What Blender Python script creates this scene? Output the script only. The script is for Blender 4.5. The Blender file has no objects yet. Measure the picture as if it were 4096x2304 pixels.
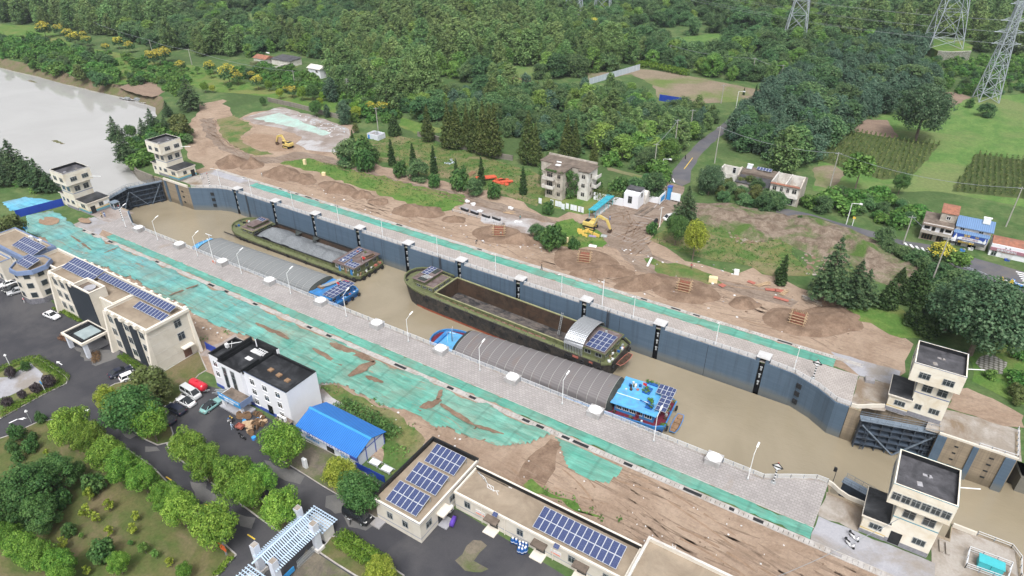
import bpy,math,random
import numpy as np
from mathutils import Vector,Matrix
from mathutils.geometry import tessellate_polygon
R=math.radians
random.seed(7)
rng=np.random.default_rng(11)
S=bpy.context.scene
COL=S.collection
cam=bpy.data.cameras.new('camera')
cam.sensor_width=36;cam.lens=23.41;cam.clip_start=1;cam.clip_end=6000
co=bpy.data.objects.new('camera',cam);COL.objects.link(co)
yaw,pitch,roll=R(-32.4089),R(31.3543),R(-0.1504)
fw=Vector((math.sin(yaw)*math.cos(pitch),math.cos(yaw)*math.cos(pitch),-math.sin(pitch)))
rt=Vector((math.cos(yaw),-math.sin(yaw),0));up=rt.cross(fw)
r2=rt*math.cos(roll)+up*math.sin(roll);u2=up*math.cos(roll)-rt*math.sin(roll)
m=Matrix((r2,u2,-fw)).transposed().to_4x4();m.translation=Vector((0,0,90))
co.matrix_world=m
S.camera=co
SUN_EL,SUN_AZ=R(58),R(150) # azimuth from +y towards +x
w=bpy.data.worlds.new('World');S.world=w;w.use_nodes=True
nt=w.node_tree;nt.nodes.clear()
sky=nt.nodes.new('ShaderNodeTexSky');sky.sky_type='NISHITA';sky.sun_disc=False
sky.sun_elevation=SUN_EL;sky.sun_rotation=SUN_AZ;sky.dust_density=6;sky.air_density=1.0;sky.ozone_density=1
hs=nt.nodes.new('ShaderNodeHueSaturation');hs.inputs['Saturation'].default_value=.16
bg=nt.nodes.new('ShaderNodeBackground');bg.inputs['Strength'].default_value=.13
ow=nt.nodes.new('ShaderNodeOutputWorld')
nt.links.new(sky.outputs[0],hs.inputs['Color']);nt.links.new(hs.outputs[0],bg.inputs[0]);nt.links.new(bg.outputs[0],ow.inputs[0])
sl=bpy.data.lights.new('sun','SUN');sl.energy=1.5;sl.angle=R(15);sl.color=(1,.985,.965)
so=bpy.data.objects.new('sun',sl);COL.objects.link(so)
sd=Vector((math.sin(SUN_AZ)*math.cos(SUN_EL),math.cos(SUN_AZ)*math.cos(SUN_EL),math.sin(SUN_EL)))
so.rotation_euler=sd.to_track_quat('Z','Y').to_euler();so.location=(0,0,300)
S.view_settings.view_transform='Standard';S.view_settings.look='None'
S.view_settings.gamma=1;S.view_settings.exposure=0.6;S.view_settings.use_curve_mapping=False
S.render.engine='CYCLES'
S.cycles.max_bounces=6;S.cycles.diffuse_bounces=3;S.cycles.glossy_bounces=3;S.cycles.transparent_max_bounces=8
S.cycles.caustics_reflective=False;S.cycles.caustics_refractive=False
S.cycles.use_denoising=True
MATS={}
class NT:
 def __init__(s,name):
  s.m=bpy.data.materials.new(name);s.m.use_nodes=True;s.t=s.m.node_tree;s.t.nodes.clear()
  s.out=s.n('ShaderNodeOutputMaterial');MATS[name]=s.m
 def n(s,t,**k):
  x=s.t.nodes.new(t)
  for a,v in k.items():
   if hasattr(x,a):setattr(x,a,v)
   else:x.inputs[a].default_value=v
  return x
 def l(s,a,b):s.t.links.new(a,b)
 def pos(s,scale=(1,1,1),kind='pos',rot=0):
  if kind=='pos':o=s.n('ShaderNodeNewGeometry').outputs['Position']
  else:o=s.n('ShaderNodeTexCoord').outputs['Object']
  mp=s.n('ShaderNodeMapping');mp.inputs['Scale'].default_value=scale;mp.inputs['Rotation'].default_value=(0,0,rot)
  s.l(o,mp.inputs[0]);return mp.outputs[0]
 def noise(s,vec,scale,detail=4,rough=.6,dist=0):
  x=s.n('ShaderNodeTexNoise');x.inputs['Scale'].default_value=scale;x.inputs['Detail'].default_value=detail
  x.inputs['Roughness'].default_value=rough;x.inputs['Distortion'].default_value=dist
  if vec:s.l(vec,x.inputs['Vector'])
  return x.outputs['Fac']
 def ramp(s,fac,stops):
  x=s.n('ShaderNodeValToRGB');e=x.color_ramp.elements
  while len(e)<len(stops):e.new(.5)
  for i,(p,c)in enumerate(stops):
   e[i].position=p;e[i].color=(*c,1)if not isinstance(c,(int,float))else(c,c,c,1)
  s.l(fac,x.inputs[0]);return x.outputs[0]
 def mix(s,fac,a,b,mode='MIX'):
  x=s.n('ShaderNodeMix',data_type='RGBA',blend_type=mode)
  if isinstance(fac,(int,float)):x.inputs[0].default_value=fac
  else:s.l(fac,x.inputs[0])
  for i,v in((6,a),(7,b)):
   if isinstance(v,tuple):x.inputs[i].default_value=(*v,1)
   else:s.l(v,x.inputs[i])
  return x.outputs[2]
 def finish(s,color,rough=.85,bump=None,bstr=.3,bdist=.1,spec=.3,metal=0):
  b=s.n('ShaderNodeBsdfPrincipled')
  if isinstance(color,tuple):b.inputs['Base Color'].default_value=(*color,1)
  else:s.l(color,b.inputs['Base Color'])
  if isinstance(rough,(int,float)):b.inputs['Roughness'].default_value=rough
  else:s.l(rough,b.inputs['Roughness'])
  b.inputs['Specular IOR Level'].default_value=spec;b.inputs['Metallic'].default_value=metal
  if bump is not None:
   bp=s.n('ShaderNodeBump');bp.inputs['Strength'].default_value=bstr;bp.inputs['Distance'].default_value=bdist
   s.l(bump,bp.inputs['Height']);s.l(bp.outputs[0],b.inputs['Normal'])
  s.l(b.outputs[0],s.out.inputs[0]);return s.m
def simple(name,c,rough=.6,var=.18,scale=1.5,kind='obj',spec=.35,metal=0,dirt=None,dscale=.4):
 s=NT(name);v=s.pos((1,1,1),kind)
 n=s.noise(v,scale,5,.65)
 lo=tuple(x*(1-var)for x in c);hi=tuple(min(1,x*(1+var))for x in c)
 col=s.ramp(n,[(.3,lo),(.7,hi)])
 if dirt:
  d=s.ramp(s.noise(v,dscale,6,.7,.6),[(.45,0.),(.72,1.)])
  col=s.mix(d,col,dirt)
 return s.finish(col,rough,spec=spec,metal=metal)
def two(name,a,b,scale,lo=.42,hi=.6,fine=2.0,rough=.92,vec=(1,1,1),c=None,cs=.05,rot=0,bump=.4,fa=.25):
 """ground: two tones in blotches, fine grain, optional third tone in large patches"""
 s=NT(name);v=s.pos((1,1,1));v2=s.pos(vec,rot=rot)
 col=s.mix(s.ramp(s.noise(v2,scale,7,.65,.4),[(lo,0.),(hi,1.)]),a,b)
 if c:col=s.mix(s.ramp(s.noise(v,cs,6,.6,.5),[(.48,0.),(.62,1.)]),col,c)
 g=s.noise(v,fine,6,.75)
 col=s.mix(1.0,col,s.ramp(g,[(.25,1-fa),(.75,1+fa)]),'MULTIPLY')
 return s.finish(col,rough,bump=g,bstr=bump,bdist=.15,spec=.15)
def leafmat(name,dark,mid,light,objvar=.25,transl=.25):
 s=NT(name)
 isl=s.n('ShaderNodeNewGeometry').outputs['Random Per Island']
 tc=s.n('ShaderNodeTexCoord').outputs['Object']
 cl=s.noise(tc,.55,2,.5)
 a=s.n('ShaderNodeMath',operation='MULTIPLY_ADD');s.l(isl,a.inputs[0]);a.inputs[1].default_value=.55;s.l(cl,a.inputs[2])
 col=s.ramp(a.outputs[0],[(.38,dark),(.78,mid),(1.0,light)])
 ob=s.n('ShaderNodeObjectInfo').outputs['Random']
 h=s.n('ShaderNodeHueSaturation');s.l(col,h.inputs['Color'])
 mr=s.n('ShaderNodeMapRange');s.l(ob,mr.inputs[0]);mr.inputs[3].default_value=1-objvar;mr.inputs[4].default_value=1+objvar
 s.l(mr.outputs[0],h.inputs['Value'])
 wn=s.n('ShaderNodeTexWhiteNoise',noise_dimensions='1D');s.l(ob,wn.inputs['W'])
 m2=s.n('ShaderNodeMapRange');s.l(wn.outputs['Value'],m2.inputs[0]);m2.inputs[3].default_value=.5-.022*objvar*4;m2.inputs[4].default_value=.5+.022*objvar*4
 s.l(m2.outputs[0],h.inputs['Hue'])
 d=s.n('ShaderNodeBsdfPrincipled');s.l(h.outputs[0],d.inputs['Base Color']);d.inputs['Roughness'].default_value=.55;d.inputs['Specular IOR Level'].default_value=.18
 t=s.n('ShaderNodeBsdfTranslucent');s.l(h.outputs[0],t.inputs['Color'])
 mx=s.n('ShaderNodeMixShader');mx.inputs[0].default_value=transl
 s.l(d.outputs[0],mx.inputs[1]);s.l(t.outputs[0],mx.inputs[2]);s.l(mx.outputs[0],s.out.inputs[0])
 return s.m
ORI={}
ORD='first second third fourth fifth sixth seventh eighth ninth tenth eleventh twelfth thirteenth fourteenth fifteenth sixteenth'.split()
def tag(o,label,cat,group=None,kind=None):
 if label:o['label']=label
 if cat:o['category']=cat
 if group:o['group']=group
 if kind:o['kind']=kind
 return o
def thing(name,label,cat,loc=(0,0,0),group=None):
 o=bpy.data.objects.new(name,None);COL.objects.link(o);o.location=loc;o.empty_display_size=.5
 ORI[o]=Vector(loc)
 return tag(o,label,cat,group)
def root_off(p):
 while p is not None and p not in ORI:p=p.parent
 return ORI[p]if p is not None else Vector((0,0,0))
def link(name,me,parent=None):
 o=bpy.data.objects.new(name,me);COL.objects.link(o);o.parent=parent;return o
class MB:
 def __init__(s):s.v=[];s.f=[]
 def add(s,vs,fs):
  k=len(s.v);s.v+=[tuple(p)for p in vs];s.f+=[tuple(i+k for i in f)for f in fs];return s
 def box(s,x0,x1,y0,y1,z0,z1):
  return s.add([(x0,y0,z0),(x1,y0,z0),(x1,y1,z0),(x0,y1,z0),(x0,y0,z1),(x1,y0,z1),(x1,y1,z1),(x0,y1,z1)],
[(3,2,1,0),(4,5,6,7),(0,1,5,4),(1,2,6,5),(2,3,7,6),(3,0,4,7)])
 def obox(s,c,sx,sy,sz,rz=0,tilt=0):
  """box centred at c (base centre), turned by rz"""
  k=len(s.v);s.box(-sx/2,sx/2,-sy/2,sy/2,0,sz);M=Matrix.Rotation(rz,3,'Z')@Matrix.Rotation(tilt,3,'X')
  for i in range(k,len(s.v)):s.v[i]=tuple(M@Vector(s.v[i])+Vector(c))
  return s
 def bar(s,a,b,w,h=None):
  h=h or w;a=Vector(a);b=Vector(b);d=(b-a).normalized()
  u=d.cross(Vector((0,0,1)))
  if u.length<1e-3:u=Vector((1,0,0))
  u.normalize();v=u.cross(d)
  P=[a+u*sx*w/2+v*sy*h/2 for sx,sy in((-1,-1),(1,-1),(1,1),(-1,1))]+[b+u*sx*w/2+v*sy*h/2 for sx,sy in((-1,-1),(1,-1),(1,1),(-1,1))]
  return s.add(P,[(0,1,2,3),(7,6,5,4),(0,4,5,1),(1,5,6,2),(2,6,7,3),(3,7,4,0)])
 def cyl(s,a,b,r0,r1=None,n=8,cap=True):
  r1=r0 if r1 is None else r1;a=Vector(a);b=Vector(b);d=(b-a).normalized()
  u=d.orthogonal().normalized();v=d.cross(u);P=[]
  for c,r in((a,r0),(b,r1)):
   for i in range(n):
    t=2*math.pi*i/n;P.append(c+(u*math.cos(t)+v*math.sin(t))*r)
  F=[(i,(i+1)%n,n+(i+1)%n,n+i)for i in range(n)]
  if cap:F+=[tuple(range(n))[::-1],tuple(range(n,2*n))]
  return s.add(P,F)
 def prism(s,pts,z0,z1,cap=True):
  n=len(pts)
  P=[(p[0],p[1],z0)for p in pts]+[(p[0],p[1],z1)for p in pts]
  F=[(i,(i+1)%n,n+(i+1)%n,n+i)for i in range(n)]
  if cap:
   tri=tessellate_polygon([[Vector((p[0],p[1],0))for p in pts]])
   F+=[tuple(i+n for i in t)for t in tri]+[tuple(reversed(t))for t in tri]
  return s.add(P,F)
 def loft(s,rings,close=True,cap=True):
  n=len(rings[0]);P=[p for r in rings for p in r];F=[]
  for k in range(len(rings)-1):
   for i in range(n if close else n-1):
    j=(i+1)%n;F.append((k*n+i,k*n+j,(k+1)*n+j,(k+1)*n+i))
  if cap:
   F+=[tuple(range(n))[::-1],tuple(range((len(rings)-1)*n,len(rings)*n))]
  return s.add(P,F)
 def sheet(s,pts,z):
  tri=tessellate_polygon([[Vector((p[0],p[1],0))for p in pts]])
  return s.add([(p[0],p[1],z)for p in pts],tri)
 def torus(s,c,R0,r0,n=14,k=6,axis='y'):
  P=[];F=[]
  for i in range(n):
   a=2*math.pi*i/n
   for j in range(k):
    b=2*math.pi*j/k;q=R0+r0*math.cos(b);x,y,z=q*math.cos(a),r0*math.sin(b),q*math.sin(a)
    if axis=='x':x,y=y,x
    if axis=='z':y,z=z,y
    P.append((c[0]+x,c[1]+y,c[2]+z));F.append((i*k+j,i*k+(j+1)%k,((i+1)%n)*k+(j+1)%k,((i+1)%n)*k+j))
  return s.add(P,F)
 def to(s,name,mat,parent=None,smooth=False,label=None,bevel=0):
  off=root_off(parent)
  me=bpy.data.meshes.new(name);me.from_pydata([(x-off.x,y-off.y,z-off.z)for x,y,z in s.v],[],s.f);me.validate()
  import bmesh
  bm=bmesh.new();bm.from_mesh(me);bmesh.ops.recalc_face_normals(bm,faces=bm.faces)
  if bevel:bmesh.ops.bevel(bm,geom=bm.edges[:],offset=bevel,segments=1,affect='EDGES',clamp_overlap=True)
  bm.to_mesh(me);bm.free()
  if smooth:
   me.polygons.foreach_set('use_smooth',[True]*len(me.polygons))
  me.materials.append(MATS[mat]if isinstance(mat,str)else mat)
  o=link(name,me,parent)
  if label:o['label']=label
  return o
def bx(*a):return MB().box(*a).to
def cy(*a,**k):return MB().cyl(*a,**k).to
KIDS={}
def copy_tree(o,parent=None):
 c=o.copy();COL.objects.link(c);c.parent=parent
 if o not in KIDS:KIDS[o]=list(o.children)
 for ch in KIDS[o]:copy_tree(ch,c)
 return c
def place(root,loc,rz=0,sc=1,label=None,group=None):
 """a copy of a thing with its parts"""
 c=copy_tree(root);c.location=loc;c.rotation_euler=(0,0,rz);c.scale=(sc,sc,sc)if not isinstance(sc,tuple)else sc
 if label:c['label']=label
 if group:c['group']=group
 return c
class Proto:
 """first placing moves the original, later ones copy it"""
 def __init__(s,root):s.r=root;s.used=False
 def put(s,loc,rz=0,sc=1,label=None,group=None):
  if s.used:return place(s.r,loc,rz,sc,label,group)
  s.used=True;c=s.r;KIDS[c]=list(c.children)
  c.location=loc;c.rotation_euler=(0,0,rz);c.scale=(sc,sc,sc)if not isinstance(sc,tuple)else sc
  if label:c['label']=label
  if group:c['group']=group
  return c
def rough_poly(pts,step=2.0,amp=.5,seed=0):
 """subdivide a polygon's edges and jitter them so that the outline reads as worn ground"""
 r=random.Random(seed);out=[]
 n=len(pts)
 for i in range(n):
  a=Vector(pts[i][:2]);b=Vector(pts[(i+1)%n][:2]);L=(b-a).length;k=max(1,int(L/step))
  nrm=Vector((-(b-a).y,(b-a).x)).normalized()if L>0 else Vector((0,0))
  for j in range(k):
   o=r.gauss(0,amp)if j else r.gauss(0,amp*.4)
   out.append(tuple(a.lerp(b,j/k)+nrm*o))
 return out
def patch(name,pts,z,mat,step=0,amp=.5,seed=1,kind='structure',label=None,cat=None,group=None):
 p=rough_poly(pts,step,amp,seed)if step else pts
 o=MB().sheet(p,z).to(name,mat)
 return tag(o,label,cat,group,kind)
def inside(p,poly):
 x,y=p;c=False;n=len(poly);j=n-1
 for i in range(n):
  xi,yi=poly[i][:2];xj,yj=poly[j][:2]
  if(yi>y)!=(yj>y)and x<(xj-xi)*(y-yi)/(yj-yi)+xi:c=not c
  j=i
 return c
def scatter_in(poly,n,seed=0):
 r=random.Random(seed);xs=[p[0]for p in poly];ys=[p[1]for p in poly];out=[]
 while len(out)<n:
  p=(r.uniform(min(xs),max(xs)),r.uniform(min(ys),max(ys)))
  if inside(p,poly):out.append(p)
 return out
def text(body,size,mat,loc,rot,parent,width=None,name='lettering'):
 cu=bpy.data.curves.new(name,'FONT');cu.body=body;cu.size=size;cu.extrude=.02;cu.align_x='CENTER';cu.align_y='CENTER'
 cu.materials.append(MATS[mat]);o=link(name,cu,parent)
 o.location=Vector(loc)-root_off(parent);o.rotation_euler=rot;FONTS.append(o)
 return o
FONTS=[]
two('ground_cover',(.06,.115,.036),(.115,.155,.06),.12,fine=.8,c=(.06,.10,.035),cs=.03,bump=.7,fa=.35)
def soilmat(name,a,b,c,track=1.0,rot=0):
 s=NT(name);v=s.pos();v2=s.pos((.22,.8,1),rot=rot+.12);v3=s.pos((.16,.4,1),rot=rot-.3)
 col=s.mix(s.ramp(s.noise(v,.09,8,.65,.8),[(.40,0.),(.62,1.)]),a,b)
 st=s.noise(v2,.8,6,.7,1.2);st3=s.noise(v3,.7,5,.7,1.5)
 col=s.mix(s.ramp(st,[(.50,0.),(.70,.75*track)]),col,c)
 col=s.mix(s.ramp(st3,[(.56,0.),(.66,.5*track)]),col,c)
 g=s.noise(v,1.3,7,.75)
 col=s.mix(1.0,col,s.ramp(g,[(.25,.78),(.75,1.2)]),'MULTIPLY')
 h=s.n('ShaderNodeMath',operation='ADD');s.l(st,h.inputs[0]);s.l(g,h.inputs[1])
 return s.finish(col,.95,bump=h.outputs[0],bstr=.6,bdist=.35,spec=.1)
soilmat('soil',(.36,.275,.21),(.275,.20,.148),(.165,.112,.08),.55)
soilmat('road_mud',(.27,.215,.175),(.215,.165,.13),(.12,.088,.07),1.2,R(-8))
two('rut',(.205,.148,.11),(.25,.185,.14),.5,fine=2)
two('mound',(.165,.112,.08),(.235,.165,.12),.35,fine=2.2,bump=.8,fa=.3)
two('clay',(.29,.205,.145),(.24,.165,.115),.3,fine=2)
simple('pale_teal',(.36,.50,.45),.8,.12,.6,'pos',dirt=(.33,.31,.30),dscale=.2)
two('meadow',(.075,.155,.032),(.115,.185,.045),.22,fine=1.6,c=(.16,.18,.06),cs=.07,bump=.7,fa=.35)
two('rough_grass',(.075,.135,.035),(.15,.155,.06),.2,fine=1.3,c=(.20,.17,.095),cs=.09,bump=.7,fa=.35)
two('dry_lawn',(.075,.105,.03),(.125,.12,.05),.16,fine=2.2,c=(.17,.135,.08),cs=.09,bump=.5)
two('green_field',(.082,.165,.042),(.125,.205,.058),.2,fine=.8,c=(.145,.185,.07),cs=.03,vec=(1,.5,1),bump=.8,fa=.3)
two('crop_floor',(.06,.09,.03),(.09,.11,.04),.3,fine=1.2)
two('bare_field',(.235,.19,.14),(.20,.165,.115),.12,fine=.9,c=(.12,.165,.05),cs=.035)
two('fallow',(.215,.155,.12),(.25,.185,.14),.2,fine=1,vec=(.2,1,1))
two('asphalt',(.047,.047,.054),(.062,.061,.067),.12,fine=5,rough=.8,c=(.082,.08,.084),cs=.06,bump=.1,fa=.12)
two('grey_asphalt',(.15,.145,.14),(.12,.118,.118),.3,fine=4,rough=.7,bump=.1,fa=.12)
two('road_asphalt',(.10,.10,.115),(.125,.123,.135),.15,fine=4,rough=.8,c=(.14,.13,.125),cs=.08,bump=.1,fa=.12)
two('old_concrete',(.36,.33,.30),(.27,.235,.20),.25,fine=2.5,c=(.21,.16,.115),cs=.12,bump=.25,fa=.15)
two('grey_concrete',(.35,.35,.38),(.30,.30,.325),.2,fine=2.5,c=(.26,.235,.215),cs=.1,bump=.2,fa=.12)
two('wet_slab',(.33,.29,.27),(.22,.175,.15),.12,fine=1.5,c=(.42,.41,.42),cs=.1,lo=.4,hi=.62,rough=.5)
two('worn_paving',(.12,.105,.085),(.18,.155,.12),.3,fine=3,c=(.10,.12,.05),cs=.2)
two('bank',(.16,.12,.085),(.11,.12,.05),.2,fine=1)
two('rubble',(.23,.185,.145),(.14,.105,.08),.5,fine=2.5,c=(.07,.12,.03),cs=.12,bump=1,fa=.45)
def netmat(name,a,b,blue,soilc,cover=.60):
 s=NT(name);v=s.pos();v2=s.pos((.12,.8,1),rot=R(4));v3=s.pos((.05,.35,1),rot=R(-10))
 col=s.mix(s.ramp(s.noise(v3,1.1,6,.65,.6),[(.38,0.),(.64,1.)]),a,b)
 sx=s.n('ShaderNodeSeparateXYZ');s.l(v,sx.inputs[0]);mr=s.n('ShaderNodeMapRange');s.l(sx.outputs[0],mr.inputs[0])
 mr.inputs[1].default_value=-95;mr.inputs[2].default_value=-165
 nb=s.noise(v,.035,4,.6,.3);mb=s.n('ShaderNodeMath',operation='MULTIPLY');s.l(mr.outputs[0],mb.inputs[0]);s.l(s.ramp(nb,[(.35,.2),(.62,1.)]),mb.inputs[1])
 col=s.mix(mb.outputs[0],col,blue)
 st=s.noise(v2,1.0,7,.72,1.0)
 col=s.mix(1.0,col,s.ramp(st,[(.3,.60),(.7,1.22)]),'MULTIPLY')
 hole=s.ramp(s.noise(v2,.55,8,.72,1.6),[(cover,0.),(cover+.05,.85)])
 col=s.mix(hole,col,soilc)
 sw=s.n('ShaderNodeTexWave',wave_type='BANDS',bands_direction='X');s.l(s.pos((1,.25,1)),sw.inputs[0]);sw.inputs['Scale'].default_value=.038;sw.inputs['Distortion'].default_value=3;sw.inputs['Detail'].default_value=3;sw.inputs['Detail Scale'].default_value=.25
 col=s.mix(1.,col,s.ramp(sw.outputs['Fac'],[(0.,.8),(.02,1.),(.93,1.),(.97,1.1)]),'MULTIPLY')
 thin=s.ramp(s.noise(v,.13,6,.65,.6),[(.42,0.),(.75,.5)])
 col=s.mix(thin,col,soilc)
 g=s.noise(s.pos((.5,1.6,1)),.9,6,.7,.8)
 return s.finish(col,.75,bump=g,bstr=.7,bdist=.3,spec=.25)
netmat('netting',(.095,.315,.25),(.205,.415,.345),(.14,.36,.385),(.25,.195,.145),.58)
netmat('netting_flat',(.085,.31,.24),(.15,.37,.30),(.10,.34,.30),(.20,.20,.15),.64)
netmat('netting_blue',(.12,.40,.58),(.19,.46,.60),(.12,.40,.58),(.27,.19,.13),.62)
def pavemat(name,c1,c2,grout,tile):
 s=NT(name);v=s.pos()
 b=s.n('ShaderNodeTexBrick',offset=.5,squash=1.0);s.l(v,b.inputs['Vector'])
 b.inputs['Scale'].default_value=1;b.inputs['Brick Width'].default_value=tile;b.inputs['Row Height'].default_value=tile*.72
 b.inputs['Mortar Size'].default_value=tile*.085;b.inputs['Mortar Smooth'].default_value=.3;b.inputs['Bias'].default_value=0
 b.inputs['Color1'].default_value=(*c1,1);b.inputs['Color2'].default_value=(*c2,1);b.inputs['Mortar'].default_value=(*grout,1)
 col=s.mix(1.0,b.outputs['Color'],s.ramp(s.noise(v,.16,6,.65,.4),[(.3,.84),(.7,1.1)]),'MULTIPLY')
 col=s.mix(s.ramp(s.noise(v,.11,7,.7,1),[(.62,0.),(.74,.4)]),col,(.27,.20,.14))
 return s.finish(col,.8,spec=.2)
pavemat('quay_paving',(.36,.338,.33),(.305,.285,.28),(.26,.24,.235),.8)
pavemat('quay_paving_far',(.40,.365,.345),(.345,.315,.298),(.275,.25,.235),.8)
def wallmat(name,a,b,stain,z0=-8.1,tide=1.6,tidec=(.16,.16,.14),panel=0):
 s=NT(name);v=s.pos();hz=s.pos((.10,.10,2.4));vt=s.pos((1.3,1.3,.05))
 col=s.mix(s.ramp(s.noise(hz,.8,6,.7,.5),[(.4,0.),(.65,1.)]),a,b)
 col=s.mix(s.ramp(s.noise(vt,.7,6,.7),[(.50,0.),(.70,.75)]),col,stain)
 sx=s.n('ShaderNodeSeparateXYZ');s.l(v,sx.inputs[0])
 ad=s.n('ShaderNodeMath',operation='MULTIPLY_ADD');s.l(s.noise(s.pos((.5,.5,2)),.8,6,.7),ad.inputs[0]);ad.inputs[1].default_value=1.6;s.l(sx.outputs[2],ad.inputs[2])
 t=s.n('ShaderNodeMapRange');s.l(ad.outputs[0],t.inputs[0]);t.inputs[1].default_value=z0+tide+1.4;t.inputs[2].default_value=z0+tide
 m=s.n('ShaderNodeMath',operation='MULTIPLY');s.l(t.outputs[0],m.inputs[0]);m.inputs[1].default_value=.7
 col=s.mix(m.outputs[0],col,tidec)
 return s.finish(col,.75,bump=s.noise(v,2,5,.7),bstr=.15,bdist=.05,spec=.25)
wallmat('lock_blue',(.075,.115,.165),(.092,.135,.19),(.05,.07,.095))
wallmat('lock_concrete',(.30,.245,.18),(.22,.18,.13),(.10,.085,.07),tide=2.0,tidec=(.12,.10,.07))
wallmat('bank_stone',(.23,.21,.18),(.17,.155,.13),(.10,.095,.08),z0=-4,tide=.6)
def watermat(name,c,c2,sc,rough=.04,str_=.25,spec=.5):
 s=NT(name);v=s.pos((1,1,1));
 col=s.mix(s.ramp(s.noise(v,.03,5,.6,.8),[(.35,0.),(.65,1.)]),c,c2)
 n1=s.noise(s.pos((1,1.9,1),rot=.4),sc,5,.68,.8)
 patchy=s.ramp(s.noise(v,.035,3,.5,.6),[(.36,.25),(.62,1.)])
 mu=s.n('ShaderNodeMath',operation='MULTIPLY');s.l(n1,mu.inputs[0]);s.l(patchy,mu.inputs[1])
 return s.finish(col,rough,bump=mu.outputs[0],bstr=str_,bdist=.12,spec=spec)
watermat('chamber_water',(.245,.205,.14),(.305,.26,.185),.5,.05,.9,.9)
watermat('river_water',(.37,.365,.355),(.41,.405,.395),.25,.05,.1,.9)  # muddy river; base colour paled to stand in for reflected sky
simple('white_paint',(.74,.75,.76),.45,.05)
simple('rail_paint',(.62,.64,.67),.45,.06)
simple('cap_concrete',(.52,.52,.53),.8,.10,1.2,'pos',dirt=(.42,.41,.40))
simple('block_concrete',(.40,.395,.40),.85,.12,1.0,'pos',dirt=(.27,.255,.24))
simple('kerb_concrete',(.42,.40,.385),.85,.14,1.2,'pos',dirt=(.26,.22,.18))
simple('black_paint',(.012,.013,.015),.5,.3)
simple('dark_void',(.02,.022,.025),.9,.3)
simple('cream_wall',(.62,.58,.51),.85,.05,.5,'pos',dirt=(.52,.475,.40),dscale=.25)
simple('tower_wall',(.72,.685,.60),.85,.05,.5,'pos',dirt=(.60,.52,.39),dscale=.3)
simple('cream_trim',(.69,.64,.56),.8,.06,1,'pos')
simple('white_wall',(.72,.73,.77),.8,.03,.4,'pos')
simple('dirty_wall',(.45,.41,.36),.9,.2,.6,'pos',dirt=(.20,.175,.145),dscale=.5)
simple('pale_wall',(.62,.60,.57),.9,.12,.6,'pos',dirt=(.38,.34,.30),dscale=.4)
simple('grey_plinth',(.22,.22,.245),.9,.25,2.5,'pos')
simple('stone_plinth',(.15,.15,.17),.9,.45,3.5,'pos')
simple('blue_band',(.14,.19,.33),.7,.1)
simple('teal_band',(.10,.30,.38),.7,.1)
simple('yellow_band',(.62,.42,.08),.7,.1)
simple('slate_blue',(.15,.205,.34),.6,.12,1,'pos')
simple('charcoal_panel',(.027,.034,.045),.6,.12,1)
simple('black_roof',(.016,.017,.02),.55,.5,.35,'pos',dirt=(.075,.078,.085),dscale=.22)
simple('felt_roof',(.085,.083,.092),.45,.4,.5,'pos',dirt=(.02,.021,.024),dscale=.35)
simple('tan_roof',(.30,.245,.185),.9,.16,.4,'pos',dirt=(.19,.145,.105),dscale=.14)
simple('old_roof',(.17,.135,.11),.95,.3,.6,'pos',dirt=(.075,.06,.05),dscale=.4)
simple('red_tiles',(.30,.13,.085),.9,.3,1.2,'pos',dirt=(.16,.10,.08))
simple('window_glass',(.035,.045,.05),.12,.4,.6,'pos',spec=.6)
simple('dark_window',(.018,.02,.022),.25,.4,.6,'pos')
simple('frame_metal',(.28,.30,.31),.5,.1)
simple('door_brown',(.14,.075,.055),.6,.2)
simple('steel_blue',(.055,.075,.105),.55,.25,.8,'pos',dirt=(.03,.03,.033))
simple('steel_light',(.16,.20,.25),.55,.2,.8,'pos')
simple('galvanised',(.42,.45,.47),.5,.12,metal=.3)
simple('shed_white',(.58,.61,.68),.6,.06)
simple('shed_blue_trim',(.05,.09,.36),.55,.1)
simple('hoarding_blue',(.015,.05,.33),.5,.12,.4,'pos')
simple('hoarding_grey',(.42,.47,.53),.5,.08)
simple('banner_blue',(.04,.27,.60),.55,.06)
simple('sign_blue',(.03,.08,.34),.55,.08)
simple('sign_white',(.72,.76,.80),.6,.03)
simple('sign_yellow',(.75,.52,.06),.6,.03)
simple('sign_grey',(.10,.10,.10),.6,.1)
simple('sign_mauve',(.33,.16,.20),.6,.08)
simple('tyre_rubber',(.016,.016,.017),.85,.3)
simple('red_paint',(.55,.03,.03),.5,.1)
simple('orange_paint',(.72,.14,.04),.55,.12)
simple('machine_yellow',(.60,.46,.15),.5,.12,1,dirt=(.34,.25,.12))
simple('barrier_yellow',(.66,.46,.11),.55,.08)
simple('wood',(.25,.155,.09),.8,.25,2)
simple('pale_wood',(.42,.30,.19),.8,.2,2)
simple('pole_concrete',(.36,.345,.32),.85,.15)
simple('wire_dark',(.05,.05,.055),.6,.1)
simple('pylon_steel',(.40,.44,.49),.5,.12,metal=.2)
simple('purple_cloth',(.10,.045,.36),.7,.2)
simple('teal_paint',(.06,.42,.47),.5,.08)
simple('skin',(.42,.24,.16),.6,.1)
simple('hair',(.02,.018,.016),.7,.2)
simple('hole_rust',(.045,.030,.021),.85,.5,.35,'pos',dirt=(.09,.05,.03),dscale=.3)
simple('hull_black',(.026,.025,.025),.7,.5,.9,'pos',dirt=(.085,.07,.055),dscale=.7)
simple('hull_red',(.24,.06,.03),.8,.3,.6,'pos')
simple('boat_green',(.125,.145,.065),.65,.2,.9,'pos',dirt=(.095,.09,.055),dscale=.8)
simple('boat_red_deck',(.27,.06,.08),.7,.25,.9,'pos',dirt=(.42,.27,.28),dscale=.9)
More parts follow.
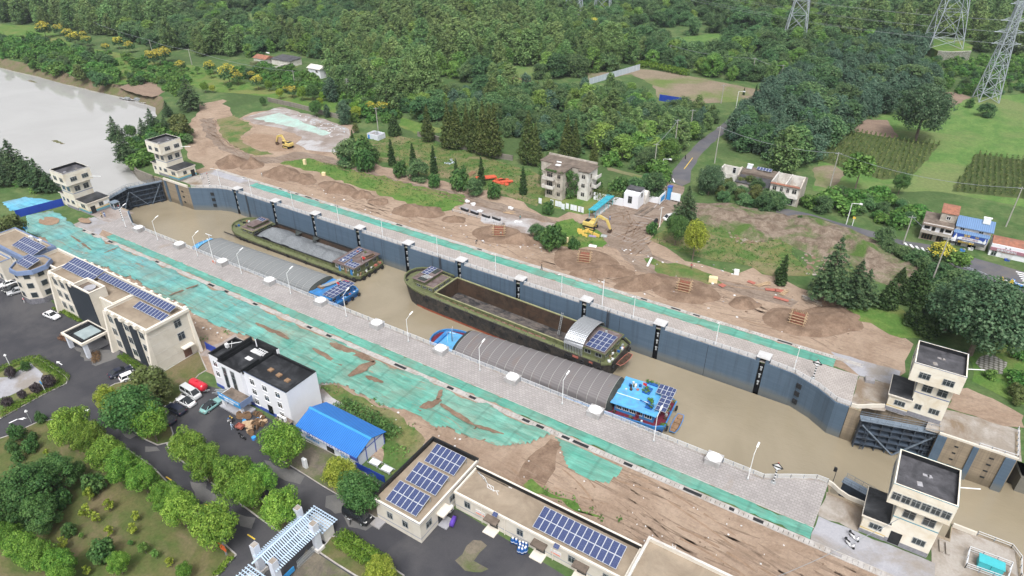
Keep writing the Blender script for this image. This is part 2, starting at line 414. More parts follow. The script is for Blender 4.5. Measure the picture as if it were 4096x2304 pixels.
simple('boat_roof_brown',(.12,.085,.08),.8,.35,.8,'pos',dirt=(.22,.19,.19),dscale=.4)
simple('boat_rim_olive',(.26,.26,.14),.75,.2,.8,'pos')
simple('boat_blue',(.035,.20,.50),.55,.2,.9,'pos',dirt=(.06,.15,.28),dscale=.6)
simple('boat_light_blue',(.095,.36,.66),.6,.18,.9,'pos',dirt=(.12,.26,.40),dscale=.6)
simple('boat_dark_blue',(.02,.10,.33),.55,.15,.5,'pos')
simple('boat_maroon',(.13,.015,.03),.7,.25)
simple('dinghy_red',(.36,.12,.09),.7,.2)
simple('cloth_white',(.62,.62,.63),.8,.08)
simple('tarp_dark',(.035,.042,.04),.75,.35,1.2,'pos')
simple('tarp_line',(.40,.40,.38),.8,.1)
def tarpmat(name,a,b,rust):
 s=NT(name);v=s.pos((2.6,.25,.25))
 w_=s.n('ShaderNodeTexWave',wave_type='BANDS',bands_direction='Y');s.l(s.pos(),w_.inputs[0]);w_.inputs['Scale'].default_value=.62;w_.inputs['Distortion'].default_value=1.2;w_.inputs['Detail'].default_value=2;w_.inputs['Detail Scale'].default_value=.6
 col=s.mix(s.noise(s.pos(),.22,6,.65,.4),a,b)
 col=s.mix(1.,col,s.ramp(w_.outputs['Fac'],[(.2,.86),(.8,1.08)]),'MULTIPLY')
 col=s.mix(s.ramp(s.noise(s.pos((.6,.2,.2)),.8,6,.7),[(.55,0.),(.75,.5)]),col,rust)
 return s.finish(col,.7,spec=.25)
tarpmat('tarp_grey',(.185,.195,.20),(.225,.235,.24),(.15,.155,.155))
tarpmat('tarp_brown',(.15,.138,.142),(.19,.178,.18),(.19,.125,.095))
def corrugated(name,a,period,axis='Y',rough=.4,metal=.3,dark=.45):
 s=NT(name);w_=s.n('ShaderNodeTexWave',wave_type='BANDS',bands_direction=axis);s.l(s.pos(),w_.inputs[0]);w_.inputs['Scale'].default_value=.314/period
 col=s.mix(1.,s.ramp(s.noise(s.pos(),.5,5,.6),[(.3,tuple(x*.9 for x in a)),(.7,a)]),s.ramp(w_.outputs['Fac'],[(.05,dark),(.5,1.)]),'MULTIPLY')
 return s.finish(col,rough,bump=w_.outputs['Fac'],bstr=.6,bdist=.06,metal=metal)
corrugated('shed_roof',(.035,.20,.62),.42,'X',.4,.1,.6)
corrugated('blue_tin',(.16,.27,.47),.5,'X',.45,.1,.75)
corrugated('silver_tin',(.50,.52,.55),.45,'Y',.35,.5,.35)
corrugated('canopy_teal',(.05,.42,.55),.9,'X',.4,.1,.8)
def gravelmat(name,a,b):
 s=NT(name);v=s.pos();n=s.noise(v,3.2,6,.8)
 col=s.ramp(n,[(.3,a),(.7,b)]);col=s.mix(1.,col,s.ramp(s.noise(v,.35,5,.6),[(.3,.85),(.7,1.12)]),'MULTIPLY')
 return s.finish(col,.9,bump=n,bstr=.9,bdist=.2,spec=.2)
gravelmat('gravel',(.105,.115,.125),(.25,.265,.28))
def solarmat():
 s=NT('solar_cell');tc=s.n('ShaderNodeTexCoord').outputs['Object']
 b=s.n('ShaderNodeTexBrick',offset=0.);s.l(tc,b.inputs['Vector']);b.inputs['Scale'].default_value=1
 b.inputs['Brick Width'].default_value=.166;b.inputs['Row Height'].default_value=.166;b.inputs['Mortar Size'].default_value=.008
 b.inputs['Color1'].default_value=(.022,.035,.11,1);b.inputs['Color2'].default_value=(.030,.045,.13,1);b.inputs['Mortar'].default_value=(.16,.19,.30,1)
 s.finish(b.outputs['Color'],.22,spec=.5)
solarmat()
simple('panel_frame',(.60,.63,.68),.4,.05,metal=.2)
def carmat(name,c,coat=.4):
 s=NT(name);b=s.n('ShaderNodeBsdfPrincipled');b.inputs['Base Color'].default_value=(*c,1);b.inputs['Roughness'].default_value=.3;b.inputs['Coat Weight'].default_value=coat;b.inputs['Coat Roughness'].default_value=.08
 s.l(b.outputs[0],s.out.inputs[0])
for nm,c in(('car_white',(.78,.78,.79)),('car_black',(.012,.013,.016)),('car_grey',(.36,.37,.39)),('car_navy',(.016,.02,.04)),('car_silver',(.55,.56,.57)),('car_teal',(.22,.42,.40)),('car_red',(.55,.02,.04)),('car_blue',(.05,.22,.60))):carmat(nm,c)
simple('car_glass',(.02,.024,.028),.08,.2,spec=.7)
simple('lamp_lens',(.7,.7,.68),.2,.05)
simple('rear_lens',(.35,.02,.02),.25,.05)
simple('bark',(.15,.12,.095),.9,.3,2)
simple('pale_bark',(.32,.30,.26),.9,.25,2)
def patterned_paving():
 s=NT('hex_paving');v=s.n('ShaderNodeTexVoronoi');s.l(s.pos(),v.inputs[0]);v.inputs['Scale'].default_value=1.1;v.inputs['Randomness'].default_value=.15
 s.finish(s.ramp(v.outputs['Distance'],[(.3,(.30,.29,.27)),(.5,(.10,.10,.075))]),.9)
patterned_paving()
# foliage
leafmat('leaf_camphor',(.045,.13,.018),(.135,.265,.036),(.26,.41,.07),.2)
leafmat('leaf_yellowgreen',(.11,.17,.018),(.25,.32,.04),(.40,.45,.075),.1)
leafmat('leaf_deep',(.028,.085,.024),(.068,.155,.042),(.12,.225,.065),.13)
leafmat('leaf_forest',(.030,.082,.032),(.074,.152,.058),(.14,.235,.095),.3)
leafmat('leaf_poplar',(.055,.115,.038),(.125,.21,.07),(.22,.32,.115),.28)
leafmat('leaf_lush',(.06,.14,.03),(.13,.235,.05),(.22,.35,.085),.25)
leafmat('leaf_blue',(.028,.074,.045),(.066,.13,.08),(.135,.215,.135),.2)
leafmat('leaf_mid',(.032,.082,.042),(.07,.135,.065),(.135,.215,.115),.12)
leafmat('leaf_redwood',(.04,.072,.018),(.085,.122,.034),(.15,.18,.058),.12)
leafmat('leaf_cedar',(.026,.06,.028),(.062,.115,.05),(.12,.18,.08),.15)
leafmat('leaf_cypress',(.016,.042,.014),(.042,.082,.025),(.075,.125,.042),.1)
leafmat('leaf_bright',(.04,.115,.022),(.09,.20,.042),(.16,.29,.07),.2)
leafmat('blossom',(.26,.26,.03),(.52,.44,.06),(.72,.62,.12),.1)
leafmat('leaf_purple',(.03,.024,.03),(.062,.05,.055),(.10,.085,.085),.1)
leafmat('leaf_olive',(.06,.085,.025),(.11,.14,.045),(.17,.20,.07),.2)
leafmat('leaf_corn',(.045,.085,.025),(.10,.15,.04),(.19,.21,.075),.1)
leafmat('leaf_hedge',(.045,.10,.012),(.115,.20,.022),(.19,.28,.045),.1)
leafmat('leaf_rust',(.09,.05,.03),(.17,.09,.05),(.22,.14,.08),.1)
two('hold_floor_coal',(.075,.068,.066),(.15,.128,.115),.9,fine=2.5,c=(.03,.03,.032),cs=.35,vec=(.45,1.6,1),bump=.6,fa=.35)
simple('gate_blue',(.48,.60,.74),.5,.06)
simple('glass_grey',(.30,.36,.37),.15,.15,.5,'pos',spec=.6)
simple('purple_pale',(.30,.24,.38),.7,.1)
simple('pale_yellow',(.72,.60,.36),.7,.06)
simple('orange_red',(.55,.10,.05),.7,.15)
simple('wire_pale',(.26,.28,.30),.6,.05)
def leaf_mesh(name,clumps,n,leaf,mat,seed=0,up=.25,flat=0.,fill=.25,stretch=1.0):
 """clumps: rows of cx, cy, cz, rx, rz. leaf faces lie on (and a part of them inside) the clumps"""
 g=np.random.default_rng(seed);C=np.asarray(clumps,float)
 wgt=C[:,3]*C[:,4];k=g.choice(len(C),n,p=wgt/wgt.sum())
 d=g.normal(size=(n,3));d[:,2]+=up;d/=np.linalg.norm(d,axis=1)[:,None]
 rad=np.where(g.random(n)<fill,g.uniform(.25,.85,n),g.uniform(.82,1.12,n))
 P=C[k,:3]+d*rad[:,None]*np.stack([C[k,3],C[k,3],C[k,4]],1)
 nr=d+g.normal(size=(n,3))*.34;nr[:,2]+=.35+flat;nr/=np.linalg.norm(nr,axis=1)[:,None]
 t=np.cross(nr,g.normal(size=(n,3)));t/=np.linalg.norm(t,axis=1)[:,None];b=np.cross(nr,t)
 s=leaf*g.uniform(.6,1.35,n)[:,None]/2
 q=np.stack([P-t*s*stretch-b*s*.25,P+b*s*-.85,P+t*s*stretch+b*s*.2,P+b*s*.9],1).reshape(-1,3)
 me=bpy.data.meshes.new(name);me.vertices.add(4*n);me.vertices.foreach_set('co',q.ravel())
 me.loops.add(4*n);me.loops.foreach_set('vertex_index',np.arange(4*n,dtype=np.int32))
 me.polygons.add(n);me.polygons.foreach_set('loop_start',np.arange(0,4*n,4,dtype=np.int32))
 me.update();me.materials.append(MATS[mat]);return me
def cl_round(R0,zc,n,rc,seed,sq=.85,low=-.75):
 g=np.random.default_rng(seed);out=[]
 for i in range(n):
  z=low+(1-low)*(i+.5)/n;a=i*2.39996+g.normal()*.2;r=math.sqrt(max(0,1-z*z));q=R0*g.uniform(.56,.9)
  s=rc*g.uniform(.6,1.4)
  out.append((q*r*math.cos(a),q*r*math.sin(a),zc+q*z*sq,s,s*.85))
 out.append((0,0,zc,R0*.5,R0*.45));return out
def cl_broad(R0,h,n,rc,seed,zlo=.3):
 g=np.random.default_rng(seed);out=[]
 for i in range(n):
  t=g.uniform(0,1);z=h*(zlo+(1-zlo)*t);prof=math.sin(math.pi*(.22+.70*t))**.8
  a=g.uniform(0,6.283);r=R0*prof*math.sqrt(g.uniform(.15,1))*.8;s=rc*g.uniform(.65,1.4)
  out.append((r*math.cos(a),r*math.sin(a),z-s*.4,s,s*.8))
 return out
def cl_poplar(R0,h,n,rc,seed,zlo=.2):
 g=np.random.default_rng(seed);out=[]
 for i in range(n):
  t=(i+.5)/n;z=h*(zlo+(1-zlo)*t*.96);prof=(min(1,t/.25+.35))*max(0,1-t**2.4)**.6
  a=i*2.4+g.normal()*.4;r=R0*prof*g.uniform(.25,.95);s=rc*g.uniform(.65,1.3)*(.68+.36*(1-t))
  out.append((r*math.cos(a),r*math.sin(a),z*.95,s,s*1.15))
 return out
def cl_cone(R0,h,n,rc,seed,pw=.9,zlo=.08):
 g=np.random.default_rng(seed);out=[]
 for i in range(n):
  t=((i+.5)/n)**1.15;z=h*(zlo+(1-zlo)*t*.98);prof=(1-t)**pw*min(1,.55+t*4)
  a=i*2.4;r=R0*prof*g.uniform(.5,.95);s=rc*(.25+.9*(1-t))*g.uniform(.75,1.2)
  out.append((r*math.cos(a),r*math.sin(a),z,s,s*.8))
 for i in range(10):
  z=h*(.15+.83*i/10);out.append((0,0,z,R0*.35*(1-i/10)+.15,h*.06))
 return out
def cl_cedar(R0,h,tiers,seed):
 g=np.random.default_rng(seed);out=[]
 for i in range(tiers):
  t=i/(tiers-1);z=h*(.16+.80*t);rr=R0*(1-t)**.75*(.85+.3*g.random())+.3;nb=max(3,int(9*(1-t)+2));a0=g.uniform(0,6)
  for b in range(nb):
   a=a0+6.283*b/nb+g.normal()*.2;L=rr*g.uniform(.7,1.08)
   for q in(.35,.68,.95):
    s=max(.25,R0*.2*(1.25-q*.45)*(1-.55*t));out.append((L*q*math.cos(a),L*q*math.sin(a),z-h*.035*q*q+g.normal()*.12,s,s*.3))
 out.append((0,0,h*.97,.3,h*.05));return out
def trunk_mb(h,r,limbs=(),top=.7,lean=0):
 m=MB();pts=[(0,0,-.3),(lean*.3+.05,.04,h*.3),(lean*.7,-.05,h*.55),(lean,0,h*top)]
 for i in range(3):m.cyl(pts[i],pts[i+1],r*(1-.27*i),r*(1-.27*(i+1)),7,cap=(i==0))
 for(z,a,L,u)in limbs:
  p=Vector((0,0,z));e=p+Vector((L*math.cos(a),L*math.sin(a),L*u));mid=p.lerp(e,.5)+Vector((0,0,-L*.06))
  m.cyl(p,mid,r*.45,r*.3,5,False);m.cyl(mid,e,r*.3,r*.1,5,False)
 return m
def lims(h,r,n,seed,lo=.3,hi=.6):
 g=random.Random(seed);return[(h*g.uniform(lo,hi),i*6.283/n+g.uniform(-.3,.3),r*g.uniform(.6,.95),g.uniform(.35,.8))for i in range(n)]
class Tree:
 """one kind of tree: an Empty with a trunk and a crown; copies share the meshes"""
 def __init__(s,name,cat,h,crown,trunk,tmat='bark',extra=()):
  s.h=h;s.name=name;s.cat=cat
  r=thing(name,None,cat);trunk.to('trunk',tmat,r)
  link('crown',crown,r)
  for nm,me in extra:link(nm,me,r)
  s.p=Proto(r)
 def put(s,x,y,h,label,group=None,wide=1.,rz=None,z=0):
  k=h/s.h
  return s.p.put((x,y,z),random.uniform(0,6.28)if rz is None else rz,(k*wide*random.uniform(.9,1.1),k*wide*random.uniform(.9,1.1),k),label,group)
def mk(kind,name,seed):
 g=random.Random(seed)
 if kind=='camphor':return Tree(name,'tree',8,leaf_mesh('camphor_crown',cl_round(3.6,4.9,40,1.0,seed,.84),10500,.25,'leaf_camphor',seed,.3,0,.14),trunk_mb(8,.2,lims(8,2.6,6,seed),.5))
 if kind=='yellowcamphor':return Tree(name,'tree',8,leaf_mesh('bright_crown',cl_round(3.4,4.9,36,.95,seed,.88),9000,.25,'leaf_yellowgreen',seed,.3,0,.14),trunk_mb(8,.2,lims(8,2.6,6,seed),.5))
 if kind=='deep':return Tree(name,'tree',8,leaf_mesh('deep_crown',cl_round(3.6,4.8,38,1.05,seed,.9),10000,.26,'leaf_deep',seed,.3,0,.14),trunk_mb(8,.22,lims(8,2.6,6,seed),.5))
 if kind=='pagoda':return Tree(name,'tree',9,leaf_mesh('feathery_crown',cl_broad(4.2,8.8,60,1.0,seed,.28),10000,.27,'leaf_deep',seed,.2,.5),trunk_mb(9,.24,lims(9,3.4,8,seed),.55))
 if kind=='forest':return Tree(name,'tree',10,leaf_mesh('broadleaf_crown',cl_broad(5.0,10,40,1.6,seed,.16),4200,.54,'leaf_forest',seed,.5,.5),trunk_mb(10,.22,lims(10,3,4,seed),.55))
 if kind=='poplar':return Tree(name,'tree',16,leaf_mesh('poplar_crown',cl_poplar(4.2,16,64,1.45,seed,.1),4000,.58,'leaf_poplar',seed,.6,.4),trunk_mb(16,.25,lims(16,2.5,6,seed,.2,.6),.8),'pale_bark')
 if kind=='lush':return Tree(name,'tree',10,leaf_mesh('lush_crown',cl_broad(4.4,10,44,1.45,seed,.15),3800,.54,'leaf_lush',seed,.5,.4),trunk_mb(10,.2,lims(10,3,4,seed),.55))
 if kind=='blue':return Tree(name,'tree',12,leaf_mesh('dense_crown',cl_poplar(3.7,12,50,1.3,seed,.13),3400,.54,'leaf_blue',seed,.6,.5),trunk_mb(12,.22,lims(12,2.5,5,seed),.75))
 if kind=='bigpoplar':return Tree(name,'tree',22,leaf_mesh('great_crown',cl_broad(8.8,21.5,150,1.6,seed,.1)+cl_round(6.2,11,40,2,seed),11000,.62,'leaf_poplar',seed,.5),trunk_mb(22,.5,lims(22,6,9,seed,.15,.5),.75),'pale_bark')
 if kind=='bigdark':return Tree(name,'tree',16,leaf_mesh('rounded_crown',cl_round(7.3,8.6,110,1.5,seed,.95),15000,.44,'leaf_mid',seed,.4),trunk_mb(16,.45,lims(16,5,8,seed),.6))
 if kind=='redwood':return Tree(name,'conifer',18,leaf_mesh('conical_crown',cl_cone(3.9,18,120,1.05,seed),5200,.5,'leaf_redwood',seed,.2),trunk_mb(18,.28,(),.9))
 if kind=='cypress':return Tree(name,'conifer',10,leaf_mesh('column_crown',cl_cone(1.25,10,60,.62,seed,.55,.03),3200,.36,'leaf_cypress',seed,.2),trunk_mb(10,.15,(),.8))
 if kind=='cone':return Tree(name,'conifer',9,leaf_mesh('cone_crown',cl_cone(2.5,9,90,.85,seed,.7,.04),4200,.42,'leaf_cypress',seed,.2),trunk_mb(9,.2,(),.8))
 if kind=='cedar':return Tree(name,'conifer',14,leaf_mesh('layered_crown',cl_cedar(5.4,14,13,seed),7000,.5,'leaf_cedar',seed,.5,1.2,.3),trunk_mb(14,.28,(),.95))
 if kind=='golden':
  c=cl_round(3.8,5,30,1.3,seed,.8,-.6)
  return Tree(name,'tree',8.5,leaf_mesh('green_crown',c,2000,.6,'leaf_forest',seed,0),trunk_mb(8.5,.2,lims(8.5,2.6,5,seed),.5),
extra=[('blossom_clusters',leaf_mesh('blossom_clusters',[(x,y,z+.45,r*.92,q*.8)for x,y,z,r,q in c if z>4.6],1400,.5,'blossom',seed+1,1.1))])
 if kind=='young':return Tree(name,'tree',5,leaf_mesh('young_crown',cl_round(1.5,3.2,16,.62,seed,1.0),900,.36,'leaf_bright',seed,.2),trunk_mb(5,.09,lims(5,1,3,seed),.6))
 if kind=='sapling':return Tree(name,'tree',3.6,leaf_mesh('sapling_crown',cl_broad(1.15,3.5,15,.42,seed,.3),600,.28,'leaf_yellowgreen',seed,.3),trunk_mb(3.6,.05,lims(3.6,.8,4,seed),.7))
 if kind=='bush':return Tree(name,'shrub',3,leaf_mesh('bush_crown',cl_round(1.7,1.35,24,.62,seed,.85),1500,.34,'leaf_deep',seed,.4),trunk_mb(3,.07,lims(3,1,4,seed,.1,.3),.4))
 if kind=='scrub':return Tree(name,'shrub',3,leaf_mesh('scrub_crown',cl_broad(2.0,3,18,.8,seed,.1),1000,.44,'leaf_bright',seed,.4),trunk_mb(3,.07,lims(3,1,4,seed,.1,.3),.4))
 if kind=='purple':return Tree(name,'shrub',4,leaf_mesh('purple_crown',cl_round(2.2,2,22,.85,seed,.85),1300,.5,'leaf_purple',seed,.4),trunk_mb(4,.1,(),.4))
 if kind=='olive':return Tree(name,'tree',10,leaf_mesh('olive_crown',cl_broad(4.0,10,40,1.3,seed,.2),3200,.56,'leaf_olive',seed,.4),trunk_mb(10,.22,lims(10,3,5,seed),.6))
KINDS={}
def kind(k,name,i=0):
 key=(k,name,i)
 if key not in KINDS:KINDS[key]=mk(k,name,17+13*i+len(k))
 return KINDS[key]
def weeds(name,polys,per,hgt,mat,leaf,label,cat,seed=3,zof=0.,group=None):
 """low growth nobody could count, one mesh"""
 pts=[]
 for i,p in enumerate(polys):
  a=abs(sum(p[j][0]*p[(j+1)%len(p)][1]-p[(j+1)%len(p)][0]*p[j][1]for j in range(len(p))))/2
  pts+=scatter_in(p,max(3,int(a*per)),seed+i)
 g=np.random.default_rng(seed);n=len(pts)
 me=leaf_mesh(name,[(x,y,zof+hgt*.35,.5,hgt*.6)for x,y in pts],n*3,leaf,mat,seed,.6,.2)
 o=link(name,me);return tag(o,label,cat,group,'stuff')
# ---- lawns, planters and fields
LAWN_A=[(-133.8,22.7),(-131.6,27.7),(-130.7,32.6),(-126.8,37.6),(-120.8,38.0),(-111.5,37.8),(-101.8,37.8),(-92.5,36.7),(-83.3,35.3),(-75.8,34.0),(-72.7,33.7),(-72.1,29.7),(-71.6,26.1),(-99.4,7.3)]
LAWN_B=[(-155.2,34.4),(-155.1,37.0),(-154.4,41.5),(-153.1,43.2),(-151.0,43.5),(-140.3,43.2),(-138.9,42.8),(-137.9,42.0),(-138.3,38.2),(-138.0,29.2),(-138.2,25.8)]
LAWN_C=[(-129.1,47.5),(-129.3,43.3),(-120.9,40.7),(-113.3,41.3),(-108.3,41.1),(-105.1,41.5),(-103.8,43.2),(-105.4,44.9),(-112.6,48.1),(-113.7,51.2),(-116.9,58.8),(-116.8,60.7),(-124.3,64.1),(-124.2,55.2),(-125.7,52.2)]
LAWN_D=[(-103.9,42.6),(-103.5,44.2),(-99.8,44.2),(-80.0,43.5),(-74.0,42.6),(-68.7,42.2),(-70.3,40.3),(-75.6,40.4),(-77.4,40.5),(-93.3,41.2),(-101.2,41.6)]
def kerbed(name,pts,mat,z=.10,kerb=.22):
 p=rough_poly(pts,3,.05,5);patch(name,p,z,mat)
 m=MB();n=len(p)
 for i in range(n):
  a,b=p[i],p[(i+1)%n];m.bar((*a,.06),(*b,.06),kerb,.16)
 o=m.to('kerb','kerb_concrete');tag(o,None,None,kind='structure')
kerbed('lawn',LAWN_A,'dry_lawn');kerbed('lawn',LAWN_B,'rough_grass');kerbed('lawn',LAWN_C,'dry_lawn');kerbed('lawn',LAWN_D,'dry_lawn')
kerbed('forecourt',[(-84.5,57.1),(-70.2,57.7),(-63.5,56.4),(-58.2,50.7),(-67.9,50.9),(-71.7,50.9),(-75.9,51.1),(-81.4,51.2),(-84.4,50.7)],'worn_paving',.07,.16)
patch('plaza',[(-153.0,34.5),(-150.6,36.5),(-151.9,41.7),(-145.3,41.1),(-142.6,39.0),(-143.4,37.0),(-143.7,33.8),(-145.1,31.0)],.14,'grey_concrete',2,.1)
kerbed('lawn',[(-62.1,41.0),(-62.6,44.2),(-60.5,45.3),(-53.3,45.1),(-48.0,44.9),(-48.4,41.8),(-54.2,41.0)],'dry_lawn')
patch('driveway',[(-62.0,40.7),(-54.8,40.6),(-52.8,38.0),(-61.1,32.7),(-64.2,40.3)],.052,'worn_paving')
patch('hardstanding',[(-58,68.5),(-84,67),(-84,72),(-108,71),(-123,73),(-123,63),(-112,62.5),(-104,66.5),(-84,66.5),(-67,65.5),(-58,64)],.05,'wet_slab',2,.5)
patch('rough_grass_strip',[(-92.0,69.8),(-88.3,72.2),(-73.0,72.1),(-65.0,70.1),(-63.1,69.3),(-62.9,59.3),(-66.2,60.6),(-70.2,66.0),(-82.2,68.2)],.06,'rough_grass',2,.5)
patch('rough_grass_strip',[(-41.9,69.7),(-41.7,71.6),(-38.8,70.9),(-32.1,71.4),(-30.6,70.3),(-27.0,71.0),(-31.7,69.6),(-36.5,70.0)],.06,'meadow',1.5,.4)
# fields to the right and in the woods
F1=[(-25.9,233),(-32.3,270),(-26.0,309),(-16.2,343),(3.1,400),(15.2,395),(46.1,424),(68.9,387),(56.7,254),(33.0,255),(10.4,255),(-4.8,245)]
patch('field',F1,.03,'green_field',4,.5)
patch('field',[(-25.9,309),(-23.6,329),(-15.1,333),(-8.3,311),(-9.6,307)],.05,'fallow',3,.3)
patch('field',[(2.1,396),(8.8,401),(15.2,395),(8.4,373),(5.3,361),(4.7,381)],.05,'fallow',3,.5)
patch('field',[(-30.3,256),(-24.8,263),(-19.1,256),(-21.2,238),(-26.9,238)],.05,'bare_field',3,.4)
CORN1=[(-25.3,308),(-9.1,308),(7.0,309),(0.6,265),(-7.7,256),(-23.8,262),(-30.9,265),(-32.2,277)]
CORN2=[(19.4,304),(34.9,306),(50.1,310),(47.1,259),(34.2,263),(13.4,257)]
for c in(CORN1,CORN2):patch('field',c,.055,'crop_floor',3,.3)
FENCED=[(-167,339),(-150.5,353),(-145.1,364),(-128.7,365),(-71.7,353),(-72.8,337),(-80.4,326),(-98.3,311),(-114.6,314),(-125.9,335),(-144.3,350),(-154.6,322)]
patch('field',FENCED,.04,'bare_field',4,.5)
F2=[(-162.3,451),(-135.6,500),(-110.6,507),(-104.7,484),(-123.1,468),(-117.9,431),(-143.5,419),(-153.4,429)]
patch('field',F2,.04,'green_field',4,.6)
F3=[(-149.3,258),(-138.1,265),(-129.5,250),(-136.0,241)]
patch('field',F3,.04,'green_field',3,.6)
F4=[(-260,474),(-239,477),(-232,462),(-252,462)]
patch('field',F4,.04,'bare_field',4,1)
F5=[(-210,390),(-201,405),(-192,387),(-206,385)]
patch('field',F5,.04,'bare_field',4,1)
patch('field',[(-210,331),(-195,336),(-183,312),(-192,303)],.04,'green_field',4,1)
patch('field',[(-211,312),(-203,320),(-194,306),(-200,305)],.04,'bare_field',4,1)
patch('field',[(-374,525),(-360,530),(-349,514),(-363,514)],.04,'bare_field',4,1)
F6=[(-491,363),(-483,376),(-468,367),(-429,331),(-441,333)]
patch('field',F6,.04,'green_field',4,1)
patch('field',[(-110.9,502),(-98.1,496),(-81.7,504),(-79.7,490),(-94.1,476),(-107.4,488)],.04,'bare_field',4,1)
patch('field',[(-81.0,626),(-69.8,636),(-64.6,604),(-72.1,613)],.04,'bare_field',4,1)
patch('field',[(-320,254),(-322,269),(-315,269),(-311,261)],.04,'rough_grass',3,.6)
patch('field',[(-357,185),(-362,198),(-357,204),(-343,197),(-330,193),(-326,183),(-342,183)],.05,'fallow',3,.6)
patch('bank_meadow',[(-618,237),(-578,255),(-531,243),(-484,230),(-461,230),(-436,232),(-395,228),(-369,236),(-334,232),(-301,226),(-278,223),(-241,226),(-231,217),(-231,209),(-257,211),(-285,212),(-310,206),(-336,205),(-360,206),(-362,188),(-403,189),(-452,193),(-506,188)],.03,'meadow',5,.8)
patch('bank_meadow',[(-200,222),(-187,221),(-174,220),(-171,216),(-180,208),(-191,212)],.04,'meadow',3,.5)
patch('hex_pavement',[(24.3,154.7),(26.8,157.4),(29.5,155.8),(28.6,150.3),(25.4,149.4),(23.4,151.9)],.075,'hex_paving',1.5,.3)
patch('soil',[(19.6,137.5),(22.3,141.2),(27.0,140.2),(32.2,137.4),(32.1,133.4),(28.8,131.8),(19.2,132.0)],.07,'soil',2,.3)
# corn rows: tall leaves along the rows
def corn(poly,label,seed):
 xs=[p[0]for p in poly];ys=[p[1]for p in poly];g=np.random.default_rng(seed);P=[]
 x=min(xs)
 while x<max(xs):
  y=min(ys)
  while y<max(ys):
   if inside((x,y),poly):P.append((x+g.normal()*.12,y,1.0,.34,1.0))
   y+=.9
  x+=1.75
 o=link('corn_crop',leaf_mesh('corn_crop',P,len(P)*8,.42,'leaf_corn',seed,.5,-.2,.4,1.3));tag(o,label,'crop',None,'stuff')
corn(CORN1,'square of dark corn planted in rows beside the big round tree',5);corn(CORN2,'dark corn rows at the edge of the bright green field',6)
WZ,RZ=-8.1,-3.6
BAYN=[(-232,99.8),(-209,99.6),(-204,97.0),(-197.5,94.0),(-7,94.0),(-3,96.6),(0.9,98.8),(3.4,98.8),(3.4,96.6),(21.5,96.6),(21.5,100.2),(30.6,100.2),(31.2,95.0)]
BAYF=[(32,122.5),(18.3,122.5),(18.3,125.8),(4.8,125.8),(4.8,121.6),(0,121.7),(-4,124.5),(-9,126.6),(-14.5,127.2),(-196.5,127.2),(-200.7,125.9),(-204.7,123.5),(-209,121.2),(-229.5,121.2)]
DN=[(40,84),(70,58),(300,-160)]
DF=[(330,-90),(120,112),(60,122.8)]
UF=[(-240,121.5),(-256,127),(-272,141),(-290,160),(-306,177),(-322,186),(-345,188.5),(-380,187),(-415,187),(-446,187),(-480,186.5),(-700,182),(-1600,150)]
UN=[(-1600,10),(-700,55),(-420,82),(-320,93),(-262,97),(-240,99)]
hole=BAYN+DN+DF+BAYF+UF+UN
outer=[(-2200,-300),(1400,-300),(1400,2200),(-2200,2200)]
tri=tessellate_polygon([[Vector((*p,0))for p in outer],[Vector((*p,0))for p in hole]])
g=MB().add([(*p,0)for p in outer+hole],tri).to('ground','ground_cover');tag(g,None,None,kind='structure')
# water
cw=MB().sheet([(-229.8,111.5),(-226,99),(-205,94),(-2,93.5),(31.5,94)]+DN+DF+[(31,126),(-200,127.6),(-226,122.4)],WZ).to('chamber_water','chamber_water');tag(cw,None,None,kind='structure')
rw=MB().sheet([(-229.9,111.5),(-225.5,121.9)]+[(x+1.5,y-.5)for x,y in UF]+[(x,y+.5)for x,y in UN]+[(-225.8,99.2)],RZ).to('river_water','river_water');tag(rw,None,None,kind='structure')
def bank_strip(name,top,dx,dy,zb,mat,seed=0):
 m=MB();r=random.Random(seed);rings=[]
 P=top
 Q=[]
 for a,b in zip(P,P[1:]):
  k=max(1,int(math.hypot(b[0]-a[0],b[1]-a[1])/7));Q+=[(a[0]+(b[0]-a[0])*i/k,a[1]+(b[1]-a[1])*i/k)for i in range(k)]
 Q.append(P[-1])
 for q in range(4):
  t=q/3;rings.append([(x+dx*t+r.gauss(0,.25 if q else 0),y+dy*t+r.gauss(0,.25 if q else 0),.02*(1-t)+zb*t-(.4 if q==3 else 0))for x,y in Q])
 m.loft(rings,close=False,cap=False);o=m.to(name,mat,smooth=True);tag(o,None,None,kind='structure')
bank_strip('river_bank',UF[3:],1.5,-6.5,RZ,'bank',3)
bank_strip('river_bank',UN,1.0,5,RZ,'bank',4)
bank_strip('river_bank',DN[0:],4,4,WZ,'bank',5)
# ---- construction ground on both sides of the lock
soil_far=[(10,136),(11.5,152.8),(2.8,156.7),(-2.9,159.2),(-7.0,162.0),(-16.1,164.2),(-21.7,167),(-28.7,169),(-32.1,162.6),(-41.9,162.1),(-49.7,164.8),(-58.6,169),(-60.7,181),(-61.2,192),(-64.2,205),(-71.5,215),
(-69.0,195),(-75.3,183),(-94.0,167),(-109.5,173),(-123.8,173),(-143.5,172),(-166,172),(-184,173),(-193,175),(-200,190),(-209,204),(-217,198),(-254,204),(-263,193),(-260,182),(-293,199),(-296,188),(-278,171),(-260,153.3),(-239,141.4),(-222,137),(-222,131.5),(-14,131.5)]
patch('soil',soil_far,.03,'soil',4,.9,2)
patch('soil',[(-215,90),(-215,60),(-24,60),(-16,60),(30,40),(45,75),(28,84.5),(-30,84.5)],.03,'soil',5,.6,3)
patch('soil',[(-44.2,69.7),(-43.6,82.1),(-40.9,82.6),(-38.7,71.4),(-39.9,68.1)],.035,'mound',2,.5,9)
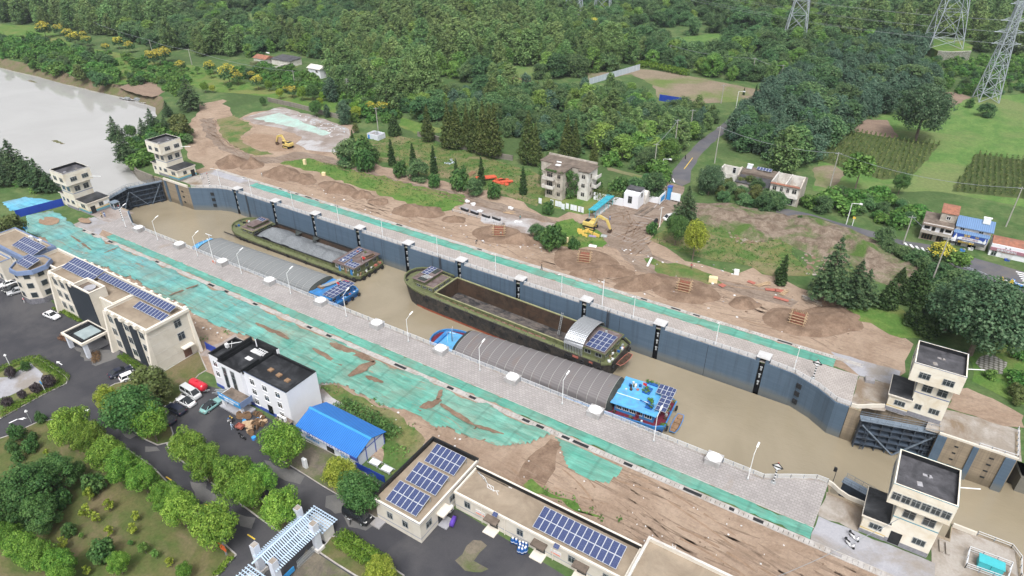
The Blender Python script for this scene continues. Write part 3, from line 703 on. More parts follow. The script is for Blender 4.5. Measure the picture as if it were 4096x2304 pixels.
patch('mud_road',[(-275,173),(-271,178),(-252,164.5),(-234,156.5),(-215,153.8),(-208,157.9),(-206,166),(-196,169),(-173,168),(-151.2,165),(-123.4,168),(-93.6,167),(-86.2,166),(-80.0,170),(-79.8,184),(-75.8,194),(-72.8,204),(-69.6,214),(-64.8,213),(-60.7,196),(-61.2,182),(-61.2,169),(-55.4,161.2),(-63.0,156.4),(-77.3,162.2),(-90.4,163.6),(-122.2,161.4),(-150.4,160.3),(-173,162.1),(-194,163.1),(-202,154.3),(-209,149.0),(-231,151.7),(-251,159.0)],.05,'road_mud',3,.5,5)
patch('mud_road',[(-63.0,156.4),(-55.4,161.2),(-47.6,159.3),(-30.8,158.0),(-19.8,158.8),(-14.6,157.2),(-15.7,153.3),(-26.4,153.2),(-45.0,152.1),(-55.6,150.4)],.05,'road_mud',3,.6,6)
patch('concrete_yard',[(-260,184),(-259,205),(-227,203),(-208,198),(-200,190),(-191,174),(-204,170),(-213,173),(-217,180),(-237,183),(-248,181)],.045,'wet_slab',3,.5,7)
patch('painted_strip',[(-255,186),(-252,198),(-234,195),(-211,190),(-211,186),(-232,187)],.06,'pale_teal',2,.4,7)
patch('clay',[(-238,164.2),(-238,173),(-226,175),(-214,173),(-208,167),(-213,161.8),(-223,160.8)],.05,'clay',2,.5,7)
patch('meadow',[(-201,154.2),(-196,163.9),(-170,163.7),(-138.3,165.0),(-123.3,166),(-120.7,160.4),(-123.0,152.8),(-132.4,151.3),(-160.5,153.2),(-184,155.2)],.06,'meadow',2,.6,8)
patch('meadow',[(-193,175),(-201,193),(-193,201),(-174,204),(-144.7,203),(-110.1,195),(-103.8,189),(-99.5,172),(-109.5,173),(-125.4,175),(-145.1,174),(-164.4,175),(-183,177)],.06,'rough_grass',3,.6,9)
patch('meadow',[(-268,177),(-266,185),(-245,178),(-240,169),(-237,163.7),(-222,159.8),(-211,160.0),(-216,154.7),(-230,156.6),(-245,162.3)],.055,'rough_grass',2,.5,10)
patch('meadow',[(-90.4,154.0),(-88.3,164.9),(-85.5,170),(-72.2,165),(-69.2,157.7),(-76.1,152.4),(-83.5,151.6)],.06,'meadow',2,.5,11)
patch('meadow',[(-102.5,176),(-97.3,187),(-85.9,188),(-80.0,179),(-84.2,174),(-99.2,174)],.055,'meadow',2,.4,11)
patch('meadow',[(-59.7,169),(-58.1,181),(-52.7,194),(-37.4,202),(-22.8,190),(-22.1,182),(-14.1,174),(-21.7,167),(-29.6,169),(-34.1,169),(-39.1,167),(-50.4,167)],.06,'rough_grass',3,.7,12)
patch('meadow',[(-56.4,157.8),(-47.9,159.9),(-37.6,159.2),(-33.3,155.8),(-38.8,153.0),(-49.3,151.8)],.062,'rough_grass',2,.6,13)
patch('meadow',[(-5.2,156.7),(-2.3,167),(6.4,170),(13.6,156.8),(9.0,153.9),(1.9,156.2)],.062,'meadow',2,.6,13)
patch('meadow',[(22.4,153.5),(31.4,168),(37.3,162.8),(36.5,142.4),(29.8,141.0),(23.5,144.4)],.062,'meadow',3,.6,14)
patch('concrete_yard',[(-121.4,158.1),(-118.1,166),(-104.5,165),(-87.6,163.7),(-91.4,153.3),(-96.1,151.9),(-108.9,153.7)],.045,'wet_slab',2,.5,17)
# mounds of dug earth
def mound(x,y,rx,ry,h,label,mat='mound',rot=0,seed=0,flat=0):
 from mathutils import noise as nz
 m=MB();n,k=40,13;rings=[];ca,sa=math.cos(rot),math.sin(rot)
 for j in range(k):
  t=j/(k-1)*1.12;ring=[]
  for i in range(n):
   a=2*math.pi*i/n;q=nz.noise(Vector((1.3*math.cos(a),1.3*math.sin(a),seed*3.1)));r=t*(1+.42*q)
   px,py=rx*r*math.cos(a),ry*r*math.sin(a);X,Y=x+px*ca-py*sa,y+px*sa+py*ca
   f=max(0,1-t)**(1.0 if not flat else.6)
   z=h*f*(.95+.75*nz.noise(Vector((X*.16,Y*.2,seed))))+min(1,f*3)*(.35*nz.noise(Vector((X*.6,Y*.6,seed)))+.16*nz.noise(Vector((X*1.7,Y*1.7,seed))))
   ring.append((X,Y,max(z,.04)if j<k-1 else-.2))
  rings.append(ring)
 m.loft(rings,cap=False);o=m.to('earth_mound',mat,smooth=True);return tag(o,label,'earth mound','mounds of dug earth beside the far quay')
mnd=[((-217,144.8),8,5,3,'brown heap of earth nearest the tower at the closed gate'),((-209,148.1),6,4,2.4,'low heap of earth on the far bank beside the earth heap by the tower'),
((-192,147.8),8.5,5,3.2,'earth heap at the tip of the green meadow'),((-182,148.2),6,4,2,'small earth heap along the meadow edge near its tip'),((-165.0,148.3),7.5,5,2.6,'dug earth heap halfway along the meadow'),
((-154.1,148.6),4.5,3.4,1.8,'dark earth heap near the mid of the meadow edge'),((-145.7,147.4),3.6,2.6,1.2,'small earth heap between two larger ones below the meadow'),
((-132.6,147.6),6,4.4,2.4,'tall brown earth heap below the meadow corner'),((-127.6,149.6),6,3.8,1.8,'wide earth heap joined to the tall one below the meadow corner'),((-116.2,149.8),3.6,2.6,1.2,'low earth heap by the concrete foundation beams'),
((-91.8,149.1),6.5,4,2.2,'earth heap beside the round bushes'),((-62.8,145.1),8.5,3.6,2.0,'long earth bank by the pit with wooden formwork'),((-50.9,146.0),9,4,2.4,'long earth bank next to the second formwork pit'),
((-26.0,148.7),4,2.8,1.5,'lone small earth heap on the bare soil'),((-6.3,153.4),7,6,1.4,'broad flattened earth heap by the last formwork'),((-8.8,160.9),3,2,1.4,'small clay heap by the planks under the cedar')]
for i,((x,y),rx,ry,h,lb)in enumerate(mnd):mound(x,y,rx,ry,h,lb,rot=.1*i-.5,seed=i)
sp=mound(*(-10.6,194),30,11,4.5,'huge rubble covered spoil heap between the road and the cedars','rubble',-.42,40,1);sp['group']='spoil heaps'
sp=mound(*(-41.3,196),18,10,2.5,'low grassy spoil heap below the ruined houses','rubble',-.2,41,1);sp['group']='spoil heaps'
def pit(x,y,r,label,seed):
 """ring of thrown-up soil round a foundation hole"""
 g=np.random.default_rng(seed);m=MB();rings=[]
 for rr,z in((1.5,-.05),(1.25,.35),(1.0,.75),(.8,.55),(.5,.15),(.05,.12)):
  rings.append([(x+r*rr*math.cos(a)*(1+.08*math.sin(3*a+seed)),y+r*.75*rr*math.sin(a)*(1+.1*math.sin(2*a)),z+g.normal()*.06)for a in[2*math.pi*i/26 for i in range(26)]])
 m.loft(rings,cap=False);o=m.to('foundation_pit','mound',smooth=True);tag(o,label,'pit','foundation pits with formwork')
PITS=[((-69.9,147.6),6.5,'by the mud track fork'),((-41.1,147.4),6,'in the middle of the bare soil'),((-13.1,147.5),5.5,'nearest the cedar trees'),((-99.1,148.6),5.5,'below the concrete beams')]
for i,((x,y),r,lb)in enumerate(PITS):pit(x,y,r,'shallow dug pit holding timber formwork '+lb,i)
# ---- quays
qn=[(-213,86.6),(-2.5,87.3)]
patch('quay_pavement',[(-206,87.3),(2.6,87.4),(2.9,98.4),(0.9,98.6),(-3,96.4),(-7,93.9),(-197.5,93.9),(-204,96.9),(-206,97.8)],.06,'quay_paving')
patch('quay_pavement',[(-205,124.2),(-200.7,126.05),(-196.5,127.3),(-14.5,127.3),(-9,126.75),(-4,124.65),(0,121.85),(2.8,121.8),(2.6,133.5),(-216,133.3),(-216,131)],.06,'quay_paving_far')
patch('quay_apron',[(-214,85.5),(-214,91),(-205.9,91),(-203,87.3),(-200,84.4),(-214,84.4)],.05,'grey_concrete',2,.2)
patch('quay_apron',[(-217,91),(-206,91),(-206,99.4),(-217,99.4)],.055,'wet_slab',2,.2)
patch('quay_apron',[(-217,123.5),(-205.5,123.6),(-205.5,131),(-217,131)],.052,'old_concrete',2,.2)
patch('quay_apron',[(-217.2,131.2),(-192,134),(-192,138),(-217.2,137)],.05,'grey_concrete',2,.2)
patch('quay_apron',[(2.9,83.9),(2.9,90.3),(9,90.3),(20,90.3),(20,84.2),(14,83.6)],.05,'grey_concrete',2,.2)
patch('quay_apron',[(2.9,90.3),(3,96.5),(9,96.4),(9,90.3)],.052,'old_concrete',1.5,.2)
patch('quay_apron',[(14,76),(20,84),(19,96),(21.6,96.4),(21.7,100),(30.4,100),(31,95),(45,78),(40,70)],.045,'old_concrete',2,.2)
patch('quay_apron',[(2.9,122),(8.8,124.3),(8.8,134),(2.8,133.6)],.052,'old_concrete',2,.2)
patch('quay_apron',[(2.8,133.6),(10,134),(10,140),(-4,139.5)],.048,'grey_concrete',2,.2)
patch('quay_apron',[(16,122.6),(31.5,122.6),(31.5,132.2),(17,131.6)],.052,'old_concrete',2,.15)
# drains with cover slabs
def drain(y0,y1,xa,xb,name,label,seed,nhole):
 t=thing(name,label,'drain',((xa+xb)/2,(y0+y1)/2,0));r=random.Random(seed)
 bx(xa,xb,y0,y0+.22,.0,.16)('kerb','kerb_concrete',t);bx(xa,xb,y1-.22,y1,.0,.16)('kerb','kerb_concrete',t)
 m=MB();x=xa+.1;hs=sorted(r.uniform(xa,xb)for _ in range(nhole))
 while x<xb-1:
  if not any(abs(x-h)<.75 for h in hs):m.box(x,x+.72,y0+.24,y1-.24,.02,.13+r.uniform(0,.03))
  x+=.8
 m.to('cover_slabs','kerb_concrete',t)
 bx(xa,xb,y0+.23,y1-.23,.0,.035)('channel','dark_void',t)
drain(83.3,84.55,-211,60,'drain_channel','long covered drain beside the green netting of the near quay',3,34)
drain(137.0,138.2,-216,3,'drain_channel','long covered drain along the back of the far quay',4,20)
def strip_net(name,xa,xb,y0,y1,label,mat,seed,z=.07,amp=.05):
 r=np.random.default_rng(seed);m=MB();nx=int((xb-xa)/1.1);ny=6;P=[]
 for j in range(ny):
  for i in range(nx+1):
   e=r.normal()*.18 if j in(0,ny-1)else 0
   P.append((xa+(xb-xa)*i/nx,y0+(y1-y0)*j/(ny-1)+e,z+abs(r.normal())*amp))
 F=[(j*(nx+1)+i,j*(nx+1)+i+1,(j+1)*(nx+1)+i+1,(j+1)*(nx+1)+i)for j in range(ny-1)for i in range(nx)]
 o=m.add(P,F).to(name,mat,smooth=True);return tag(o,label,'netting')
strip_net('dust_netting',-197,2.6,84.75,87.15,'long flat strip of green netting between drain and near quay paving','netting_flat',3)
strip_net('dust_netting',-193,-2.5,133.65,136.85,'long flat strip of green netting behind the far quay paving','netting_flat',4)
bx(-203,2.7,87.2,87.38,.0,.14)('kerb','kerb_concrete')
bx(-216,2.7,133.35,133.53,.0,.14)('kerb','kerb_concrete')
for o in[x for x in COL.objects if x.name.startswith('kerb')and x.parent is None]:tag(o,None,None,kind='structure')
def draped(name,pts,mat,label,seed,z=.1,amp=.16,step=1.3,group=None):
 """netting laid loosely over the soil: a wrinkled sheet cut to an outline"""
 from mathutils import noise as nz
 pp=rough_poly(pts,2.2,.35,seed);xs=[p[0]for p in pp];ys=[p[1]for p in pp]
 nx=int((max(xs)-min(xs))/step)+1;ny=int((max(ys)-min(ys))/(step*.6))+1;idx={};P=[];F=[]
 def vid(i,j):
  if(i,j)not in idx:
   x=min(xs)+i*step;y=min(ys)+j*step*.6
   h=nz.noise(Vector((x*.10,y*.55,seed)))*amp*1.6+nz.noise(Vector((x*.45,y*.9,seed+5)))*amp
   idx[(i,j)]=len(P);P.append((x,y,z+amp*1.3+h))
  return idx[(i,j)]
 for i in range(nx):
  for j in range(ny):
   if inside((min(xs)+(i+.5)*step,min(ys)+(j+.5)*step*.6),pp):F.append((vid(i,j),vid(i+1,j),vid(i+1,j+1),vid(i,j+1)))
 A=np.array(pp);B=np.roll(A,-1,0)-A
 for i,p in enumerate(P): # edge points move onto the outline
  if not inside(p[:2],pp):
   t_=np.clip(((np.array(p[:2])-A)*B).sum(1)/((B*B).sum(1)+1e-9),0,1);Q=A+B*t_[:,None];k=((Q-np.array(p[:2]))**2).sum(1).argmin();P[i]=(Q[k][0],Q[k][1],z)
 o=MB().add(P,F).to(name,mat,smooth=True);return tag(o,label,'netting',group)
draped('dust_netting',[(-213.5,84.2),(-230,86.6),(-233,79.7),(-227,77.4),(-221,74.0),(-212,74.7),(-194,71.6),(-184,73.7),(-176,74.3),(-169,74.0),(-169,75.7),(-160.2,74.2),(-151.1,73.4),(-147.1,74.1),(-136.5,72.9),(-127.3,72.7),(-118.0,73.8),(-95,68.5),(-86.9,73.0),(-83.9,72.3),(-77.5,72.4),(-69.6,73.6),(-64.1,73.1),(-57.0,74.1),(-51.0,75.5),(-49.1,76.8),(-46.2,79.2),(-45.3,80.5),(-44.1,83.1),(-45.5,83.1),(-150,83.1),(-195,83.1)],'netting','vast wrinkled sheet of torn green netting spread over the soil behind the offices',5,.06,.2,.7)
draped('dust_netting',[(-43.9,83.2),(-42.7,83.3),(-40.2,83.3),(-34.2,82.8),(-28.8,82.7),(-29.0,80.7),(-29.5,77.8),(-32.5,77.2),(-35.7,77.2),(-37.6,77.8),(-39.8,79.9),(-42.0,82.1)],'netting_flat','separate flap of bright green netting hanging down the soil from the drain',6,.06,.12,.8)
draped('dust_netting',[(-251,81.0),(-249,87.5),(-238,90.5),(-235,92.6),(-237,79.2),(-242,78.8)],'netting_blue','torn blue netting on the ground outside the blue hoarding',7,.06,.1,1)
for(x,y,rx,ry,sd)in((-222,81.4)+(4.2,2.4,1),(-213,87.4)+(3,1.2,5)):
 o=MB().sheet(rough_poly([(x+rx*math.cos(a),y+ry*math.sin(a))for a in[k*.5236 for k in range(12)]],1,.25,sd),.47).to('bare_soil_patch','clay');tag(o,None,None,kind='structure')
for(a,b,wd,sd)in(((-101.1,81.7),(-87.7,82.0),2.2,1),((-87.7,82.0),(-89.0,75.2),2.4,2),((-102.9,78.2),(-92.8,77.2),1.3,3),((-122.0,78.1),(-110.2,77.8),1.5,4),((-69.5,74.8),(-67.7,79.7),2.2,5),((-67.1,78.6),(-58.0,77.2),1.3,6),((-58.0,77.2),(-51.6,78.2),1.0,7),((-206,79.6),(-192,77.8),.8,8),((-187,78.7),(-187,82.8),.7,9),((-150.8,74.7),(-149.1,82.0),.9,10),((-85.9,77.2),(-81.3,77.5),1.3,11),((-68.3,79.3),(-69.5,82.2),1.2,12)):
 A=Vector(a);B=Vector(b);d=(B-A);nn=Vector((-d.y,d.x)).normalized()*wd/2;r=random.Random(sd)
 L=[A.lerp(B,t)+nn*(math.sin(math.pi*(.06+.88*t))**.6)*r.uniform(.6,1.2)for t in[i/9 for i in range(10)]]+[A.lerp(B,t)-nn*(math.sin(math.pi*(.06+.88*t))**.6)*r.uniform(.6,1.2)for t in[i/9 for i in range(9,-1,-1)]]
 o=MB().sheet([(p.x,p.y)for p in L],.46).to('bare_soil_patch','mound');tag(o,None,None,kind='structure')
def tracks(name,zone,n,seed,mat,ang,spread,L,z):
 """pairs of wheel ruts pressed into the mud"""
 r=random.Random(seed);m=MB();xs=[p[0]for p in zone];ys=[p[1]for p in zone]
 for(x,y)in scatter_in(zone,n,seed):
  a=ang+r.gauss(0,spread);c=r.gauss(0,.022);w_=r.uniform(.22,.5);ln=r.uniform(*L)
  for s_ in(-1,1):
   px,py,b=x-s_*math.sin(a),y+s_*math.cos(a),a;k=int(ln/1.2);A=[]
   for i in range(k):
    ww=w_*r.uniform(.35,1.2)*(.3 if i in(0,k-1)else 1);A.append((px,py,b,ww));px+=1.2*math.cos(b);py+=1.2*math.sin(b);b+=c
   for p,q in zip(A,A[1:]):
    if r.random()<.12 or not inside(q[:2],zone):continue
    m.add([(p[0]+math.sin(p[2])*p[3]/2,p[1]-math.cos(p[2])*p[3]/2,z),(q[0]+math.sin(q[2])*q[3]/2,q[1]-math.cos(q[2])*q[3]/2,z),(q[0]-math.sin(q[2])*q[3]/2,q[1]+math.cos(q[2])*q[3]/2,z),(p[0]-math.sin(p[2])*p[3]/2,p[1]+math.cos(p[2])*p[3]/2,z)],[(0,1,2,3)])
 o=m.to(name,mat);tag(o,None,None,kind='structure')
ZF=[(-215,139),(-120,139),(0,141),(-5,149),(-25,160),(-60,158),(-110,150),(-160,150),(-205,158)];ZN=[(-48,67),(-10,68.5),(22,70),(14,82.5),(-44,82.5)]
ZR=[(-80.0,170),(-74.7,195),(-68.3,211),(-62.4,195),(-59.2,170),(-54.5,159.0),(-63.0,156.4)];ZW=[(-280,176),(-267,177),(-252,164.5),(-215,153.8),(-196,168),(-151.2,165),(-93.6,167),(-90.1,163.1),(-150.4,160.3),(-194,163.1),(-209,149.0),(-251,159.0)]
tracks('wheel_ruts',ZF,60,3,'rut',-.02,.12,(10,30),.052);tracks('wheel_ruts',ZF,26,4,'clay',.0,.2,(8,22),.056);tracks('wheel_ruts',ZN,30,5,'rut',-.12,.1,(8,22),.052);tracks('wheel_ruts',ZN,10,8,'clay',-.1,.15,(8,18),.056)
tracks('wheel_ruts',ZR,40,6,'mound',1.1,.6,(8,20),.068);tracks('wheel_ruts',ZR,16,9,'wet_slab',.9,.6,(6,14),.072);tracks('wheel_ruts',ZW,50,7,'mound',-.02,.14,(10,26),.068)
# ---- roads
patch('asphalt_yard',[(-330,-10),(-12,-10),(-14,57),(-48,59.4),(-59,57),(-68,57.2),(-84,57),(-108,58.5),(-124,54.6),(-172,57.2),(-200,60),(-330,60)],.04,'asphalt')
patch('road',[(-74.0,217),(-73.5,225),(-75.0,240),(-76.0,263),(-74.7,291),(-72.2,350),(-69.8,437),(-66.4,431),(-65.4,343),(-70.1,287),(-70.8,261),(-69.8,242),(-67.8,229),(-64.2,218),(-65.5,213)],.07,'road_asphalt',4,.2)
patch('road',[(-33.3,211),(-29.9,213),(-22.7,213),(-13.5,211),(-4.3,210),(4.1,208),(8.1,209),(15.8,210),(21.8,207),(33.3,205),(41.0,204),(40.4,190),(32.2,192),(27.5,194),(22.1,197),(18.0,198),(14.7,201),(8.5,205),(3.6,205),(-1.0,206),(-11.0,205),(-20.3,205),(-31.8,205)],.07,'road_asphalt',4,.15)
patch('road',[(18.1,197),(22.1,197),(27.5,194),(30.1,188),(26.7,165),(25.1,164.7),(26.2,181),(22.3,191)],.068,'road_asphalt',4,.2)
patch('path',[(-95.5,216),(-80.5,215),(-79.5,212),(-93.6,213)],.07,'bare_field',2,.2)
def mark(pts,z=.085,mat='white_paint'):o=MB().sheet(pts,z).to('road_marking',mat);tag(o,None,None,kind='structure')
def stripe(a,b,wd,mat='white_paint',z=.085):
 A=Vector(a[:2]);B=Vector(b[:2]);d=(B-A);n=Vector((-d.y,d.x)).normalized()*wd/2
 mark([tuple(A+n),tuple(B+n),tuple(B-n),tuple(A-n)],z,mat)
for i in range(5):stripe((18.9,196)if i<0 else((18.9,196)[0]+i*1.45,(18.9,196)[1]-i*.35),((20.1,193)[0]+i*1.45,(20.1,193)[1]-i*.35),.6)
for i in range(6):stripe(((31.4,204)[0]+i*.35,(31.4,204)[1]-i*1.2),((33.6,204)[0]+i*.35,(33.6,204)[1]-i*1.2),.55)
for i in range(5):stripe(((4.2,207)[0]+i*1.5,(4.2,207)[1]-.3*i),((5.1,205)[0]+i*1.5,(5.1,205)[1]-.3*i),.6)
stripe((-70.5,229),(-71.8,242),.25,'sign_yellow')
stripe((-71.3,217),(-69.7,214),.4);stripe((-70.7,218),(-68.9,215),.4)
stripe((-96.7,37.6),(-95.0,37.6),.22,'sign_yellow',.055);stripe((-74.4,37.2),(-72.6,37.2),.22,'sign_yellow',.055);stripe((-85.7,37.4),(-84.8,37.5),.22,'sign_yellow',.055)
def arrow(p,q,sz):
 A=Vector(p);B=Vector(q);d=(B-A).normalized();n=Vector((-d.y,d.x))
 mark([tuple(A+n*.09),tuple(B-d*sz+n*.09),tuple(B-d*sz+n*.4),tuple(B),tuple(B-d*sz-n*.4),tuple(B-d*sz-n*.09),tuple(A-n*.09)],.055)
arrow((-125.2,39.7),(-126.7,39.8),.9);arrow((-145.2,45.0),(-147.6,45.0),.9);arrow((-133.8,32.1),(-135.0,31.0),1.2);stripe((-135.2,29.6),(-135.0,31.0),.3,'white_paint',.055)
# pale and damp patches on the asphalt
for i,p in enumerate(([(-92.1,39.1),(-89.4,40.6),(-84.5,39.0),(-81.5,39.9),(-83.0,38.0),(-88.0,37.5)],[(-85.1,49.5),(-80.3,50.2),(-75.8,50.8),(-75.2,49.0),(-80.9,48.0)],[(-69.4,49.6),(-68.0,51.1),(-63.9,49.4),(-65.4,47.8),(-67.9,47.8)],[(-63.6,47.9),(-60.3,50.3),(-58.1,50.1),(-58.7,47.9),(-61.6,47.0)],
[(-106.8,40.1),(-104.9,41.3),(-103.5,41.0),(-105.3,39.5)],[(-113.7,39.9),(-110.9,40.9),(-111.0,39.6)],[(-79.1,39.1),(-76.0,40.1),(-74.8,38.4),(-76.7,37.8)],[(-43.2,51.2),(-42.9,55.8),(-40.5,56.1),(-40.6,52.6),(-37.8,52.7),(-39.5,51.0)],[(-150.1,49.7),(-139.5,54.6),(-137.4,53.0),(-138.6,48.9),(-143.7,49.1)])):
 patch('pavement_patch',p,.047+.0008*i,'worn_paving' if i in(7,)else 'wet_asphalt' if 0 else 'grey_asphalt',1.2,.25,20+i)
def win(parent,face,plane,u,z,w_,h,mull=1,frame='frame_metal',glass='window_glass',sill=None,name='window'):
 """window centred at u, z on an outer wall plane; frame proud of the wall, pane behind it, mullions as part of the frame"""
 s={'-y':(-1,1),'+y':(1,1),'-x':(-1,0),'+x':(1,0)}[face];ax=s[1]
 def bx(m,u0,u1,z0,z1,d0,d1):
  a,b=sorted((plane+s[0]*d0,plane+s[0]*d1))
  if ax:m.box(u0,u1,a,b,z0,z1)
  else:m.box(a,b,u0,u1,z0,z1)
 m=MB();t=.09
 bx(m,u-w_/2,u+w_/2,z-h/2,z-h/2+t,-.02,.07);bx(m,u-w_/2,u+w_/2,z+h/2-t,z+h/2,-.02,.07)
 bx(m,u-w_/2,u-w_/2+t,z-h/2+t,z+h/2-t,-.02,.07);bx(m,u+w_/2-t,u+w_/2,z-h/2+t,z+h/2-t,-.02,.07)
 for i in range(mull):
  q=u-w_/2+w_*(i+1)/(mull+1);bx(m,q-.035,q+.035,z-h/2+t,z+h/2-t,-.02,.055)
 if h>1.3:bx(m,u-w_/2+t,u+w_/2-t,z+h*.18,z+h*.18+.06,-.018,.05)
 f=m.to(name,frame,parent)
 g=MB();bx(g,u-w_/2+t*.5,u+w_/2-t*.5,z-h/2+t*.5,z+h/2-t*.5,-.03,.03);g.to('pane',glass,f)
 if sill:
  q=MB();bx(q,u-w_/2-.1,u+w_/2+.1,z-h/2-.1,z-h/2,-.02,.16);q.to('sill',sill,f)
 return f
def door(parent,face,plane,u,z0,w_,h,mat='dark_window',name='door'):
 s={'-y':(-1,1),'+y':(1,1),'-x':(-1,0),'+x':(1,0)}[face]
 a,b=sorted((plane-s[0]*.02,plane+s[0]*.05));m=MB()
 if s[1]:m.box(u-w_/2,u+w_/2,a,b,z0,z0+h)
 else:m.box(a,b,u-w_/2,u+w_/2,z0,z0+h)
 return m.to(name,mat,parent)
def band(parent,x0,x1,y0,y1,z0,z1,mat,name='band',d=.04):
 """painted course round a block"""
 m=MB();m.loft([[(x0-d,y0-d,z),(x1+d,y0-d,z),(x1+d,y1+d,z),(x0-d,y1+d,z)]for z in(z0,z1)],cap=False)
 return m.to(name,mat,parent)
def parapet_roof(parent,x0,x1,y0,y1,z,ph,wall,roof,t=.25,cap=None,inner=None):
 """flat roof sunk behind a parapet; the parapet's inner face may have its own lining"""
 m=MB();m.box(x0,x1,y0,y0+t,z,z+ph);m.box(x0,x1,y1-t,y1,z,z+ph);m.box(x0,x0+t,y0+t,y1-t,z,z+ph);m.box(x1-t,x1,y0+t,y1-t,z,z+ph)
 p=m.to('parapet',wall,parent)
 r=bx(x0+t,x1-t,y0+t,y1-t,z-.12,z+.05)('roof',roof,parent)
 if inner:
  q=MB();e=.03;a0,a1,b0,b1=x0+t,x1-t,y0+t,y1-t
  q.box(a0,a1,b0,b0+e,z+.05,z+ph+.02);q.box(a0,a1,b1-e,b1,z+.05,z+ph+.02);q.box(a0,a0+e,b0+e,b1-e,z+.05,z+ph+.02);q.box(a1-e,a1,b0+e,b1-e,z+.05,z+ph+.02)
  q.to('parapet_lining',inner,parent)
 if cap:
  q=MB();o=.05
  q.box(x0-o,x1+o,y0-o,y0+t+o,z+ph,z+ph+.08);q.box(x0-o,x1+o,y1-t-o,y1+o,z+ph,z+ph+.08);q.box(x0-o,x0+t+o,y0+t+o,y1-t-o,z+ph,z+ph+.08);q.box(x1-t-o,x1+o,y0+t+o,y1-t-o,z+ph,z+ph+.08)
  q.to('coping',cap,parent)
 return r
def wall_run(name,pts,z0,z1,mat,parent,side,th=.55):
 """wall along a line of points; side = +1 thickens to the left of the walking direction"""
 rings=[];n=len(pts)
 for i in range(n):
  a=Vector(pts[max(0,i-1)]);b=Vector(pts[min(n-1,i+1)]);d=(b-a).normalized();q=Vector((-d.y,d.x))*side*th;p=Vector(pts[i])
  rings.append([(p.x,p.y,z0),(p.x,p.y,z1),(p.x+q.x,p.y+q.y,z1),(p.x+q.x,p.y+q.y,z0)])
 return MB().loft(rings).to(name,mat,parent)
XF=[-192.4,-173.3,-154.9,-135.9,-117.0,-98.0,-78.9,-59.5,-40.0,-15.9]
XN=[-192.5,-172.6,-153.4,-134.2,-115.4,-96.8,-77.8,-58.8,-39.5,-15.7]
def lock_side(label,xs,yw,s,pre,post):
 t=thing('lock_wall',label,'wall',(xs[4],yw,0))
 edges=[];cur=list(pre)
 for x in xs:
  cur.append((x-.6,yw));edges.append(cur);cur=[(x+.6,yw)]
  m=MB();y1=yw+s*.95 # slot
  m.add([(x-.6,yw,WZ-1),(x-.6,yw,.9),(x-.6,y1,.9),(x-.6,y1,WZ-1)],[(0,1,2,3)]);m.add([(x+.6,yw,WZ-1),(x+.6,yw,.9),(x+.6,y1,.9),(x+.6,y1,WZ-1)],[(0,1,2,3)])
  m.add([(x-.6,y1,WZ-1),(x-.6,y1,.9),(x+.6,y1,.9),(x+.6,y1,WZ-1)],[(0,1,2,3)])
  m.to('mooring_slot','black_paint',t)
 cur+=list(post);edges.append(cur)
 for e in edges:wall_run('wall_panel',e,WZ-1.5,.12,'lock_blue',t,s)
 # construction joints and ladders
 j=MB()
 for a,b in zip(xs,xs[1:]):j.box((a+b)/2-.05,(a+b)/2+.05,min(yw,yw-s*.012),max(yw,yw-s*.012),WZ-1,.1)
 j.to('joint','dark_void',t)
 return t
lf=lock_side('long blue grey chamber wall along the far quay with black mooring slots',XF,127.2,1,[(-209.2,121.2),(-204.7,123.5),(-200.7,125.9),(-196.5,127.2)],[(-14.5,127.2),(-9,126.6),(-4,124.5),(0,121.7),(2.6,121.6)])
ln=lock_side('blue grey chamber wall below the near quay railing',XN,94.0,-1,[(-209,99.6),(-204,97.0),(-197.5,94.0)],[(-7,94.0),(-3,96.6),(0.9,98.8),(2.6,98.8)])
for i,x in enumerate((-186.5,-104.5,-52.8)):
 m=MB()
 for q in(-.28,.28):m.bar((x+q,127.0,WZ),(x+q,127.0,1.1),.09)
 for k in range(24):m.bar((x-.28,127.0,WZ+.2+k*.37),(x+.28,127.0,WZ+.2+k*.37),.07)
 m.to('ladder','wire_dark',lf)
for x0,y0,x1,y1 in((-202.6,124.75,-201.6,125.38),(-8.0,126.1,-7.0,125.7)):
 for k in range(3):MB().bar((x0,y0-.06,-1.9-k*2.1),(x1,y1-.06,-1.9-k*2.1),.3,1.1).to('wall_niche','dark_void',lf)
def gate_bay(label,pts,z0,z1,mat,side,loc):
 t=thing('gate_bay_wall',label,'wall',loc);wall_run('wall_face',pts,z0,z1,mat,t,side,.6);return t
gb=gate_bay('stained concrete wall beside the closed gate on the far bank',[(-229.4,121.3),(-209.3,121.25)],WZ-1.5,.1,'lock_concrete',1,(-219,121.2,0))
for x in(-222.6,-216.0):bx(x-.55,x+.55,120.95,121.28,WZ-1.5,.06)('blue_rib','lock_blue',gb)
for x in range(3):bx(-214+x*.02,-213.0,121.1,121.24,-2.4-x*2,-1.9-x*2)('wall_niche','dark_void',gb)
bx(-223.2,-209.6,121.0,121.45,.1,.95)('low_wall','cream_wall',gb)
gb2=gate_bay('concrete wall of the near gate bay at the closed gate',[(-232,99.8),(-209.2,99.65)],WZ-1.5,.1,'lock_concrete',-1,(-219,99.8,0))
gb3=gate_bay('weathered concrete wall under the open gate on the far bank',[(2.7,121.6),(4.8,121.65),(4.85,125.8),(18.2,125.8),(18.3,122.5),(30.9,122.5),(31.2,131)],WZ-1.5,.1,'lock_concrete',1,(10,125,0))
for x,w_ in((19.0,1.5),(24.5,.9),(29.9,1.6)):bx(x-w_/2,x+w_/2,122.18,122.48,WZ-1.5,.05)('blue_rib','lock_blue',gb3)
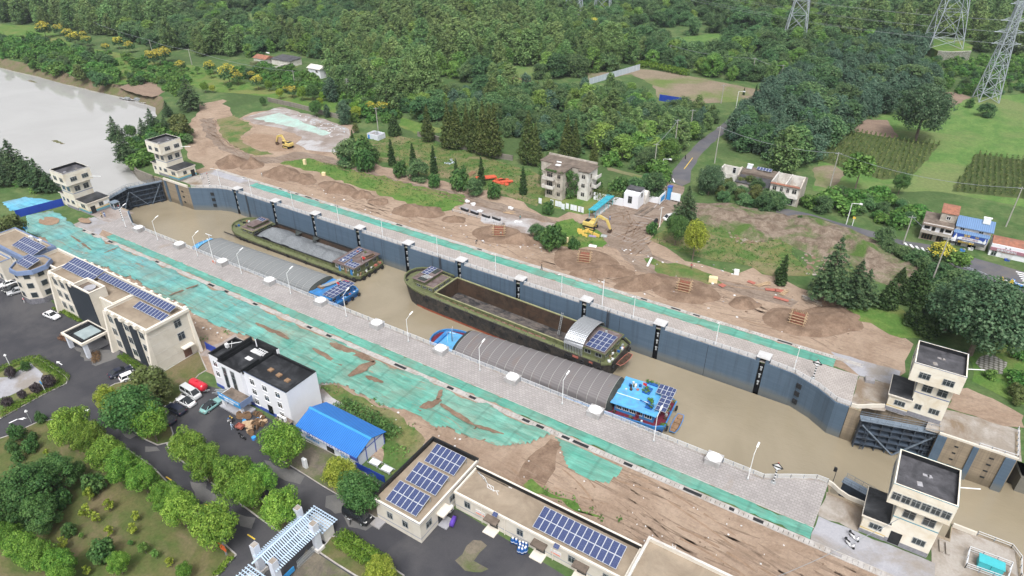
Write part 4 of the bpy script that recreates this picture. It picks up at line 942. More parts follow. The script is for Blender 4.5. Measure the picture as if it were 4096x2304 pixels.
for k in range(4):bx(21.4,22.0,122.4,122.47,-1.5-k*1.6,-1.2-k*1.6)('wall_niche','dark_void',gb3);bx(27.0,27.7,122.4,122.47,-1.5-k*1.6,-1.2-k*1.6)('wall_niche','dark_void',gb3)
bx(18.4,31,122.55,122.95,.1,.5)('low_wall','cream_wall',gb3)
gb4=gate_bay('concrete gate bay wall below the annex at the near open gate',[(2.7,98.8),(3.4,98.75),(3.45,96.6),(21.5,96.6),(21.6,100.2),(30.6,100.2),(31.3,94.8),(40,84)],WZ-1.5,.1,'lock_concrete',-1,(10,98,0))
cw_=[(2.9,98.5),(3.6,98.3),(4.8,97.4),(6.3,96.8),(9,96.7)]
wall_run('curved_parapet',cw_,.1,.95,'cream_wall',gb4,-1,.3)
cw2=[(2.9,122.0),(4.0,122.1),(5.2,122.9),(6.6,124),(8.6,125.2)]
wall_run('curved_parapet',cw2,.1,.95,'cream_wall',gb3,1,.3)
wall_run('low_wall',[(21.7,99.7),(25,99.7)],.1,.9,'cream_wall',gb4,-1,.3)
sw=gate_bay('curved stone retaining wall where the river meets the closed gate',[(-276,144),(-268,137),(-256,127.5),(-240,121.8),(-229.6,121.25)],-6,.5,'bank_stone',-1,(-240,122,0))
sw2=gate_bay('old stone river wall downstream of the open gate',[(31.3,131),(33,124.2),(60,124.5),(130,112)],WZ-1.5,-4.5,'bank_stone',1,(40,124,0))
def octa(x,y,rx,ry,k=.3):return[(x-rx,y-ry*(1-k*2)),(x-rx*(1-k*2),y-ry),(x+rx*(1-k*2),y-ry),(x+rx,y-ry*(1-k*2)),(x+rx,y+ry*(1-k*2)),(x+rx*(1-k*2),y+ry),(x-rx*(1-k*2),y+ry),(x-rx,y+ry*(1-k*2))]
def mooring(label,group,s,pm):
 t=thing('mooring_block',label,'mooring block',(0,0,0),group);y0,y1=sorted((s*.03,s*2.5));yb0,yb1=sorted((s*.96,s*2.5))
 m=MB();m.box(-1.35,-.6,y0,y1,.0,1.05);m.box(.6,1.35,y0,y1,.0,1.05);m.box(-.6,.6,yb0,yb1,.0,1.05);m.to('block',pm,t)
 MB().box(-1.42,1.42,min(s*-.08,s*2.58),max(s*-.08,s*2.58),1.05,1.24).to('slab','block_concrete' if s<0 else 'cap_concrete',t)
 MB().prism(octa(0,s*1.25,1.3,1.22),1.24,1.32).to('cap','white_paint' if s<0 else 'cap_concrete',t)
 for k in range(3):
  b=MB().cyl((0,s*.35,-2.3-k*2.0),(0,s*.35,-1.5-k*2.0),.2,n=8);b.cyl((0,s*.35,-1.5-k*2.0),(0,s*.35,-1.38-k*2.0),.3,n=8);b.to('bollard','galvanised',t)
 return Proto(t)
pn=mooring('concrete mooring block','mooring blocks along the near quay',-1,'block_concrete');pf=mooring('mooring block','mooring blocks along the far chamber wall',1,'lock_blue')
for i,x in enumerate(XN):pn.put((x,94.0,.07),0,1,ORD[i]+' octagon capped grey block on the near quay, counted from the closed gate')
for i,x in enumerate(XF):pf.put((x,127.2,.07),0,1,ORD[i]+' white capped mooring slot on the far chamber wall, counted from the closed gate')
def railing(label,pts,group,rails=(.42,.66,.9,1.14),step=1.9,kerb=True,post_mat='rail_paint',col=.055,double=False):
 t=thing('railing',label,'railing',(pts[0][0],pts[0][1],0),group)
 seg=list(zip(pts,pts[1:]))
 if kerb:
  m=MB()
  for a,b in seg:m.bar((*a,.19),(*b,.19),.3,.26)
  m.to('kerb','kerb_concrete',t)
 for z in rails:
  m=MB()
  for a,b in seg:m.bar((*a,z+.06),(*b,z+.06),col*1.35 if z==rails[-1]else col)
  m.to('rail',post_mat,t)
 for a,b in seg:
  L=math.hypot(b[0]-a[0],b[1]-a[1]);k=max(1,round(L/step))
  for i in range(k+1):
   x=a[0]+(b[0]-a[0])*i/k;y=a[1]+(b[1]-a[1])*i/k
   bx(x-.045,x+.045,y-.045,y+.045,.1,rails[-1]+.06)('post','steel_light',t)
YN,YF=93.55,127.65
ends=[(-197.3,YN)]+[]
gN,gF='white railings of the near quay','white railings of the far quay'
railing('bent railing at the narrow end of the near quay beside the closed gate',[(-206,97.4),(-204,96.5),(-197.5,93.6),(XN[0]-1.5,YN)],gN)
for i in range(9):railing(ORD[i]+' straight railing between near quay blocks, counted from the closed gate',[(XN[i]+1.5,YN),(XN[i+1]-1.5,YN)],gN)
railing('bent white railing where the near quay ends by the striped mast',[(XN[9]+1.5,YN),(-7,93.55),(-3,96.1),(.9,98.35),(2.8,98.4)],gN)
railing('bent railing where the far quay narrows beside the closed gate',[(-208.5,121.8),(-204.7,124.0),(-200.8,126.35),(-196.5,YF),(XF[0]-1.5,YF)],gF)
for i in range(9):railing(ORD[i]+' straight railing between far quay slots, counted from the closed gate',[(XF[i]+1.5,YF),(XF[i+1]-1.5,YF)],gF)
railing('bent white railing where the far quay ends by the diamond sign mast',[(XF[9]+1.5,YF),(-14.4,127.65),(-9,127.05),(-3.9,124.95),(.1,122.2),(2.8,122.1)],gF)
railing('thin pipe railing on the concrete deck past the far open gate',[(24.8,122.8),(30.8,122.9),(31,132)],'deck railings past the open gate',(.5,.95),2,False)
railing('thin pipe railing on the worn apron behind the nearest tower',[(25.2,99.8),(29.8,99.8),(31,98),(30.9,94.5),(33,88)],'deck railings past the open gate',(.5,.95),2,False)
def lamp(label,group,s):
 t=thing('lamp_post',label,'lamp post',(0,0,0),group)
 MB().cyl((0,0,0),(0,0,.5),.14,.12).cyl((0,0,.5),(0,0,6.2),.085,.06).to('pole','white_paint',t)
 cy((0,0,6.05),(0,s*1.25,6.75),.05,.045,6)('arm','white_paint',t)
 MB().loft([[(x*.17,s*(1.15+y),6.72+y*.32+z)for x,z in((-1,0),(1,0),(.8,.1),(-.8,.1))]for y in(0,.25,.8,1.0)]).to('lamp_head','white_paint',t)
 bx(-.13,.13,-.1,.1,2.0,2.55)('control_box','rail_paint',t)
 bx(-.2,.2,-.2,.2,0,.12)('base_plate','frame_metal',t)
 return Proto(t)
a,b=lamp('white lamp post','lamp posts along the near quay',1),lamp('white lamp post','lamp posts along the far quay',-1)
for i,x in enumerate((-198.5,-182.2,-163.5,-144.7,-125.6,-106.1,-86.6,-66.7,-46.5,-26.9,-9.3)):a.put((x,92.05,.06),random.uniform(-.06,.06),1,ORD[i]+' white lamp post along the near quay, counted from the closed gate')
for i,x in enumerate((-201.4,-185,-164.8,-144.6,-126.7,-106.3,-86.7,-66.6,-46.9,-26.7,-9.5)):b.put((x,128.35,.06),random.uniform(-.06,.06),1,ORD[i]+' white lamp post along the far quay, counted from the closed gate')
t=thing('camera_pole','tall plain white pole with a camera beside the red ladder head on the far quay','pole',(-55.3,128.6,0))
cy((-55.3,128.6,0),(-55.3,128.6,8),.13,.09)('pole','white_paint',t);bx(-55.9,-55.2,128.5,128.7,7.2,7.4)('camera','white_paint',t);bx(-55.55,-55.05,128.4,128.8,.06,.3)('base_plate','frame_metal',t)
t=thing('camera_pole','plain white pole between the second and third lamp posts of the near quay','pole',(-158.0,93.1)+(0,));q=(-158.0,93.1)
cy((*q,0),(*q,6.6),.11,.08)('pole','white_paint',t);bx(q[0]-.5,q[0]+.1,q[1]-.1,q[1]+.1,6.3,6.5)('camera','white_paint',t)
t=thing('barrier','red and white folding barrier around the base of the plain white pole','barrier',(*(-155.9,91.9),0));q=(-155.9,91.9)
for k in range(3):MB().box(q[0]-.7+k*.5,q[0]-.3+k*.5,q[1]-.05+.15*(k%2),q[1]+.02+.15*(k%2),.2,.8).to('panel','orange_paint' if k!=1 else 'white_paint',t)
def striped(loc,h,label,diamond=None,arrow_=False):
 t=thing('striped_mast',label,'signal mast',loc);x,y,z=loc;n=int(h/.34)
 for k in range(n):
  MB().cyl((x,y,z+k*h/n),(x,y,z+(k+1)*h/n),.15,n=10).to('stripe','black_paint' if k%2 else 'white_paint',t)
 bx(x-.4,x+.4,y-.35,y+.35,z,z+.1)('base_plate','frame_metal',t)
 cy((x,y,z+h),(x,y,z+h+.22),.13,.1)('lamp','red_paint',t)
 if diamond:
  yy=y-.2;zc=z+h-.6;d=1.0
  MB().add([(x-d,yy,zc),(x,yy,zc-d*.9),(x+d,yy,zc),(x,yy,zc+d*.9),(x-d,yy+.06,zc),(x,yy+.06,zc-d*.9),(x+d,yy+.06,zc),(x,yy+.06,zc+d*.9)],[(0,1,2,3),(7,6,5,4),(0,4,5,1),(1,5,6,2),(2,6,7,3),(3,7,4,0)]).to('diamond_board','black_paint',t)
  e=.8;f_=.16
  for sg in(1,-1):
   MB().add([(x-e*.86,yy-.02,zc+sg*f_),(x+e*.86,yy-.02,zc+sg*f_),(x,yy-.02,zc+sg*e*.88)],[(0,1,2)]).to('white_field','white_paint',t)
striped((*(-5.4,127.6),.06),4.6,'striped mast with a black and white diamond board on the far quay end',True)
striped((*(-5.3,93.6),.06),4.6,'black and white striped mast at the bend of the near quay railing',True)
striped((*(-204,126.1),.06),4.8,'striped mast on the far quay beside the closed gate')
striped((*(-204,94.4),.06),4.8,'striped mast on the near quay by the grey control cabin')
def leaf_gate(label,hp,mp,zt,zb,face,walk=1.3):
 """steel gate leaf from hinge to mitre post; face = side of the ribs (+1 left of hinge->mitre)"""
 t=thing('gate_leaf',label,'lock gate',(*hp,0));A=Vector((*hp,0));B=Vector((*mp,0));d=(B-A).normalized();n=Vector((-d.y,d.x,0))*face;L=(B-A).length
 P=lambda u,o,z:A+d*u+n*o+Vector((0,0,z))
 def slab(m,u0,u1,o0,o1,z0,z1):m.add([P(u,o,z)for z in(z0,z1)for u,o in((u0,o0),(u1,o0),(u1,o1),(u0,o1))],[(3,2,1,0),(4,5,6,7),(0,1,5,4),(1,2,6,5),(2,3,7,6),(3,0,4,7)])
 m=MB();slab(m,0,L,-.15,0,zb,zt);m.to('skin_plate','steel_blue',t)
 H=zt-zb;nv=7
 for k in range(6):
  z=zb+.15+(H-.3)*k/5;m=MB();slab(m,.1,L-.1,.0,.95,z-.09,z+.09);m.to('girder','steel_blue',t)
 for k in range(nv+1):
  u=.15+(L-.3)*k/nv;m=MB();slab(m,u-.07,u+.07,.003,.80,zb,zt-.02);m.to('stiffener','steel_blue',t)
 m=MB();m.bar(P(.5,1.02,zt-.5),P(L*.47,1.02,zb+.4),.34,.16);m.to('diagonal','steel_light',t)
 m=MB();m.bar(P(L-.5,1.02,zt-1.2),P(L*.47,1.02,zb+.4),.34,.16);m.to('diagonal','steel_light',t)
 for u in(L-1.6,1.3):
  m=MB()
  for q in(-.28,.28):m.bar(P(u+q,1.12,zb),P(u+q,1.12,zt),.09)
  for k in range(16):m.bar(P(u-.28,1.12,zb+.2+k*H/16),P(u+.28,1.12,zb+.2+k*H/16),.06)
  m.to('ladder','steel_blue',t)
 m=MB();slab(m,-.4,L+.2,-.35,walk,zt+.02,zt+.16);m.to('walkway','steel_light',t)
 for o in(-.3,walk-.05):
  m=MB()
  for z in(.55,1.1):m.bar(P(-.3,o,zt+z),P(L+.1,o,zt+z),.055)
  k=int(L/1.3)
  for i in range(k+1):m.bar(P(L*i/k,o,zt+.1),P(L*i/k,o,zt+1.1),.05)
  m.to('handrail','steel_light',t)
 return t
leaf_gate('closed steel gate leaf on the far bank half of the mitre gate',(-225.2,121.0),(-229.4,110.8),-.7,WZ-1.2,1)
leaf_gate('closed steel gate leaf on the near bank half of the mitre gate',(-225.6,100.1),(-229.4,110.6),-.7,WZ-1.2,-1)
leaf_gate('open steel gate leaf with crossed braces parked in the far recess',(18.4,124.6),(5.1,121.0),-.7,WZ-.3,1)
leaf_gate('open steel gate leaf half hidden behind the annex of the nearest tower',(18.4,98.0),(5.1,101.2),-.7,WZ-.3,-1)
def tower(label,x0,x1,y0,y1,rx0,rx1,ry0,ry1,an,side_an,ribbon=False,an_door='-y',zt=13.1,stripes=True):
 t=thing('control_tower',label,'control tower',((x0+x1)/2,y0,0))
 zs=9.0
 bx(x0,x1,y0,y1,-.2,zs)('shaft','tower_wall',t)
 bx(rx0,rx1,ry0,ry1,zs,zt-.85)('upper_storey','tower_wall',t)
 parapet_roof(t,rx0,rx1,ry0,ry1,zt-.85,.85,'tower_wall','felt_roof',.22,None,'black_paint')
 band(t,rx0,rx1,ry0,ry1,zt-.09,zt+.03,'teal_band' if ribbon else 'slate_blue','edge_band');band(t,rx0,rx1,ry0,ry1,zs+2.95,zs+3.03,'cream_trim')
 band(t,x0,x1,y0,y1,5.75,5.95,'teal_band' if ribbon else 'blue_band');band(t,x0,x1,y0,y1,-.1,1.0,'grey_plinth','plinth')
 w=x1-x0;xm=(x0+x1)/2;ym=(y0+y1)/2
 if ribbon:
  rw_=rx1-rx0-.5
  for k in range(6):win(t,'-y',ry0,rx0+.25+rw_*(k+.5)/6,zs+1.75,rw_/6-.08,1.5,1)
  for k in range(5):win(t,'-x',rx0,ry0+.4+(ry1-ry0-.8)*(k+.5)/5,zs+1.75,(ry1-ry0-.8)/5-.08,1.5,1);win(t,'+x',rx1,ry0+.4+(ry1-ry0-.8)*(k+.5)/5,zs+1.75,(ry1-ry0-.8)/5-.08,1.5,1)
 else:
  for fx in(.27,.73):
   win(t,'-y',ry0,rx0+(rx1-rx0)*fx,zs+1.75,1.9,1.4,2);win(t,'+x',rx1,ry0+(ry1-ry0)*(.32 if fx<.5 else.75),zs+1.75,2.0,1.4,2)
   win(t,'-x',rx0,ry0+(ry1-ry0)*fx,zs+1.75,1.7,1.4,1)
 for fx in(.3,.74):
  win(t,'-y',y0,x0+w*fx,7.2,1.7,1.7,1);win(t,'+x',x1,y0+(y1-y0)*fx,7.2,1.7,1.7,1);win(t,'-x',x0,y0+(y1-y0)*fx,7.2,1.5,1.6,1)
 if an_door!='hidden':
  win(t,'-y',y0,x0+w*.72,2.6,1.8,1.3,2)
  if ribbon:door(t,'-y',y0,x0+w*.22,.2,1.6,2.5)
  else:win(t,'-y',y0,x0+w*.25,2.6,1.2,1.3,1)
 # one-storey annex
 ax0,ax1,ay0,ay1=an
 bx(ax0,ax1,ay0,ay1,-.2,3.7)('annex','tower_wall',t)
 bx(ax0-.35,ax1+.35,ay0-.35,ay1+.2,3.7,4.0)('annex_eave','cream_trim',t)
 bx(ax0-.25,ax1+.25,ay0-.25,ay1+.1,4.0,4.12)('annex_roof','black_roof',t)
 if stripes:
  band(t,ax0,ax1,ay0,ay1,-.1,.55,'grey_plinth','plinth');band(t,ax0,ax1,ay0,ay1,.55,1.15,'teal_band');band(t,ax0,ax1,ay0,ay1,1.3,1.5,'yellow_band',d=.035)
 else:
  band(t,ax0,ax1,ay0,ay1,-.1,.8,'grey_plinth','plinth');band(t,ax0,ax1,ay0,ay1,1.1,1.25,'yellow_band')
 aw=ay1-ay0
 if side_an=='+x':
  door(t,'+x',ax1,ay0+aw*(.2 if ay0<110 else.82),.15,1.5,2.4);win(t,'+x',ax1,ay0+aw*.6 if ay0<110 else ay0+aw*.4,2.4,1.4,1.3,1)
  if ay0<110:bx(ax1,ax1+.06,ay0+aw*.74,ay0+aw*.97,1.9,2.9)('notice_board','sign_white',t)
  for fx in(.3,.7):win(t,'-y',ay0,ax0+(ax1-ax0)*(.3+.5*fx),2.4,1.1,1.3,1)
 else:win(t,'-y',ay0,(ax0+ax1)/2+.2,2.3,1.9,1.2,2)
 m=MB();m.cyl((rx1-.1,ry1-.6,zt-3.2),(rx1+3.4,ry1+.9,zt-3.0),.09,n=6);m.to('camera_arm','white_paint',t)
 m=MB();r=random.Random(int(x0));cx=rx0+.5
 for k in range(3):m.obox((r.uniform(rx0+1,rx1-1),r.uniform(ry0+1,ry1-1),zt-.8),r.uniform(.5,1.1),r.uniform(.4,.9),.06,r.uniform(0,3))
 m.to('roof_patches','grey_concrete',t)
 m=MB().cyl((x1+.06,y0+.25,0),(x1+.06,y0+.25,zs),.06,n=6);m.to('drainpipe','cream_trim',t)
 return t
tower('cream tower on the near bank by the closed gate next to the blue hoarding',-229.0,-222.6,90.9,97.2,-229.5,-221.6,89.6,97.9,(-222.6,-216.4,91.2,98.1),'+x')
tower('cream tower on the far bank by the closed gate in front of the cedars',-229.2,-222.8,123.6,130.0,-230.1,-222.0,122.3,130.6,(-222.8,-217.3,123.4,130.4),'+x')
tower('cream tower on the far bank beside the open gate',12.4,18.2,125.6,131.6,10.5,19.0,124.1,132.4,(8.7,12.4,125.2,131.8),'-y',an_door='x',stripes=False)
tower('nearest cream tower with a ribbon of windows and blistered black roof',12.5,18.6,90.7,96.8,10.8,19.2,89.6,97.9,(8.9,12.5,90.6,96.9),'-y',True,stripes=False)
for nm,x0,x1,y0,y1 in(('near',-232.2,-229.0,91.2,95.5),('far',-232.2,-229.2,123.6,128)):
 t=[o for o in COL.objects if o.name.startswith('control_tower')and o.parent is None][0 if nm=='near' else 1]
 bx(x0,x1,y0,y1,-.2,4.2)('rear_annex','tower_wall',t);bx(x0-.3,x1-.01,y0-.3,y1+.3,4.2,4.4)('annex_eave','cream_trim',t);bx(x0-.2,x1-.02,y0-.2,y1+.2,4.4,4.5)('annex_roof','black_roof',t)
 win(t,'-y',y0,(x0+x1)/2,2.4,1.2,1.3)
t=thing('control_cabin','small grey glazed cabin on the near quay by the closed gate','cabin',(-214.2,98.3,0))
bx(-215.4,-213.2,97.4,99.3,.06,.9)('base','steel_light',t);bx(-215.3,-213.3,97.5,99.2,.9,2.2)('glazing','window_glass',t);bx(-215.6,-213.0,97.2,99.5,2.2,2.4)('roof','steel_light',t)
for(x,y)in((-215.35,97.45),(-213.25,97.45),(-215.35,99.25),(-213.25,99.25)):bx(x-.08,x+.08,y-.08,y+.08,.9,2.2)('corner_post','rail_paint',t)
t=thing('signal_light','black signal lamp on a short post at the end of the near railing','signal light',(*(3.5,99.5),0));q=(3.5,99.5)
cy((*q,0),(*q,3.2),.06,.05)('pole','wire_dark',t);bx(q[0]-.5,q[0]-.05,q[1]-.25,q[1]+.1,2.5,3.3)('lamp_housing','black_paint',t)
for nm,q,l in(('solar_lamp',(-212,128.4),'small solar panel on a white post in front of the far tower door'),('solar_lamp',(-212,129.0),'second small solar panel on a white post next to the far tower')):
 t=thing(nm,l,'solar lamp',(*q,0),'small solar lamps by the far tower');cy((*q,0),(*q,2.2),.05)('post','white_paint',t)
 MB().obox((q[0],q[1],2.2),.9,.7,.05,0,-.5).to('panel','solar_cell',t)
def outline(x0,x1,y0,y1,bl,nb=11,stern=.8,inset=0,rake=0):
 """deck outline from the near stern round the bow to the far stern"""
 yc=(y0+y1)/2;hw=(y1-y0)/2-inset;P=[(x1-inset,yc-hw*stern),(x1-inset-2.0,yc-hw)]
 for k in range(5):P.append((x1-3-(x1-3-x0-bl)*(k+1)/6,yc-hw))
 for i in range(nb):
  a=-math.pi/2+math.pi*i/(nb-1);c=math.cos(a);s=math.sin(a)
  P.append((x0+inset+rake*max(0,c)+bl-(bl-inset*.0)*abs(c)**.75,yc+hw*math.copysign(abs(s)**.9,s)))
 for k in range(5):P.append((x0+bl+(x1-3-x0-bl)*(k+1)/6,yc+hw))
 P+=[(x1-inset-2.0,yc+hw),(x1-inset,yc+hw*stern)]
 return P
def ship(label,x0,x1,y0,y1,zg,zd,bl,sheer,mats,hold=None,sternup=.4,trim=None):
 """hull with raised gunwale, deck with a hold cut into it"""
 loc=((x0+x1)/2,(y0+y1)/2,WZ);t=thing('cargo_barge',label,'barge',loc)
 zf=lambda x:sheer*max(0,1-(x-x0)/(bl*1.6))**1.6+sternup*max(0,1-(x1-x)/8)
 O=outline(x0,x1,y0,y1,bl);I=outline(x0,x1,y0,y1,bl,inset=.28);B=outline(x0+.6,x1-.8,y0+.15,y1-.15,bl,rake=1.2)
 zs=zg-.75
 low=MB().loft([[(x,y,WZ-.8)for x,y in B],[(bx+(ox-bx)*.75,by+(oy-by)*.8,zs+zf(ox)*.7)for(bx,by),(ox,oy)in zip(B,O)]],cap=False);low.to('hull',mats[0],t)
 MB().loft([[(bx+(ox-bx)*.75,by+(oy-by)*.8,zs+zf(ox)*.7)for(bx,by),(ox,oy)in zip(B,O)],[(x,y,zg+zf(x))for x,y in O],[(x,y,zg+zf(x))for x,y in I],[(x,y,zd-.3)for x,y in I]],cap=False).to('bulwark',mats[1],t)
 if len(mats)>3:
  MB().loft([[(x-.03*(1 if x<x0+5 else 0),y+(-.05 if y<loc[1]else.05),z+zb)for(x,y),z in zip(B,[0]*len(B))]for zb in(WZ-.2,WZ+.55)],cap=False).to('boot_top',mats[3],t)
 D_=[Vector((x,y,0))for x,y in I];polys=[D_]
 if hold:
  hx0,hx1,hy0,hy1,zt,zfl,cm,hm,fm=hold
  H=[Vector((hx0,hy0,0)),Vector((hx1,hy0,0)),Vector((hx1,hy1,0)),Vector((hx0,hy1,0))];polys.append(H)
 tri=tessellate_polygon(polys);allp=[p for q in polys for p in q]
 MB().add([(p.x,p.y,zd+zf(p.x)*.75)for p in allp],tri).to('deck',mats[2],t)
 if hold:
  e=.16;rings=[[(hx0-a,hy0-a,z),(hx1+a,hy0-a,z),(hx1+a,hy1+a,z),(hx0-a,hy1+a,z)]for a,z in((e,zd-.2),(e,zt-.12),(e+.14,zt-.12),(e+.14,zt),(-.05,zt),(-.05,zt-.25))]
  MB().loft(rings[:3],cap=False).to('coaming',trim or mats[1],t);MB().loft(rings[2:],cap=False).to('coaming_rim',cm,t)
  MB().loft([[(hx0,hy0,z),(hx1,hy0,z),(hx1,hy1,z),(hx0,hy1,z)]for z in(zt-.1,zfl)],cap=False).to('hold_side',hm,t)
  MB().sheet([(hx0,hy0),(hx1,hy0),(hx1,hy1),(hx0,hy1)],zfl+.02).to('hold_floor',fm,t)
 return t
SHIPS=[]
def spin(t,deg):t.rotation_euler=(0,0,R(deg));SHIPS.append(t)
def at_ship(t,x,y):
 """where a point measured on the unturned barge ends up after turning"""
 a=t.rotation_euler[2];dx,dy=x-t.location.x,y-t.location.y
 return t.location.x+dx*math.cos(a)-dy*math.sin(a),t.location.y+dx*math.sin(a)+dy*math.cos(a)
FEND=None
def fender(t,x,y,z,where,ax='y',r=.5):
 global FEND
 if FEND is None:
  q=thing('tyre_fender','fender','tyre');MB().torus((0,0,0),.36,.16).to('tyre','tyre_rubber',q,True);FEND=Proto(q)
 a=t.rotation_euler[2];X,Y=at_ship(t,x,y)
 FEND.put((X,Y,z),a+(0 if ax=='y' else math.pi/2),r/.5,'black rubber tyre fender hanging on the side of the '+where,'tyre fenders of the '+where)
def solar(name,label,cat,corner,ux,uy,nx,ny,pw,ph,tilt,parent=None,group=None,rot=0,legs=.4):
 """array of framed modules: thing > one panel per module (panel > cells)"""
 t=thing(name,label,cat,(0,0,0),group);r=Matrix.Rotation(tilt,3,'X')
 fr=MB();fr.box(.0,pw-.03,0,ph-.03,0,.05);cell=MB().box(.05,pw-.08,.05,ph-.08,.052,.058)
 pm=fr.to('panel','panel_frame',t);ce=cell.to('cells','solar_cell',pm)
 first=True
 for j in range(ny):
  for i in range(nx):
   p=r@Vector((i*pw,j*ph,0))
   o=pm if first else pm.copy();c=ce if first else ce.copy()
   if not first:COL.objects.link(o);COL.objects.link(c);o.parent=t;c.parent=o
   first=False;o.location=(p.x,p.y,p.z);o.rotation_euler=(tilt,0,0)
 m=MB();zt=ny*ph*math.sin(tilt);yt=ny*ph*math.cos(tilt)
 for i in range(0,nx+1,max(1,nx//4)):
  x=min(i*pw,nx*pw-.05);m.bar((x,.15,-legs),(x,.15,.02),.06);m.bar((x,yt-.1,-legs),(x,yt-.1,zt-.02),.06);m.bar((x,.15,-.02),(x,yt-.1,zt-.06),.06)
 m.bar((0,yt-.1,-.02),(nx*pw-.05,yt-.1,-.02),.05);m.to('rack','frame_metal',t)
 t.location=corner;t.rotation_euler=(0,0,rot)
 return t
def cabin(t,x0,x1,y0,y1,z0,z1,wall,roof,over=.35,wins='-y',wn=3,wmat='dark_window',rim=None,door_u=None):
 bx(x0,x1,y0,y1,z0,z1)('cabin',wall,t)
 bx(x0-over,x1+over,y0-over,y1+over,z1,z1+.14)('cabin_roof',roof,t)
 if rim:
  m=MB();a,b,c,d=x0-over-.06,x1+over+.06,y0-over-.06,y1+over+.06
  m.box(a,b,c,c+.14,z1-.05,z1+.3);m.box(a,b,d-.14,d,z1-.05,z1+.3);m.box(a,a+.14,c+.14,d-.14,z1-.05,z1+.3);m.box(b-.14,b,c+.14,d-.14,z1-.05,z1+.3);m.to('roof_rim',rim,t)
 h=z1-z0
 for k in range(wn):win(t,'-y',y0,x0+(x1-x0)*(k+.5)/wn,z0+h*.62,(x1-x0)/wn*.6,h*.42,1,'white_paint' if wmat=='window_glass' else 'frame_metal',wmat)
 for k in range(3):win(t,'+x',x1,y0+(y1-y0)*(k+.5)/3,z0+h*.6,1.3,h*.4,1,'frame_metal',wmat)
def bits(t,spots,mat,name,r=.13,h=.45):
 for x,y,z in spots:
  MB().cyl((x-.28,y,z),(x-.28,y,z+h),r,n=7).cyl((x+.28,y,z),(x+.28,y,z+h),r,n=7).box(x-.45,x+.45,y-.2,y+.2,z,z+.06).to(name,mat,t)
def clutter(t,x0,x1,y0,y1,z,n,seed,name='deck_gear'):
 r=random.Random(seed);mats=['cloth_white','boat_dark_blue','wood','hole_rust','frame_metal','black_paint','boat_green','dinghy_red','rail_paint']
 for k in range(n):
  x,y=r.uniform(x0,x1),r.uniform(y0,y1);m=MB()
  if r.random()<.45:m.cyl((x,y,z),(x,y,z+r.uniform(.4,.8)),r.uniform(.18,.34),n=8)
  else:m.obox((x,y,z),r.uniform(.3,.9),r.uniform(.3,.7),r.uniform(.2,.6),r.uniform(0,3))
  m.to(name,r.choice(mats),t)
# ---- the gravel barge
s1=ship('green barge loaded with grey gravel lying along the far wall',-184.3,-124.8,114.6,126.6,-6.75,-7.0,9,1.3,('hull_black','boat_green','boat_green'),(-170.6,-136.4,116.1,125.5,-5.35,-7.6,'black_paint','hole_rust','hole_rust'))
SHIPS.append(s1)
cabin(s1,-178.2,-172.6,117.2,124.6,-6.8,-5.3,'boat_green','boat_roof_brown',.3,wn=2,rim='boat_rim_olive')
bx(-176.6,-173.6,118.4,124.2,-5.1,-4.2)('upper_house','boat_green',s1);bx(-177.0,-173.2,118.0,124.7,-4.2,-4.05)('upper_roof','boat_roof_brown',s1)
cabin(s1,-134.6,-126.8,115.5,125.6,-6.9,-4.2,'boat_green','boat_roof_brown',.5,wn=4,wmat='window_glass',rim=None)
for k,x in enumerate((-132.6,-130.2,-128.0)):bx(x-.45,x+.35,115.42,115.52,-6.8,-4.9)('door','boat_blue' if k!=1 else 'wood',s1)
clutter(s1,-126.3,-125.2,116,125.4,-6.6,16,5);clutter(s1,-182.5,-179,118.5,123,-6.2,9,6);clutter(s1,-133,-127.5,116.5,124.8,-4.05,9,8,'roof_gear')
bits(s1,[(-181.8,117.8,-6),(-182.8,120.6,-5.6),(-162,115.2,-6.9),(-146,115.2,-6.9),(-126,117,-6.6),(-126,124,-6.6)],'wire_dark','mooring_bitt')
for k in range(18):bx(-169.8+k*1.95,-169.7+k*1.95,115.72,115.95,-6.95,-5.5)('stay','boat_green',s1)
bx(-184,-126,114.45,114.66,-7.35,-7.1)('rubbing_strake','hull_black',s1)
for k,x in enumerate((-177.5,-175.8,-174.2,-172.6,-163,-154,-146,-138.3,-136.6,-135.5,-132.8,-129.3)):fender(s1,x,114.35+(.6 if x<-176 else 0),-7.3,'gravel barge')
for y in(116.8,119.0,121.5,124.5):fender(s1,-124.6,y,-7.3,'gravel barge','x',.62)
fender(s1,-126.3,114.5,-7.2,'gravel barge','y',.7);fender(s1,-183.6,118.4,-6.8,'gravel barge','x')
solar('solar_array','two rows of solar panels on the gravel barge cabin roof','solar panels',(-133.6,116.2,-3.9),1,1,2,6,1.05,1.45,R(2),legs=.2)
solar('solar_array','few loose solar panels at the aft edge of the gravel barge roof','solar panels',(-130.4,115.4,-3.85),1,1,4,2,1.0,1.2,R(3),legs=.2)
solar('solar_array','small blue solar panel on the bow house of the gravel barge','solar panels',(-176.6,122.3,-3.95),1,1,3,1,1.0,1.6,R(2),legs=.1)
t=thing('skiff','old wooden skiff lying on the roof of the gravel barge','small boat',(-127.6,122,-4.05));
